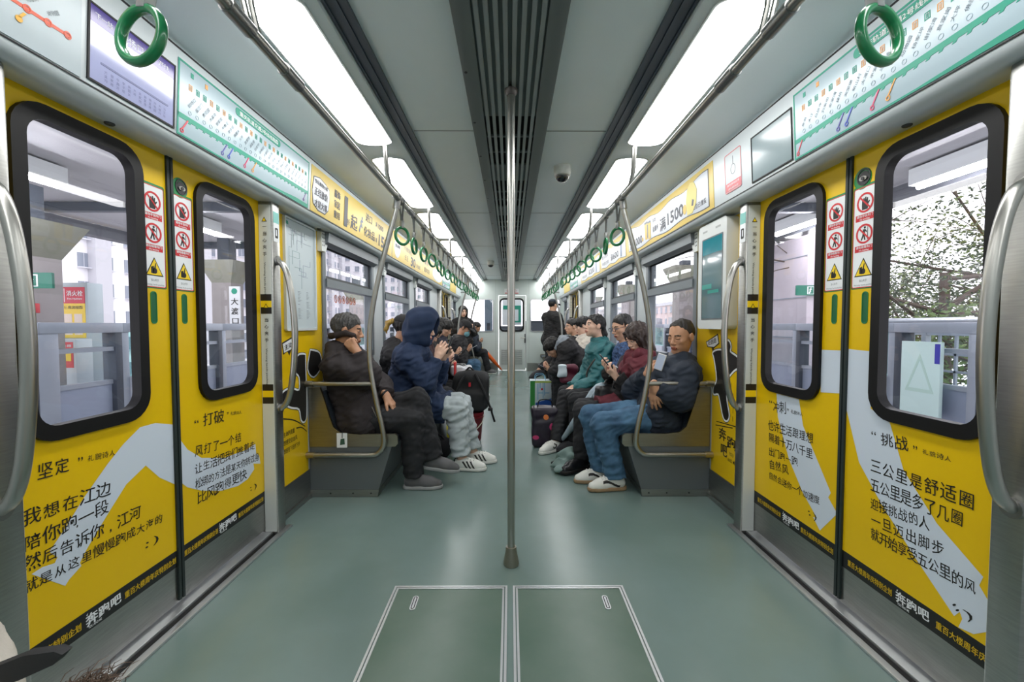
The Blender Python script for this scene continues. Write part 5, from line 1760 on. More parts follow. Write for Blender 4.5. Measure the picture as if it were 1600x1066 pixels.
def hand(S, w, d, n, left, curl=(25, 30, 20), spread=6, thumb=35, sc=1.0, thumbcurl=20):
    """palm, four fingers and thumb from the wrist w; d finger direction, n palm normal"""
    d = unit(d); n = np.array(n, float); n = unit(n - d * (n @ d))
    t = np.cross(n, d) if left else np.cross(d, n)      # thumb side
    w = np.array(w, float)
    S.cap(w - d * .02, w + d * .03 * sc, .025 * sc, .024 * sc, .015)
    lens = (.070, .080, .074, .058)
    for i in range(4):
        o = (1.5 - i) * .0195 * sc
        kn = w + d * (.088 - .004 * abs(i - 1) - (.006 if i == 3 else 0)) * sc + t * o
        S.cap(w + d * .02 * sc + t * o * .7, kn, .0135 * sc, .0115 * sc, .010)
        a = math.radians((1.5 - i) * spread)
        dd = unit(d * math.cos(a) + t * math.sin(a)); p = kn; ang = 0
        for j, fr in enumerate((.44, .31, .25)):
            ang += math.radians(curl[j] + (i - 1) * 3)
            q = p + (dd * math.cos(ang) + n * math.sin(ang)) * lens[i] * fr * sc * 1.02
            S.cap(p, q, (.0098 - .0009 * j) * sc, (.0092 - .001 * j) * sc, .0035)
            p = q
    b = w + d * .028 * sc + t * .024 * sc + n * .006
    a = math.radians(thumb); c = math.radians(thumbcurl)
    q1 = b + (d * math.cos(a) + t * math.sin(a) + n * .25) * .045 * sc
    q2 = q1 + unit(d * math.cos(a - c) + t * math.sin(a - c) + n * (.2 + math.sin(c) * .6)) * .034 * sc
    S.cap(w + d * .012 * sc + t * .010 * sc, b, .016 * sc, .015 * sc, .012)
    S.cap(b, q1, .0145 * sc, .0115 * sc, .008); S.cap(q1, q2, .0112 * sc, .009 * sc, .004)

def head_sdf(S, c, M, s=1.0, female=False, neckbase=None, jaw=1.0):
    c = np.array(c, float)
    W = lambda x, y, z: c + s * (M[0] * x + M[1] * y + M[2] * z)
    E = lambda p, r, k=.02, mode='u': S.ell(W(*p), [q * s for q in r], M, k * s, mode)
    C = lambda a, b, ra, rb=None, k=.01, mode='u': S.cap(W(*a), W(*b), ra * s, (ra if rb is None else rb) * s, k * s, False, False, mode)
    E((-.014, 0, .030), (.097, .076, .084), .0)
    E((.028, 0, -.035), (.062, .060, .078), .035)
    E((.020, 0, -.068), (.056, .054 * jaw, .045), .03)
    E((.066, 0, -.101), (.020, .024, .018), .025)
    C((.074, -.030, .020), (.074, .030, .020), .012, k=.018)
    for y in (-1, 1):
        E((.054, y * .043, -.022), (.024, .020, .018), .022)
        E((.092, y * .031, .003), (.016, .017, .011), .012, 's')
        E((.074, y * .031, .002), (.0135, .0165, .0105), .004)
        C((.080, y * .020, .006), (.081, y * .042, .006), .0045, k=.004)
        E((-.010, y * .081, -.008), (.020, .012, .033), .005)
        E((-.004, y * .093, -.004), (.009, .006, .018), .004, 's')
        E((.098, y * .0125, -.036), (.009, .0075, .007), .008)
    C((.086, 0, .010), (.106, 0, -.026), .0075, .0105, .012)
    E((.106, 0, -.031), (.011, .011, .009), .010)
    E((.082, 0, -.066), (.014, .026, .016), .014)
    C((.094, -.016, -.0635), (.0965, 0, -.0615), .0055, k=.006); C((.0965, 0, -.0615), (.094, .016, -.0635), .0055, k=.006)
    C((.093, -.014, -.0735), (.093, .014, -.0735), .0065, k=.006)
    C((.101, -.022, -.0685), (.101, .022, -.0685), .0018, k=.003, mode='s')
    if neckbase is not None:
        S.cap(W(-.022, 0, -.055), neckbase, (.046 if female else .053) * s, (.050 if female else .060) * s, .03)

def head_paint(c, M, s, closed=False, lips=1):
    c = np.array(c, float)
    def paint(P):
        q = (P - c) @ M.T / s
        x, y, z = q[:, 0], q[:, 1], q[:, 2]
        mi = np.zeros(len(P), dtype=np.int32)
        ay = np.abs(y)
        face = x > .055
        brow = face & (ay > .014) & (ay < .050) & (np.abs(z - (.0255 - .35 * (ay - .030) ** 2 / .02)) < .0042)
        mi[brow] = 1
        if closed:
            mi[face & (np.abs(ay - .031) < .0135) & (np.abs(z + .0035) < .0018)] = 2
        else:
            e = ((ay - .031) / .0145) ** 2 + ((z - .001) / .0058) ** 2
            eye = face & (e < 1)
            mi[eye] = 3
            mi[eye & (np.abs(ay - .031) < .006)] = 2
            mi[face & (e >= 1) & (e < 1.9) & (z > .003)] = 2
        lip = (x > .08) & (((y / .025) ** 2 + ((z + .0685) / .0125) ** 2) < 1)
        mi[lip] = 4
        mi[lip & (np.abs(z + .0685) < .0016)] = 2
        return mi
    return paint

def hair_obj(kind, c, M, s, m, parent, h, name='hair', seed=1):
    c = np.array(c, float)
    W = lambda x, y, z: c + s * (M[0] * x + M[1] * y + M[2] * z)
    lo, hi = c - .30 * s, c + .26 * s
    S = SDF(lo, hi, h)
    E = lambda p, r, k=.02, mode='u': S.ell(W(*p), [q * s for q in r], M, k * s, mode)
    C = lambda a, b, ra, rb=None, k=.01: S.cap(W(*a), W(*b), ra * s, (ra if rb is None else rb) * s, k * s)
    cut = lambda p, n: S.plane_cut(W(*p), M[0] * n[0] + M[1] * n[1] + M[2] * n[2])
    if kind in ('short', 'crop', 'receding', 'mop'):
        g = {'short': .009, 'crop': .005, 'receding': .004, 'mop': .017}[kind]
        E((-.016, 0, .032), (.099 + g, .077 + g, .085 + g), 0)
        if kind == 'mop':
            E((.03, 0, .07), (.065, .07, .035), .02)
            E((-.02, 0, .06), (.10, .09, .06), .03)
        hl = {'short': (.082, 0, .062), 'crop': (.082, 0, .064), 'receding': (.055, 0, .085), 'mop': (.105, 0, .035)}[kind]
        na = (-.080, 0, -.072)
        d = np.array(hl) - np.array(na); n = np.array([-d[2], 0, d[0]]); n /= np.linalg.norm(n)
        cut(hl, -n)
        E((.10, 0, -.01), (.045, .062, .07), .012, 's')
        for y in (-1, 1):
            E((-.004, y * .09, -.012), (.020, .022, .034), .006, 's')
    elif kind == 'bob':
        E((-.016, 0, .034), (.112, .090, .095), 0)
        for y in (-1, 1):
            C((.035, y * .066, .03), (.035, y * .078, -.15), .030, .026, .03)
            C((-.03, y * .062, .0), (-.03, y * .075, -.16), .045, .036, .04)
        C((-.07, 0, .0), (-.065, 0, -.165), .055, .045, .04)
        E((.09, 0, -.035), (.062, .050, .095), .02, 's')
        C((.085, -.02, .085), (.075, .06, .02), .012, .012, .02)
    elif kind == 'bun':
        E((-.016, 0, .034), (.108, .086, .092), 0)
        hl = (.080, 0, .066); na = (-.086, 0, -.085)
        d = np.array(hl) - np.array(na); n = np.array([-d[2], 0, d[0]]); n /= np.linalg.norm(n)
        cut(hl, -n)
        for y in (-1, 1):
            E((-.002, y * .09, -.015), (.022, .022, .036), .006, 's')
        C((-.085, 0, -.02), (-.108, 0, -.095), .040, .034, .03); E((-.112, 0, -.085), (.040, .044, .044), .02)
        E((.10, 0, -.01), (.040, .060, .075), .015, 's')
    elif kind == 'long':
        E((-.016, 0, .034), (.116, .095, .098), 0)
        for y in (-1, 1):
            C((.02, y * .072, .03), (.03, y * .082, -.22), .034, .03, .03)
        C((-.06, 0, .0), (-.06, 0, -.24), .07, .06, .04)
        E((.09, 0, -.03), (.065, .054, .095), .02, 's')
    w_ = .65 if kind in ('crop', 'receding') else 1
    S.wrinkle(.004 * s * w_, 150, seed, (1, 1, .35)); S.wrinkle(.0025 * s * w_, 420, seed + 3, (.5, 1, .3))
    return S.build(name, m, parent)

def cap_obj(c, M, s, m, parent, h):
    c = np.array(c, float)
    W = lambda x, y, z: c + s * (M[0] * x + M[1] * y + M[2] * z)
    S = SDF(c - .26 * s, c + .26 * s, h)
    S.ell(W(-.014, 0, .040), [.112 * s, .090 * s, .088 * s], M, 0)
    S.plane_cut(W(0, 0, .040), -M[2] - M[0] * .12)
    o = S.build('cap', m, parent)
    S = SDF(c - .28 * s, c + .28 * s, h)
    S.ell(W(.105, 0, .040), [.085 * s, .078 * s, .007 * s + h * .6], frame(M[0] - M[2] * .15, M[2]), 0)
    S.ell(W(-.014, 0, .040), [.108 * s, .086 * s, .086 * s], M, 0, 's')
    S.build('cap_brim', m, o)
    return o

SKIN = {}
def skin(name, rgb):
    if name not in SKIN:
        SKIN[name] = [mat('skin_' + name, rgb, .5, bump=.12, bscale=260, noise=.06, nscale=30), mat('brow_hair', (46, 38, 34), .7), mat('eye_dark', (30, 22, 20), .25), mat('eye_white', (206, 200, 194), .3), mat('lip_' + name, tuple(int(q * k_) for q, k_ in zip(rgb, (.86, .66, .64))), .45)]
    return SKIN[name]
def cloth(name, rgb, rough=.8, bump=.35, bscale=420, noise=.12, nscale=14, **k):
    return mat('cloth_' + name, rgb, rough, bump=bump, bscale=bscale, noise=noise, nscale=nscale, **k)

def shoe(parent, ankle, toe, up, m, msole, h, sc=1.0, paint=None, lace=None, high=False):
    """one shoe: upper with its sole as a sub-part; ankle is the ankle joint"""
    t = np.array(toe, float); u = np.array(up, float)
    M = frame(t, u)
    a = np.array(ankle, float)
    W = lambda x, y, z: a + sc * (M[0] * x + M[1] * y + M[2] * (z - .085))
    lo, hi = a - .26 * sc, a + .26 * sc
    S = SDF(lo, hi, h)
    S.cap(W(-.035, 0, .045), W(.12, 0, .038), .036 * sc, .039 * sc, .02)
    S.cap(W(.09, 0, .036), W(.165, .004, .030), .040 * sc, .030 * sc, .02)
    S.cap(W(-.010, 0, .06), W(-.012, 0, .125 if high else .085), .042 * sc, .043 * sc, .025, cut=True)
    S.cap(W(.02, 0, .075), W(.10, 0, .055), .03 * sc, .026 * sc, .03)
    S.plane_cut(W(0, 0, .020), -M[2])
    o = S.build('shoe', m, parent, paint(W, M, sc) if paint else None)
    S = SDF(lo, hi, h)
    S.cap(W(-.040, 0, .012), W(.13, 0, .012), .040 * sc, .045 * sc, .01)
    S.cap(W(.10, 0, .012), W(.168, .004, .014), .043 * sc, .034 * sc, .01)
    S.plane_cut(W(0, 0, .0), -M[2]); S.plane_cut(W(0, 0, .024), M[2])
    S.build('sole', msole, o)
    if lace is not None:
        b = B()
        for i in range(4):
            x = .035 + .022 * i
            b.tube([W(x, -.026, .094 - .13 * (x - .02)), W(x + .006, 0, .106 - .14 * (x - .02)), W(x, .026, .094 - .13 * (x - .02))], .0042 * sc, 5)
        b.build('lace', lace, o)
    return o

def person(lab, J, base, skin_m, female=False, h=.005, hs=1.0, hair=None, jacket=None, trousers=None, closed=False, hands=(None, None), bulk=1.0, group=None, head_s=None, neck_open=True):
    """J: joints. Returns the root Empty. jacket / trousers are dicts of looks."""
    root = thing('person', base, lab, 'person', group)
    J = {k_: np.array(v, float) for k_, v in J.items()}
    hs_ = (.93 if female else .97) * hs
    Mh = frame(J['look'], J.get('hup', A3(0, 0, 1)))
    pts = np.array([v for k_, v in J.items() if k_ not in ('look', 'hup', 'TL', 'TR', 'UL', 'UR')])
    lo, hi = pts.min(0) - .25, pts.max(0) + .25
    lo[2] = max(lo[2], pts[:, 2].min() - .12)
    S = SDF(lo, hi, h)
    f2 = .92 if female else 1.0
    SL, SR, P, N, H = J['SL'], J['SR'], J['P'], J['N'], J['H']
    HL, HR = J['HPL'], J['HPR']
    ch = (SL + SR) / 2
    S.cap(HL, HR, .095 * f2, None, .05)
    mid = (P + ch) / 2
    S.cap(P, mid, .105 * f2, .10 * f2, .06); S.cap(mid, ch, .10 * f2, .10 * f2, .06)
    S.cap(SL * .72 + SR * .28, SR * .72 + SL * .28, .075 * f2, None, .06)
    S.cap(ch, N, .07, .05, .05)
    for s_, sd in (('L', 1), ('R', 0)):
        S.chain([J['S' + s_], J['E' + s_], J['W' + s_]], [.048 * f2, .038 * f2, .026 * f2], .025)
        hd = hands[1 - sd] if False else hands[0 if s_ == 'L' else 1]
        hd = dict(hd or {})
        hand(S, J['W' + s_], hd.pop('d', J['W' + s_] - J['E' + s_]), hd.pop('n', A3(0, 0, -1)), s_ == 'L', sc=(.9 if female else 1.0) * hs, **hd)
        S.chain([J['HP' + s_], J['K' + s_], J['A' + s_]], [.08 * f2, .052 * f2, .034 * f2], .03)
        S.cap(J['A' + s_], J['A' + s_] + unit(J['T' + s_]) * .13 - unit(J.get('U' + s_, A3(0, 0, 1))) * .045, .032, .026, .02)
    head_sdf(S, H, Mh, hs_, female, N)
    body = S.build('body', skin_m, root, head_paint(H, Mh, hs_, closed))
    # ---- trousers
    if trousers is not None:
        T = dict(trousers)
        th = T.get('h', max(h, .007)); ex = T.get('loose', 0.0)
        pl = np.array([HL, HR, J['KL'], J['KR'], J['AL'], J['AR'], P]); 
        S = SDF(pl.min(0) - .2, pl.max(0) + .2, th)
        S.cap(HL, HR, .112 * f2, None, .05); S.cap(P, P + unit(ch - P) * .08, .115 * f2, .11 * f2, .05)
        for s_ in 'LR':
            K_, A_ = J['K' + s_], J['A' + s_]
            e = A_ + unit(K_ - A_) * T.get('short', .0)
            S.chain([J['HP' + s_], K_], [.10 * f2 + ex, .070 * f2 + ex], .035)
            S.cap(K_, e, .070 * f2 + ex, T.get('cuff', .058) * f2 + ex, .03, cut=True)
        S.wrinkle(T.get('fold', .004), 42, T.get('seed', 3), (1, 1, 1.5)); S.wrinkle(.003, 130, 9)
        S.build('trousers', T['m'], root)
    # ---- jacket / coat
    if jacket is not None:
        T = dict(jacket)
        jh = T.get('h', max(h, .007)); t_ = T.get('thick', .03)
        pl = np.array([SL, SR, J['EL'], J['ER'], J['WL'], J['WR'], HL, HR, N, P] + ([J['KL'], J['KR']] if T.get('skirt') else []))
        S = SDF(pl.min(0) - .24, pl.max(0) + .24, jh)
        hem = T.get('hem', .0)
        S.cap(P + unit(P - ch) * hem * 0, mid, .120 * f2 + t_, .118 * f2 + t_, .06)
        S.cap(mid, ch, .118 * f2 + t_, .105 * f2 + t_, .06)
        S.cap(HL, HR, .105 * f2 + t_, None, .05)
        S.cap(SL * .8 + SR * .2, SR * .8 + SL * .2, .080 * f2 + t_, None, .06)
        for s_ in 'LR':
            E_, W_ = J['E' + s_], J['W' + s_]
            e = W_ + unit(E_ - W_) * T.get('cuffback', .015)
            S.chain([J['S' + s_], E_], [.060 * f2 + t_, .050 * f2 + t_ * .8], .04)
            S.cap(E_, e, .050 * f2 + t_ * .8, T.get('cuff', .038) + t_ * .35, .03, cut=True)
            if T.get('skirt'):
                sk = T['skirt']
                kp = J['HP' + s_] * (1 - sk) + J['K' + s_] * sk
                S.cap(J['HP' + s_], kp, .118 * f2 + t_ * .6, .092 * f2 + t_ * .6, .08, cut=True)
        # collar
        S.cap(ch + (N - ch) * .3, N + (H - N) * T.get('collar', .18), .085 * f2 + t_ * .6, T.get('collar_r', .070), .04, cut=True)
        if T.get('hood_back'):
            b = T['hood_back']
            S.ell(N + A3(*b[:3]), b[3:6], None, .03)
        S.wrinkle(T.get('fold', .007), T.get('freq', 42), T.get('seed', 5)); S.wrinkle(.003, 110, 8)
        if T.get('quilt'):
            S.quilt(T['quilt'], ch, T.get('qaxis', N - P), T.get('qstep', .075))
        if T.get('neckhole', True):
            S.cap(N + (H - N) * .08, H, .056 * f2, .062 * f2, .008, mode='s')
        jk = S.build('jacket', T['m'], root, T.get('paint'))
    if hair is not None:
        hair_obj(hair[0], H, Mh, hs_, hair[1], root, .0032 if h < .0055 else h * .75, seed=int(abs(H[1] * 10)))
    return root, J, Mh, hs_

def phone(name_lab, p, d, n, m_case=None, group=None, w=.072, l=.15):
    """a flat phone centred at p, long axis d, screen normal n"""
    d = unit(d); n = np.array(n, float); n = unit(n - d * (n @ d)); s_ = np.cross(d, n)
    root = thing('phone', p, name_lab, 'phone', group)
    M = Matrix(((s_[0], d[0], n[0], p[0]), (s_[1], d[1], n[1], p[1]), (s_[2], d[2], n[2], p[2]), (0, 0, 0, 1)))
    B().box(-w / 2, w / 2, -l / 2, l / 2, -.0045, .004, .003, 2, M).build('case', m_case or mat('phone_case', (34, 36, 40), .35), root)
    B().box(-w / 2 + .004, w / 2 - .004, -l / 2 + .005, l / 2 - .005, .004, .0046, M=M).build('screen', mat('phone_screen', (150, 160, 176), .15, emit=.25), root)
    B().box(-w / 2 + .008, -w / 2 + .028, l / 2 - .032, l / 2 - .010, -.0062, -.0045, .001, 1, M).build('camera_bump', mat('phone_lens', (16, 16, 18), .2), root)
    return root
# ---------------------------------------------------------------- the passengers
SK_TAN = skin('tan', (190, 142, 112)); SK_MID = skin('mid', (212, 166, 138)); SK_PALE = skin('pale', (228, 186, 162)); SK_DEEP = skin('deep', (198, 148, 116))
HAIR_BK = mat('hair_black', (24, 21, 20), .5, noise=.3, nscale=60, bump=.4, bscale=500, stretch=(1, 1, .2))
HAIR_GY = mat('hair_grey', (84, 82, 80), .6, noise=.6, nscale=90, bump=.4, bscale=500, col2=(40, 38, 38))
HAIR_BR = mat('hair_brown', (52, 36, 30), .5, noise=.35, nscale=60, bump=.4, bscale=500, stretch=(1, 1, .2))
HAIR_BL = mat('hair_blond', (170, 138, 62), .5, noise=.4, nscale=60)
BLKF = cloth('black', (30, 29, 31)); BRNB = cloth('brown_black', (42, 36, 38)); NAVY = cloth('navy', (26, 46, 78)); NAVYD = cloth('dark_navy', (28, 38, 52))
TEALF = cloth('teal', (34, 104, 108), .55); TRBLK = cloth('trouser_black', (28, 29, 33)); TRGREY = cloth('trouser_grey', (176, 186, 188))
DENIM = cloth('denim', (72, 110, 140), .8, bump=.4, noise=.35, nscale=9, col2=(48, 80, 108)); MAROON = cloth('maroon', (96, 32, 44)); FUR = cloth('black_fur', (22, 21, 22), .95, bump=1.0, bscale=120)
PATT = cloth('navy_pattern', (18, 34, 66), .8, noise=.9, nscale=48, col2=(74, 104, 150)); CREAM = cloth('cream', (206, 198, 186)); GREYF = cloth('grey', (142, 150, 158))
SHW = mat('shoe_white', (226, 226, 220), .5, bump=.1, bscale=300); SHG = cloth('shoe_grey', (98, 98, 100)); SHD = cloth('shoe_dark', (60, 60, 64)); SHB = mat('shoe_black', (22, 22, 26), .3)
SOLW = mat('sole_white', (214, 214, 208), .6); SOLG = mat('sole_grey', (150, 152, 152), .6); SOLB = mat('sole_black', (26, 24, 24), .6); SOLT = mat('sole_tan', (150, 124, 92), .6)

def stripes3(W, M, sc):
    o = W(0, 0, 0)
    def paint(P):
        q = (P - o) @ M.T / sc
        x, y, z = q[:, 0], q[:, 1], q[:, 2]
        mi = np.zeros(len(P), dtype=np.int32)
        t = x + (z - .05) * .6
        for c in (.035, .065, .095):
            mi[(np.abs(t - c) < .0075) & (np.abs(y) > .018) & (z > .024) & (z < .078)] = 1
        mi[(x < -.045) & (z > .07)] = 1
        return mi
    return paint
def swash(W, M, sc):
    o = W(0, 0, 0)
    def paint(P):
        q = (P - o) @ M.T / sc
        x, y, z = q[:, 0], q[:, 1], q[:, 2]
        mi = np.zeros(len(P), dtype=np.int32)
        c = .052 + .016 * np.sin((x - .03) * 34)
        mi[(np.abs(z - c) < .0085) & (x > -.02) & (x < .10) & (np.abs(y) > .018)] = 1
        return mi
    return paint
def hook(W, M, sc):
    o = W(0, 0, 0)
    def paint(P):
        q = (P - o) @ M.T / sc
        x, y, z = q[:, 0], q[:, 1], q[:, 2]
        r = np.sqrt((x - .045) ** 2 + (z - .058) ** 2)
        mi = np.zeros(len(P), dtype=np.int32)
        mi[(np.abs(r - .018) < .006) & (np.abs(y) > .018) & ((x < .05) | (z < .055))] = 1
        return mi
    return paint
def both_shoes(root, J, m, ms, h, **k):
    for s_ in 'LR':
        shoe(root, J['A' + s_], J['T' + s_], J.get('U' + s_, A3(0, 0, 1)), m, ms, h, **k)

HN = .0042     # nearest people
# --- left bench, first: man in a brown-black jacket, cheek in hand, legs crossed
J = dict(P=(-1.06, 2.985, .50), HPL=(-1.03, 3.08, .50), HPR=(-1.03, 2.90, .50), SL=(-1.155, 3.14, .87), SR=(-1.185, 2.85, .868), N=(-1.185, 2.985, .935), H=(-1.150, 2.985, 1.115), look=(.93, .22, -.16),
         ER=(-.965, 2.845, .80), WR=(-1.045, 2.86, .975), EL=(-.975, 3.13, .69), WL=(-.865, 2.915, .66), KL=(-.665, 3.0, .615), AL=(-.55, 2.99, .20), TL=(.985, 0, -.14), UL=(.14, 0, .99), KR=(-.69, 2.915, .49), AR=(-.675, 2.925, .087), TR=(1, 0, 0))
root, J, M, hs = person('man in brown-black jacket resting cheek on hand, legs crossed, nearest on the left bench', J, (-1.0, 2.985, 0), SK_TAN, h=HN, hair=('short', HAIR_GY),
    jacket=dict(m=BRNB, thick=.044, hood_back=(-.025, 0, .045, .085, .14, .065), fold=.009, cuff=.04, seed=5, collar=.34, collar_r=.085), trousers=dict(m=TRBLK, loose=.012, fold=.004),
    hands=(dict(d=A3(.62, -.12, -.76), n=A3(-.75, .1, -.6), curl=(18, 24, 16), spread=5), dict(d=A3(-.62, .1, .70), n=A3(.05, .97, .1), curl=(62, 62, 40), spread=3, thumb=20)))
both_shoes(root, J, SHG, SOLG, .004, lace=None)
S = SDF(J['H'] - .2, J['H'] + .2, .004)
for t0, t1 in ((-70, -20), (-20, 35), (35, 80)):
    pass
W = lambda x, y, z: J['H'] + hs * (M[0] * x + M[1] * y + M[2] * z)
S.chain([W(.075, -.070, -.07), W(.055, -.082, -.03), W(.0, -.088, -.022), W(-.06, -.075, -.045), W(-.10, -.03, -.060), W(-.105, .02, -.065)], [.014, .016, .02, .022, .022, .02], .01)
S.build('ear_warmer', mat('ear_warmer_brown', (40, 30, 28), .8, bump=.4, bscale=300), root)
b = B().tube([J['WL'] + A3(.012 * math.cos(a) * 0, 0, 0) + .031 * (math.cos(a) * A3(0, 1, 0) + math.sin(a) * A3(.64, 0, .77)) - A3(.03, -.01, -.02) * .5 for a in np.linspace(0, 2 * PI, 20)], .008, 8)
b.build('wristwatch', mat('watch_black', (20, 20, 22), .4), root)
b = B().tube([(-.93, 2.815, .60), (-.90, 2.815, .53), (-.915, 2.815, .50)], .003, 5)
b.build('zip_pull', SATIN, root)

# --- left bench: person in a navy hooded coat holding up a phone
J = dict(P=(-.87, 3.46, .50), HPL=(-.85, 3.55, .50), HPR=(-.85, 3.37, .50), SL=(-.80, 3.62, .88), SR=(-.81, 3.31, .88), N=(-.795, 3.46, .955), H=(-.725, 3.46, 1.125), look=(.97, -.04, -.22),
         ER=(-.655, 3.265, .70), WR=(-.580, 3.35, .885), EL=(-.64, 3.67, .70), WL=(-.56, 3.54, .88), KR=(-.435, 3.38, .475), AR=(-.385, 3.30, .088), TR=(.96, -.12, 0), KL=(-.42, 3.54, .475), AL=(-.31, 3.47, .088), TL=(.97, 0, 0))
root, J, M, hs = person('person in navy hooded coat and pale grey trousers holding up a phone', J, (-.85, 3.46, 0), SK_PALE, h=HN, hair=('mop', HAIR_BK),
    jacket=dict(m=NAVY, thick=.040, skirt=.78, fold=.009, cuff=.045, seed=11, collar=.35, collar_r=.075), trousers=dict(m=TRGREY, loose=.020, fold=.006, cuff=.056, short=.03, seed=8),
    hands=(dict(d=A3(.5, -.25, .8), n=A3(.1, -.9, .2), curl=(25, 35, 25)), dict(d=A3(.42, .15, .86), n=A3(.05, .95, -.1), curl=(18, 28, 20), spread=5, thumb=30)))
both_shoes(root, J, [SHW, INK], SOLW, .0038, paint=stripes3, lace=SHW)
W = lambda x, y, z: J['H'] + hs * (M[0] * x + M[1] * y + M[2] * z)
S = SDF(J['H'] - .32, J['H'] + .28, .006)
S.ell(W(-.015, 0, .03), [.138, .122, .150], M, 0)
S.ell(W(-.02, 0, -.09), [.120, .125, .11], M, .06)
S.ell(W(.05, 0, .02), [.09, .108, .145], M, .05)
S.wrinkle(.006, 45, 4)
S.ell(W(.13, 0, -.005), [.11, .080, .115], M, .012, 's')
S.ell(W(.02, 0, 0), [.105, .092, .12], M, .01, 's')
hd = S.build('hood', NAVY, root)
b = B().lathe([(.0, 0), (.009, 0), (.009, .004), (.0, .004)], (-.585, 3.262, .50), 12, M=Matrix.Rotation(PI / 2, 4, 'X'))
b.build('snap_button', SATIN, root)
B().tube([(-.70, 3.30, .64), (-.63, 3.27, .59), (-.60, 3.26, .50), (-.585, 3.262, .47)], .004, 5, smooth=4).build('hem_cord', mat('cord_blue', (80, 100, 130), .6), root)
phone('phone held up in front of the navy hood', (-.497, 3.455, .985), (.30, 0, .95), (-.95, 0, .3))

# --- left bench: black cap, fair ponytail
def sitJ(s, y, pel=1.05, neck=(1.0, .94), head=(.94, 1.12), look=(1, 0, -.2), knees=(.60, .47), feet=.60, hw=.09, sw=.155, hands=(.72, .58), hy=.07, el=(.90, .62), ey=.22, toe=(1, 0, 0), feet_y=.09, knee_y=.09):
    ly = -s
    q = lambda x, yy, z: A3(s * x, y + yy, z)
    d = dict(P=q(pel, 0, .50), HPL=q(pel - .03, ly * hw, .50), HPR=q(pel - .03, -ly * hw, .50), N=q(neck[0], 0, neck[1]), H=q(head[0], 0, head[1]), look=A3(-s * look[0], look[1], look[2]),
             SL=q(neck[0] + .01, ly * sw, neck[1] - .07), SR=q(neck[0] + .01, -ly * sw, neck[1] - .07), EL=q(el[0], ly * ey, el[1]), ER=q(el[0], -ly * ey, el[1]),
             WL=q(hands[0] + .06, ly * hy, hands[1]), WR=q(hands[0] + .06, -ly * hy, hands[1]), KL=q(knees[0], ly * knee_y, knees[1]), KR=q(knees[0], -ly * knee_y, knees[1]),
             AL=q(feet, ly * feet_y, .088), AR=q(feet, -ly * feet_y, .088), TL=A3(-s * toe[0], toe[1], toe[2]), TR=A3(-s * toe[0], toe[1], toe[2]))
    return d
def hold(s, up=.5, inw=.5):
    """hands around a phone, palms up"""
    ly = -s
    return (dict(d=A3(-s * .7, -ly * .3, up), n=A3(s * .3, -ly * .6, .6), curl=(35, 45, 30)), dict(d=A3(-s * .7, ly * .3, up), n=A3(s * .3, ly * .6, .6), curl=(35, 45, 30)))
J = sitJ(-1, 3.93, 1.05, (1.04, .945), (.975, 1.125), (.9, .36, -.15))
root, J, M, hs = person('person in black hooded jacket and black cap with fair ponytail on the left bench', J, (-1.0, 3.93, 0), SK_TAN, h=.006,
    jacket=dict(m=BLKF, thick=.035, hood_back=(-.05, 0, .02, .09, .14, .07), fold=.009, seed=21), trousers=dict(m=TRBLK, loose=.01), hair=('short', HAIR_BK))
cap_obj(J['H'], M, hs, mat('cap_black', (26, 26, 28), .8), root, .005)
W = lambda x, y, z: J['H'] + hs * (M[0] * x + M[1] * y + M[2] * z)
S = SDF(J['H'] - .3, J['H'] + .2, .005)
S.chain([W(-.085, 0, .045), W(-.125, 0, .05), W(-.165, 0, .02), W(-.175, 0, -.04), W(-.165, 0, -.075)], [.014, .022, .024, .02, .010], .01)
S.wrinkle(.004, 150, 3).build('ponytail', HAIR_BL, root)
both_shoes(root, J, SHD, SOLB, .007)

# --- right bench, first: sleeping man in dark navy jacket and jeans
J = dict(P=(1.09, 3.02, .50), HPL=(1.05, 2.94, .50), HPR=(1.05, 3.10, .50), N=(1.185, 2.985, .885), H=(1.200, 2.950, 1.075), look=(-.80, -.52, -.24), hup=(.08, 0, 1),
         SL=(1.185, 2.805, .80), SR=(1.13, 3.145, .80), EL=(1.13, 2.765, .655), WL=(.955, 2.765, .745), ER=(.95, 3.19, .665), WR=(.985, 3.0, .80),
         KL=(.645, 2.915, .455), AL=(.735, 2.895, .088), TL=(-.98, -.12, 0), KR=(.60, 3.085, .475), AR=(.665, 3.04, .088), TR=(-.98, -.05, 0))
root, J, M, hs = person('dozing man in dark navy jacket and blue jeans, arms folded, nearest on the right bench', J, (1.05, 2.98, 0), SK_DEEP, h=HN, hair=('receding', mat('hair_cropped', (50, 46, 44), .7, noise=.5, nscale=120, bump=.3, bscale=600)), closed=True,
    jacket=dict(m=NAVYD, thick=.042, hood_back=(.045, -.01, .0, .085, .15, .075), fold=.009, cuff=.045, seed=31, collar=.05), trousers=dict(m=DENIM, loose=.010, fold=.005, cuff=.062, seed=12),
    hands=(dict(d=A3(.12, -.06, -.98), n=A3(.55, .8, .1), curl=(12, 18, 14), spread=6, thumb=25), dict(d=A3(.20, -.75, .62), n=A3(.6, .4, .1), curl=(55, 60, 40), spread=3)))
both_shoes(root, J, [SHW, INK], SOLT, .0038, paint=swash, lace=SHW)
S = SDF(J['N'] - .2, J['N'] + .2, .005)
S.cap(J['N'] + A3(-.075, -.05, -.12), J['N'] + A3(-.035, -.025, -.015), .052, .060, .02); S.cap(J['N'] + A3(-.02, -.01, -.03), J['N'] + A3(-.005, -.005, .02), .066, .066, .02)
S.build('sweater', cloth('grey_knit', (126, 124, 124), .9, bump=.6), root)
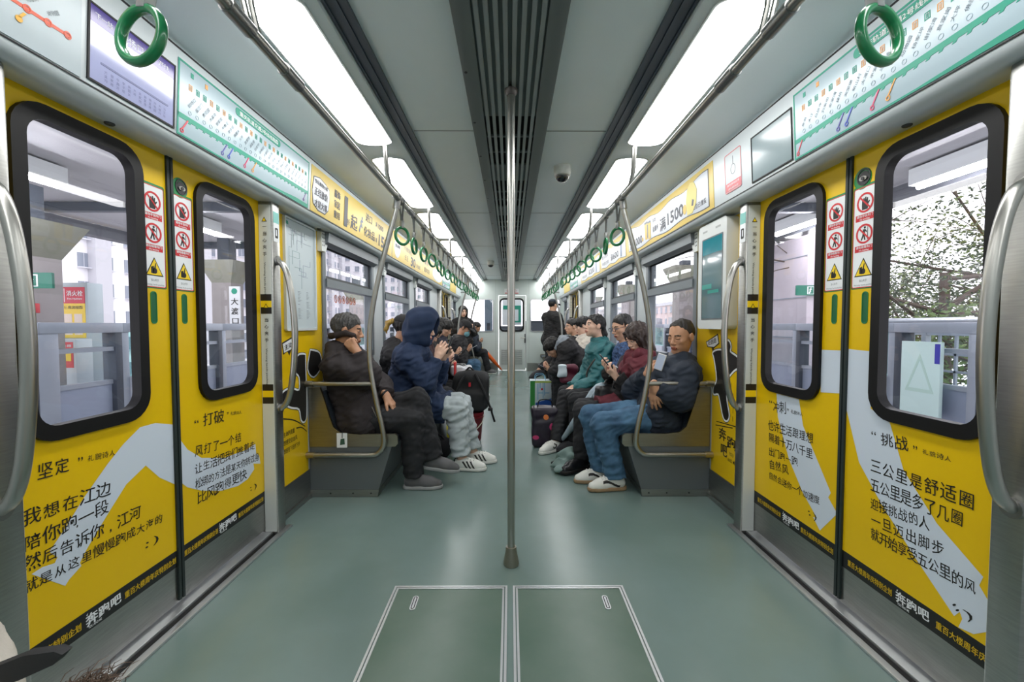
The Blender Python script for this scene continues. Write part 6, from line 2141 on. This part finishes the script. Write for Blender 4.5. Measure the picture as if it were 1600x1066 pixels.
phone('white phone with gold edge in the dozing man\'s hand', (1.035, 2.885, .895), (.25, -.1, .95), (-.75, -.6, .2), mat('phone_gold', (196, 160, 96), .3, .4), None, .066, .115)
bpy.data.objects['phone.001'].children[1].data.materials[0] = mat('phone_white', (206, 204, 200), .35)

# --- right bench: woman with brown hair, maroon scarf, black fur sleeves
J = dict(P=(1.07, 3.44, .50), HPL=(1.04, 3.36, .50), HPR=(1.04, 3.53, .50), N=(1.085, 3.45, .885), H=(1.035, 3.432, 1.055), look=(-.76, -.30, -.50), SL=(1.08, 3.305, .82), SR=(1.06, 3.60, .82),
         EL=(.955, 3.265, .60), WL=(.842, 3.315, .735), ER=(.92, 3.60, .60), WR=(.815, 3.435, .775), KL=(.575, 3.335, .465), AL=(.555, 3.265, .10), TL=(-.80, -.50, 0), KR=(.60, 3.455, .47), AR=(.60, 3.42, .10), TR=(-.9, -.3, 0))
def furp(P):
    mi = np.zeros(len(P), dtype=np.int32)
    for a, b in ((J['EL'], J['WL']), (J['ER'], J['WR'])):
        a = np.array(a); b = np.array(b); ab = b - a
        t = np.clip(((P - a) @ ab) / (ab @ ab), -.15, 1.2)
        mi[(np.linalg.norm(P - a - t[:, None] * ab, axis=1) < .095) & (P[:, 0] < .99)] = 1
    return mi
J0 = J
root, J, M, hs = person('woman with brown hair and maroon scarf looking at a phone on the right bench', J, (1.03, 3.44, 0), SK_PALE, True, h=HN, hair=('bob', HAIR_BR),
    jacket=dict(m=[MAROON, FUR], thick=.036, skirt=.72, fold=.009, cuff=.05, seed=41, paint=furp), trousers=dict(m=TRBLK, loose=.004),
    hands=(dict(d=A3(-.62, .10, .62), n=A3(.35, .45, .7), curl=(30, 40, 30)), dict(d=A3(-.55, -.35, .5), n=A3(.4, -.2, .8), curl=(35, 45, 30))))
for s_ in 'LR':
    shoe(root, J['A' + s_], J['T' + s_], A3(0, 0, 1), SHB, SOLB, .004, high=True)
S = SDF(J['N'] - .36, J['N'] + .3, .006)
N_ = J['N']
S.chain([N_ + A3(.05, .09, .0), N_ + A3(-.03, .10, .03), N_ + A3(-.085, .0, .0), N_ + A3(-.045, -.095, .03), N_ + A3(.04, -.09, .02)], [.045, .045, .05, .045, .045], .03)
S.chain([N_ + A3(-.085, .0, -.01), N_ + A3(-.115, -.03, -.12), N_ + A3(-.135, -.04, -.27)], [.05, .055, .06], .03, cut=True)
S.wrinkle(.008, 60, 6).build('scarf', MAROON, root)
phone('black phone in the hands of the woman with the maroon scarf', (.765, 3.355, .855), (-.55, -.05, .7), (.70, -.1, .65))

# --- right bench: man with glasses and navy patterned sweater
J = sitJ(1, 3.87, 1.06, (1.075, .95), (1.03, 1.135), (.92, -.30, -.30), hands=(.80, .56))
root, J, M, hs = person('man with glasses and navy patterned sweater leaning back on the right bench', J, (1.0, 3.87, 0), SK_MID, h=.005, hair=('crop', HAIR_BK),
    jacket=dict(m=PATT, thick=.022, fold=.006, seed=51), trousers=dict(m=TRBLK))
def glasses(root, c, M, s, m):
    W = lambda x, y, z: c + s * (M[0] * x + M[1] * y + M[2] * z)
    b = B()
    for y in (-1, 1):
        b.tube([W(.112, y * .034 + .024 * math.cos(a), .001 + .018 * math.sin(a)) for a in np.linspace(0, 2 * PI, 18)], .0022, 5)
        b.tube([W(.110, y * .058, .008), W(.05, y * .078, .008), W(-.015, y * .084, .004)], .0022, 5)
    b.tube([W(.112, -.010, .004), W(.114, 0, .008), W(.112, .010, .004)], .002, 5)
    b.build('glasses', m, root)
glasses(root, J['H'], M, hs, mat('glasses_dark', (40, 44, 60), .3, .5))
both_shoes(root, J, SHD, SOLB, .006)
S = SDF(A3(.75, 3.5, .4), A3(1.3, 3.85, 1.1), .007)
S.chain([J['SL'] + A3(-.0, -.01, .0), J['EL'] + A3(0, -.02, 0)], [.085, .07], .02); S.wrinkle(.007, 50, 3)
S.build('coat_sleeve', cloth('plum_black', (46, 34, 40)), root)

# --- right bench: woman in teal padded jacket
J = dict(P=(.98, 4.22, .495), HPL=(.95, 4.14, .495), HPR=(.95, 4.31, .495), N=(.905, 4.205, .955), H=(.845, 4.20, 1.145), look=(-.95, -.24, .08), SL=(.915, 4.055, .88), SR=(.90, 4.36, .88),
         EL=(.83, 3.995, .61), WL=(.615, 4.03, .525), ER=(.78, 4.36, .61), WR=(.61, 4.12, .53), KL=(.53, 4.02, .465), AL=(.415, 3.80, .088), TL=(-.80, -.60, 0), KR=(.55, 4.20, .47), AR=(.50, 4.08, .088), TR=(-.9, -.4, 0))
root, J, M, hs = person('woman in teal padded jacket looking up ahead, hands clasped, on the right bench', J, (.95, 4.22, 0), SK_PALE, True, h=.0048, hair=('bun', HAIR_BK),
    jacket=dict(m=TEALF, thick=.044, fold=.009, freq=50, cuff=.045, seed=61, collar=.42, collar_r=.076, quilt=.007, qaxis=A3(.2, 0, 1), qstep=.085), trousers=dict(m=TRBLK, loose=.004),
    hands=(dict(d=A3(-.85, .25, -.4), n=A3(.0, .6, -.75), curl=(35, 40, 30)), dict(d=A3(-.85, -.3, -.35), n=A3(0, -.5, -.8), curl=(35, 40, 30))))
both_shoes(root, J, [SHW, INK], SOLW, .0045, paint=hook, lace=SHW)
B().tube([(.93, 4.10, .90), (.80, 4.03, .80), (.74, 4.05, .66), (.80, 4.03, .50), (.90, 4.02, .42)], .008, 6, smooth=5).build('bag_strap', mat('strap_brown', (70, 60, 56), .6), root)

# --- further along the right bench
J = sitJ(1, 5.3, 1.0, (.70, .93), (.535, .865), (.62, -.15, -.78), hands=(.44, .58), el=(.60, .60), hy=.05, ey=.20)
J['N'] = A3(.665, 5.3, .925); 
root, J, M, hs = person('young man in black jacket with grey hood bent over a phone on the right bench', J, (.95, 5.3, 0), SK_MID, h=.0075, hair=('mop', HAIR_BK),
    jacket=dict(m=BLKF, thick=.04, fold=.008, seed=71), trousers=dict(m=TRBLK), hands=hold(1))
both_shoes(root, J, SHD, SOLB, .009)
S = SDF(J['N'] - .3, J['N'] + .3, .008)
S.ell(J['N'] + A3(.02, 0, .015), (.10, .15, .085), None, .02); S.chain([J['N'] + A3(-.05, -.10, .0), J['N'] + A3(-.09, -.09, -.06)], [.04, .03], .03); S.wrinkle(.006, 60, 2)
S.ell(J['H'], (.10, .10, .11), None, .01, 's')
S.build('hood', GREYF, root)
B().box(.615, .655, 5.072, 5.082, .66, .69, .003).build('arm_patch', mat('patch_orange', (224, 120, 40), .5), root)
phone('phone of the young man bent forward', (.42, 5.28, .62), (-.8, -.1, .4), (.5, 0, .85))
J = sitJ(1, 5.78, 1.06, (1.03, .96), (.985, 1.14), (.9, -.05, -.3), hands=(.75, .58))
root, J, M, hs = person('dark-haired person in cream jacket with face turned down on the right bench', J, (1.0, 5.78, 0), SK_PALE, h=.008, hair=('mop', HAIR_BK), jacket=dict(m=CREAM, thick=.03, collar=.3, seed=73), trousers=dict(m=TRBLK))
both_shoes(root, J, SHD, SOLB, .009)
J = sitJ(1, 6.25, 1.06, (.99, .95), (.92, 1.13), (.95, -.12, -.08), hands=(.72, .60))
J['KR'] = A3(.63, 6.20, .66); J['AR'] = A3(.43, 6.08, .50); J['TR'] = A3(-.9, -.1, -.35); J['UR'] = A3(-.4, 0, .9)
root, J, M, hs = person('young man in striped top with one leg crossed on the right bench', J, (1.0, 6.25, 0), SK_MID, h=.008, hair=('short', HAIR_BK),
    jacket=dict(m=[BLKF, CREAM], thick=.028, seed=75, paint=lambda P: (np.sin(P[:, 2] * 90 + P[:, 0] * 40) > .75).astype(np.int32)), trousers=dict(m=TRBLK))
both_shoes(root, J, SHD, SOLB, .008)
# standing man seen from behind
fwd = unit((.80, .58, 0)); lf = A3(-fwd[1], fwd[0], 0); c = A3(.83, 8.35, 0)
J = dict(P=c + A3(0, 0, .86), HPL=c + lf * .09 + A3(0, 0, .86), HPR=c - lf * .09 + A3(0, 0, .86), N=c + A3(.0, 0, 1.375), H=c + fwd * .03 + A3(0, 0, 1.545), look=fwd + A3(0, 0, -.15), SL=c + lf * .18 + A3(0, 0, 1.30), SR=c - lf * .18 + A3(0, 0, 1.30),
         EL=c + lf * .24 + fwd * .10 + A3(0, 0, 1.05), WL=c + lf * .12 + fwd * .28 + A3(0, 0, 1.10), ER=c - lf * .25 + fwd * .03 + A3(0, 0, 1.03), WR=c - lf * .15 + fwd * .24 + A3(0, 0, 1.02),
         KL=c + lf * .09 + A3(0, 0, .47), KR=c - lf * .09 + A3(0, 0, .47), AL=c + lf * .10 + A3(0, 0, .088), AR=c - lf * .10 + A3(0, 0, .088), TL=fwd, TR=fwd)
root, J, M, hs = person('man in black coat and navy cap standing near the far right door', J, c, SK_MID, h=.010, hair=('short', HAIR_BK), jacket=dict(m=BLKF, thick=.035, seed=81, skirt=.25), trousers=dict(m=TRBLK))
cap_obj(J['H'], M, hs, mat('cap_navy', (26, 36, 50), .8), root, .007)
both_shoes(root, J, SHB, SOLB, .009)

# --- further along the left bench
J = sitJ(-1, 4.5, 1.03, (.93, .905), (.85, 1.075), (.70, .12, -.70), hands=(.62, .76), el=(.82, .60), ey=.19, hy=.06)
root, J, M, hs = person('black-haired person with glasses bent over a phone behind the navy hood', J, (-1.0, 4.5, 0), SK_PALE, h=.0075, hair=('bob', HAIR_BK), jacket=dict(m=cloth('wine_black', (60, 34, 38)), thick=.035, seed=83), trousers=dict(m=TRBLK), hands=hold(-1))
glasses(root, J['H'], M, hs, MATS['glasses_dark'])
both_shoes(root, J, SHD, SOLB, .009)
phone('phone of the black-haired person with glasses on the left bench', (-.585, 4.49, .815), (.75, 0, .5), (-.5, 0, .85))
J = sitJ(-1, 5.05, 1.05, (.96, .95), (.87, 1.125), (.8, .2, -.5), hands=(.66, .62))
root, J, M, hs = person('person with round black bob of hair, farther back on the left bench', J, (-1.0, 5.05, 0), SK_PALE, True, h=.008, hair=('bob', HAIR_BK), jacket=dict(m=BLKF, thick=.035, seed=85), trousers=dict(m=TRBLK), hands=hold(-1))
both_shoes(root, J, SHD, SOLB, .009)
J = sitJ(-1, 5.72, 1.05, (.97, .945), (.885, 1.115), (.8, -.1, -.55), hands=(.68, .74), el=(.85, .62), hy=.05)
root, J, M, hs = person('person with black fringe and navy collar looking down on the left bench', J, (-1.0, 5.72, 0), SK_MID, h=.0075, hair=('mop', HAIR_BK), jacket=dict(m=cloth('deep_navy', (30, 32, 48)), thick=.035, collar=.4, seed=87), trousers=dict(m=TRBLK), hands=hold(-1))
both_shoes(root, J, SHD, SOLB, .009)
phone('phone of the person with the black fringe', (-.645, 5.72, .80), (.75, 0, .5), (-.5, 0, .85))
J = sitJ(-1, 6.6, 1.02, (.80, .935), (.70, 1.105), (.80, -.22, -.55), hands=(.62, .74), el=(.74, .60), hy=.05, knees=(.55, .53), feet=.52)
root, J, M, hs = person('man in black cap and blue face mask, far along the left bench', J, (-.95, 6.6, 0), SK_TAN, h=.0075, hair=('short', HAIR_BK), jacket=dict(m=BLKF, thick=.04, seed=89), trousers=dict(m=DENIM, loose=.008), hands=hold(-1))
cap_obj(J['H'], M, hs, MATS['cap_black'], root, .006)
S = SDF(J['H'] - .2, J['H'] + .2, .006)
W = lambda x, y, z: J['H'] + hs * (M[0] * x + M[1] * y + M[2] * z)
S.ell(W(.070, 0, -.062), [.047, .066, .056], M, .01); S.ell(W(.025, 0, -.062), [.050, .062, .07], M, .008, 's')
S.build('face_mask', mat('mask_blue', (130, 186, 196), .7), root)
both_shoes(root, J, SHW, SOLW, .008)
phone('phone of the man with the blue face mask', (-.585, 6.59, .795), (.8, 0, .45), (-.45, 0, .85), mat('phone_silver', (180, 184, 190), .3))
J = sitJ(-1, 9.93, 1.0, (.87, .93), (.79, 1.10), (.85, -.05, -.5), hands=(.66, .74), el=(.76, .60), hy=.05, knees=(.62, .50), feet=.52)
root, J, M, hs = person('person in dark jacket on the short seat by the far end wall', J, (-.9, 9.93, 0), SK_TAN, h=.010, hair=('short', HAIR_BK), jacket=dict(m=NAVYD, thick=.035, seed=91), trousers=dict(m=TRBLK, loose=.01), hands=hold(-1))
both_shoes(root, J, SHG, SOLW, .009)
c = A3(-1.0, 8.85, 0); fwd = unit((.35, -.93, 0)); lf = A3(-fwd[1], fwd[0], 0)
J = dict(P=c + A3(0, 0, .80), HPL=c + lf * .085 + A3(0, 0, .80), HPR=c - lf * .085 + A3(0, 0, .80), N=c + A3(0, 0, 1.27), H=c + fwd * .05 + A3(0, 0, 1.435), look=fwd + A3(.1, 0, -.30), SL=c + lf * .15 + A3(0, 0, 1.20), SR=c - lf * .15 + A3(0, 0, 1.20),
         EL=c + lf * .22 + fwd * .06 + A3(0, 0, .98), WL=c + lf * .14 + fwd * .22 + A3(0, 0, 1.12), ER=c - lf * .21 + fwd * .06 + A3(0, 0, .98), WR=c - lf * .03 + fwd * .24 + A3(0, 0, 1.12),
         KL=c + lf * .08 + A3(0, 0, .44), KR=c - lf * .08 + A3(0, 0, .44), AL=c + lf * .09 + A3(0, 0, .088), AR=c - lf * .09 + A3(0, 0, .088), TL=fwd, TR=fwd)
root, J, M, hs = person('long-haired woman in black coat standing near the far left door', J, c, SK_PALE, True, h=.009, hair=('long', HAIR_BK), jacket=dict(m=BLKF, thick=.035, seed=93, skirt=.3), trousers=dict(m=TRBLK))
both_shoes(root, J, SHB, SOLB, .009)
# small figure whose shoulder just enters at the bottom left corner
c = A3(-.705, .40, -.02); fwd = A3(.2, .98, 0); lf = A3(-.98, .2, 0)
J = dict(P=c + A3(0, 0, .46), HPL=c + lf * .07 + A3(0, 0, .46), HPR=c - lf * .07 + A3(0, 0, .46), N=c + A3(0, 0, .815), H=c + fwd * .02 + A3(0, 0, .96), look=fwd, SL=c + lf * .12 + A3(0, 0, .765), SR=c - lf * .12 + A3(0, 0, .765),
         EL=c + lf * .16 + A3(0, 0, .60), WL=c + lf * .15 + fwd * .1 + A3(0, 0, .45), ER=c - lf * .155 + A3(0, 0, .60), WR=c - lf * .15 + fwd * .1 + A3(0, 0, .45), KL=c + lf * .07 + A3(0, 0, .25), KR=c - lf * .07 + A3(0, 0, .25), AL=c + lf * .07 + A3(0, 0, .086), AR=c - lf * .07 + A3(0, 0, .086), TL=fwd, TR=fwd)
root, J, M, hs = person('child in cream coat with black strap, only a shoulder in the bottom left corner', J, c, SK_PALE, h=.009, hs=.85, hair=('mop', HAIR_BK), jacket=dict(m=CREAM, thick=.02, fold=.004, seed=95), trousers=dict(m=TRBLK))
for s_ in 'LR':
    shoe(root, J['A' + s_], J['T' + s_], A3(0, 0, 1), SHD, SOLB, .009, sc=.75)
b = B().prism([(-.50, .820), (-.465, .834), (-.436, .838), (-.428, .835), (-.437, .825), (-.47, .810), (-.50, .800)], lambda a, bb, t: V((a, t, bb)), .392, .402)
b.build('shoulder_strap', mat('strap_black', (14, 14, 15), .6), root)
r = random.Random(4)
b = B()
for i in range(900):
    p = A3(-.432 + r.gauss(0, .010), .41 + r.gauss(0, .010), .772 + r.gauss(0, .006))
    d = unit((r.gauss(.3, .6), r.gauss(0, .6), r.gauss(.9, .5))) * r.uniform(.010, .020)
    b.tube([p, p + d * .6, p + d + A3(.004, 0, -.003)], [.0006, .0005, .0002], 3, caps=False)
b.build('fur_trim', mat('fur_brown', (96, 78, 64), .8), root)['kind'] = 'stuff'
S = SDF(A3(-.56, .33, .68), A3(-.36, .47, .86), .006)
S.chain([A3(-.54, .40, .725), A3(-.46, .41, .755), A3(-.43, .41, .765)], [.035, .022, .014], .02); S.build('hood_edge', mat('fur_base', (74, 60, 50), .9), root)

# ---------------------------------------------------------------- belongings
def bag_sdf(c, r, h, m, name, parent, rnd=.03, fold=.006, seed=1, M=None, plane=None):
    c = np.array(c, float)
    S = SDF(c - max(r) * 1.5 - .05, c + max(r) * 1.5 + .05, h)
    S.box(c, r, M, rnd); S.wrinkle(fold, 40, seed)
    if plane is not None: S.plane_cut(plane, (0, 0, -1))
    return S.build(name, m, parent)
# red bucket and the backpack on it
bx, by = -.40, 4.16
root = thing('bucket', (bx, by, 0), 'dark red plastic bucket under the black backpack in the aisle', 'bucket')
RB = mat('bucket_red', (112, 22, 34), .4)
B().lathe([(.0, .0), (.105, .0), (.112, .02), (.132, .262), (.140, .266), (.140, .29), (.134, .292), (.126, .27), (.104, .02), (.0, .015)], (bx, by, 0), 28).build('pail', RB, root)
B().lathe([(.133, .235), (.141, .238), (.141, .250), (.134, .254)], (bx, by, 0), 28).build('rim', RB, root)
B().tube([(bx + .138, by - .01, .255), (bx + .12, by - .09, .19), (bx + .03, by - .135, .12), (bx - .09, by - .125, .16), (bx - .138, by - .01, .255)], .005, 8, smooth=6).build('handle', mat('handle_cream', (206, 200, 186), .5), root)
root = thing('backpack', (-.39, 4.19, .29), 'black backpack with small red emblem standing on the red bucket', 'backpack')
BP = cloth('backpack', (30, 31, 33), .75)
S = SDF(A3(-.68, 3.95, .25), A3(-.12, 4.42, .80), .007)
S.box(A3(-.39, 4.20, .48), (.175, .10, .19), None, .07); S.box(A3(-.39, 4.11, .40), (.15, .05, .11), None, .045, .03); S.ell(A3(-.39, 4.20, .64), (.13, .09, .06), None, .06)
S.wrinkle(.007, 30, 3); S.build('pack_body', BP, root)
for sx in (-1, 1):
    B().tube([(-.39 + sx * .05, 4.10, .67), (-.39 + sx * .10, 4.075, .58), (-.39 + sx * .15, 4.075, .46), (-.39 + sx * .18, 4.09, .38)], .013, 8, smooth=5).build('strap', BP, root)
b = B().tube([(-.21, 4.10, .38), (-.185, 4.07, .33), (-.175, 4.06, .29), (-.15, 4.05, .21)], .011, 6, smooth=4); b.box(-.215, -.17, 4.05, 4.075, .315, .345, .004)
b.build('buckle_strap', mat('buckle_black', (18, 18, 19), .4), root)
B().tube([(-.44, 4.17, .695), (-.40, 4.15, .73), (-.36, 4.17, .695)], .009, 8, smooth=5).build('carry_loop', BP, root)
b = B().prism(rrect(-.405, -.383, .548, .588, .004), lambda a, bb, t: V((a, 4.086 - t, bb)), -.004, .003)
b.build('emblem', mat('emblem_red', (190, 40, 54), .4), root)
# folded green umbrella and red phone held beyond the navy coat
root = thing('folded_umbrella', (-.50, 4.0, .40), 'green end of a folded umbrella lying beside the backpack', 'umbrella')
B().lathe([(.0, 0), (.016, .0), (.019, .02), (.019, .10), (.014, .12), (.0, .125)], (-.545, 4.0, .395), 14, M=Matrix.Rotation(math.radians(62), 4, 'Y')).build('cover', mat('umbrella_green', (30, 160, 80), .35), root)
B().lathe([(.0, -.06), (.010, -.06), (.010, 0), (.0, 0)], (-.545, 4.0, .395), 12, M=Matrix.Rotation(math.radians(62), 4, 'Y')).build('handle', MATS['strap_black'], root)
root = thing('red_folder', (-.57, 4.42, .62), 'narrow bright red case standing upright above the backpack', 'case')
B().box(-.586, -.566, 4.36, 4.46, .56, .76, .006).build('cover', mat('case_red', (214, 44, 44), .4), root)
B().box(-.5665, -.5655, 4.375, 4.445, .58, .74).build('edge_line', mat('case_edge', (150, 24, 28), .4), root)
root = thing('paper_sheet', (-.48, 4.62, .64), 'crumpled white paper bag on the lap above the backpack', 'paper')
bag_sdf((-.53, 4.62, .655), (.10, .07, .045), .007, mat('paper_white', (214, 216, 220), .7), 'bag', root, .02, .014, 5)
root = thing('lap_bag', (-.62, 5.0, .60), 'black shoulder bag on the lap of the person with the black bob', 'bag')
bag_sdf((-.66, 4.98, .62), (.13, .12, .07), .009, mat('bag_black_leather', (24, 24, 26), .35), 'body', root, .04, .01, 6)
B().tube([(-.74, 4.93, .66), (-.84, 5.0, .83), (-.95, 5.06, .95)], .007, 6, smooth=4).build('strap', MATS['bag_black_leather'], root)
# bags under the left seat edge
root = thing('plastic_bag', (-.60, 3.78, 0), 'pale grey and yellow plastic bag behind the pale grey trousers', 'bag')
S = SDF(A3(-.82, 3.6, -.02), A3(-.4, 3.98, .40), .007)
S.ell(A3(-.60, 3.80, .17), (.13, .11, .17), None, 0); S.chain([A3(-.60, 3.80, .30), A3(-.59, 3.79, .36)], [.05, .03], .04); S.wrinkle(.016, 45, 7); S.plane_cut((0, 0, .002), (0, 0, -1))
S.build('sack', [mat('sack_pale', (186, 192, 192), .45), mat('sack_yellow', (226, 210, 40), .45), mat('sack_teal', (90, 180, 170), .45)], root, lambda P: np.where(np.abs(P[:, 0] + .545 + .1 * (P[:, 2] - .2)) < .014, 1, np.where((P[:, 2] < .14) & (P[:, 0] > -.55), 2, 0)))
root = thing('duffel_bag', (-.66, 3.62, 0), 'dark rounded bag on the floor between the crossed legs and pale trousers', 'bag')
S = SDF(A3(-.80, 3.48, -.01), A3(-.46, 3.78, .22), .007)
S.ell(A3(-.63, 3.62, .09), (.13, .10, .095), None, 0); S.wrinkle(.010, 50, 7); S.plane_cut((0, 0, .002), (0, 0, -1)); S.build('body', cloth('duffel', (38, 38, 44)), root)
B().tube([(-.70, 3.60, .17), (-.63, 3.58, .22), (-.57, 3.60, .16)], .008, 6, smooth=5).build('handle', MATS['cloth_duffel'], root)
# white card on the bench end
root = thing('hanging_card', (-1.11, 2.77, .35), 'small white card with green drawing hanging on the left bench end panel', 'card')
q = lambda a, b, t=0: V((a, 2.774 - t, b))
B().prism([(-1.152, .335), (-1.083, .335), (-1.083, .432), (-1.152, .432)], q, 0, .002).build('card', PAPER, root, smooth=False)
B().prism([(-1.131, .352), (-1.098, .357), (-1.101, .397), (-1.126, .392)], q, .002, .003).build('green_drawing', mat('drawing_green', (52, 84, 70), .5), root, smooth=False)
B().tube([(-1.115, 2.77, .40), (-1.113, 2.768, .445), (-1.10, 2.775, .47)], .0025, 5).build('string', INK, root)
# orange umbrella at the end of the car
root = thing('umbrella', (-.16, 10.3, 0), 'folded orange umbrella with its tip on the floor near the end wall', 'umbrella')
a, c = A3(-.70, 10.12, .62), A3(-.165, 10.26, .006)
b = B().tube([a + (c - a) * t for t in (.12, .2, .55, .85, .94)], [.03, .052, .046, .022, .010], 12)
b.build('canopy', mat('umbrella_orange', (226, 98, 28), .5), root)
B().tube([a + (c - a) * .9, c], [.006, .004], 8).build('tip', MATS['strap_black'], root)
B().tube([a + (c - a) * .12, a, a + A3(-.04, 0, .03)], .010, 8).build('handle', mat('handle_amber', (214, 170, 60), .4), root)
# grey-blue umbrella between the two women
root = thing('umbrella', (.42, 3.9, 0), 'folded grey-blue umbrella slanting from lap to floor between two women', 'umbrella')
a, c = A3(.845, 3.37, .80), A3(.425, 3.86, .006)
b = B().tube([a + (c - a) * t for t in (.17, .22, .30, .45, .7, .90, .95)], [.02, .050, .060, .050, .032, .016, .007], 14)
b.build('canopy', mat('umbrella_greyblue', (172, 190, 202), .45, noise=.2, nscale=30), root)
B().tube([a + (c - a) * .92, c], [.005, .0035], 8).build('tip', MATS['strap_black'], root)
B().tube([a, a + (c - a) * .18], .007, 8).build('shaft', SATIN, root)
B().tube([a + (a - c) * .02, a + (c - a) * .06], .013, 10).build('handle', mat('handle_pearl', (196, 200, 206), .4), root)
b = B()
for t in (.24, .28, .33):
    p = a + (c - a) * t
    b.tube([p + A3(-.03, -.03, .012), p + A3(-.055, -.035, -.03), p + A3(-.045, -.04, -.09)], [.006, .012, .004], 6)
b.build('loose_fold', MATS['umbrella_greyblue'], root)
# grey-green cloth on the black boots
root = thing('cloth', (.44, 3.36, 0), 'crumpled grey-green cloth lying over the black boot toe', 'cloth')
S = SDF(A3(.28, 3.05, -.01), A3(.66, 3.58, .22), .006)
S.ell(A3(.42, 3.32, .055), (.085, .075, .05), None, 0); S.ell(A3(.48, 3.33, .11), (.05, .05, .04), None, .03); S.chain([A3(.46, 3.35, .07), A3(.36, 3.42, .02)], [.04, .015], .03); S.ell(A3(.40, 3.22, .03), (.05, .05, .025), None, .03)
S.wrinkle(.020, 55, 9); S.plane_cut((0, 0, .001), (0, 0, -1)); S.build('folds', cloth('grey_green', (120, 142, 138), .7), root)
B().tube([(.375, 3.45, .012), (.345, 3.42, .014)], [.016, .012], 8).build('toggle', MATS['strap_black'], root)
# patterned tote
root = thing('tote_bag', (.32, 3.93, 0), 'dark patterned bag with orange and pink dots in front of the teal jacket woman', 'bag')
TB = mat('tote_dark', (44, 36, 52), .35, noise=.4, nscale=25)
S = SDF(A3(.1, 3.78, -.01), A3(.56, 4.12, .46), .006)
S.box(A3(.33, 3.95, .19), (.125, .06, .19), None, .03); S.wrinkle(.006, 40, 4); S.plane_cut((0, 0, .002), (0, 0, -1)); S.build('body', TB, root)
b = B()
q = lambda a, bb, t=0: V((a, 3.886 - t, bb))
b.prism(circle(.335, .29, .024), q, -.006, .003); b.mi(1); b.prism(circle(.395, .20, .028, 20, .036), q, -.006, .003); b.prism(circle(.24, .10, .03, 20, .02), q, -.006, .003)
b.build('dot', [mat('dot_orange', (226, 130, 70), .4), mat('dot_pink', (190, 60, 110), .4)], root, smooth=False)
B().tube([(.26, 3.95, .37), (.28, 3.94, .44), (.38, 3.94, .44), (.40, 3.95, .37)], .006, 6, smooth=5).build('handle', MATS['strap_black'], root)
# white, blue and green carrier bag
root = thing('paper_bag', (.40, 5.72, 0), 'white, blue and green carrier bag standing on the floor by the right bench', 'bag')
b = B()
x0, x1, y0, y1, z1 = .27, .56, 5.64, 5.84, .40
b.box(x0, x1, y0, y1, .001, z1, .004)
b.build('bag_body', mat('carrier_white', (206, 220, 228), .4), root)
q = lambda a, bb, t=0: V((a, y0 - t, bb))
b = B().prism([(.345, .004), (.555, .004), (.555, .16), (.345, .10)], q, .0, .002); b.mi(1)
for (u0, u1, w0, w1) in ((.37, .38, .14, .36), (.44, .45, .16, .38), (.37, .45, .23, .24), (.46, .47, .2, .38), (.46, .53, .23, .24), (.40, .41, .3, .38)):
    b.prism([(u0, w0), (u1, w0), (u1, w1), (u0, w1)], q, 0, .002)
b.mi(2); b.prism([(.272, .006), (.335, .006), (.335, .395), (.272, .395)], q, 0, .002)
b.mi(3); b.prism([(.335, .37), (.555, .37), (.555, .396), (.335, .396)], q, .0, .0025)
b.mi(4); b.prism(circle(.43, .285, .014), q, 0, .003)
b.build('print', [mat('print_blue', (34, 84, 170), .4), mat('print_sky', (120, 180, 214), .4), mat('print_green', (60, 150, 70), .4), mat('print_lime', (190, 214, 110), .4), RED], root, smooth=False)
B().prism(circle(.395, .06, .012), q, .002, .0035).build('emblem', PAPER, root, smooth=False)
for yy in (y0 + .01, y1 - .01):
    B().tube([(.34, yy, .40), (.36, yy, .47), (.46, yy, .47), (.48, yy, .40)], .004, 6, smooth=4).build('handle', mat('print_sky', (120, 180, 214), .4), root)
root = thing('shoulder_bag', (.78, 4.78, .43), 'maroon bag with pale wrapper between the teal jacket and the bent young man', 'bag')
bag_sdf((.66, 4.72, .60), (.10, .09, .10), .008, cloth('maroon_bag', (92, 20, 44), .6), 'body', root, .04, .01, 8)
bag_sdf((.58, 4.64, .64), (.05, .03, .07), .007, mat('wrapper_pale', (200, 214, 222), .35), 'wrapper', root, .015, .008, 9)
root = thing('handbag', (.86, 3.50, .55), 'black handbag on the lap of the woman with the maroon scarf', 'bag')
bag_sdf((.80, 3.42, .605), (.10, .10, .055), .007, MATS['bag_black_leather'], 'body', root, .035, .008, 10)
B().tube([(.82, 3.34, .65), (.84, 3.36, .72), (.88, 3.42, .72), (.87, 3.48, .65)], .006, 6, smooth=4).build('strap', MATS['bag_black_leather'], root)
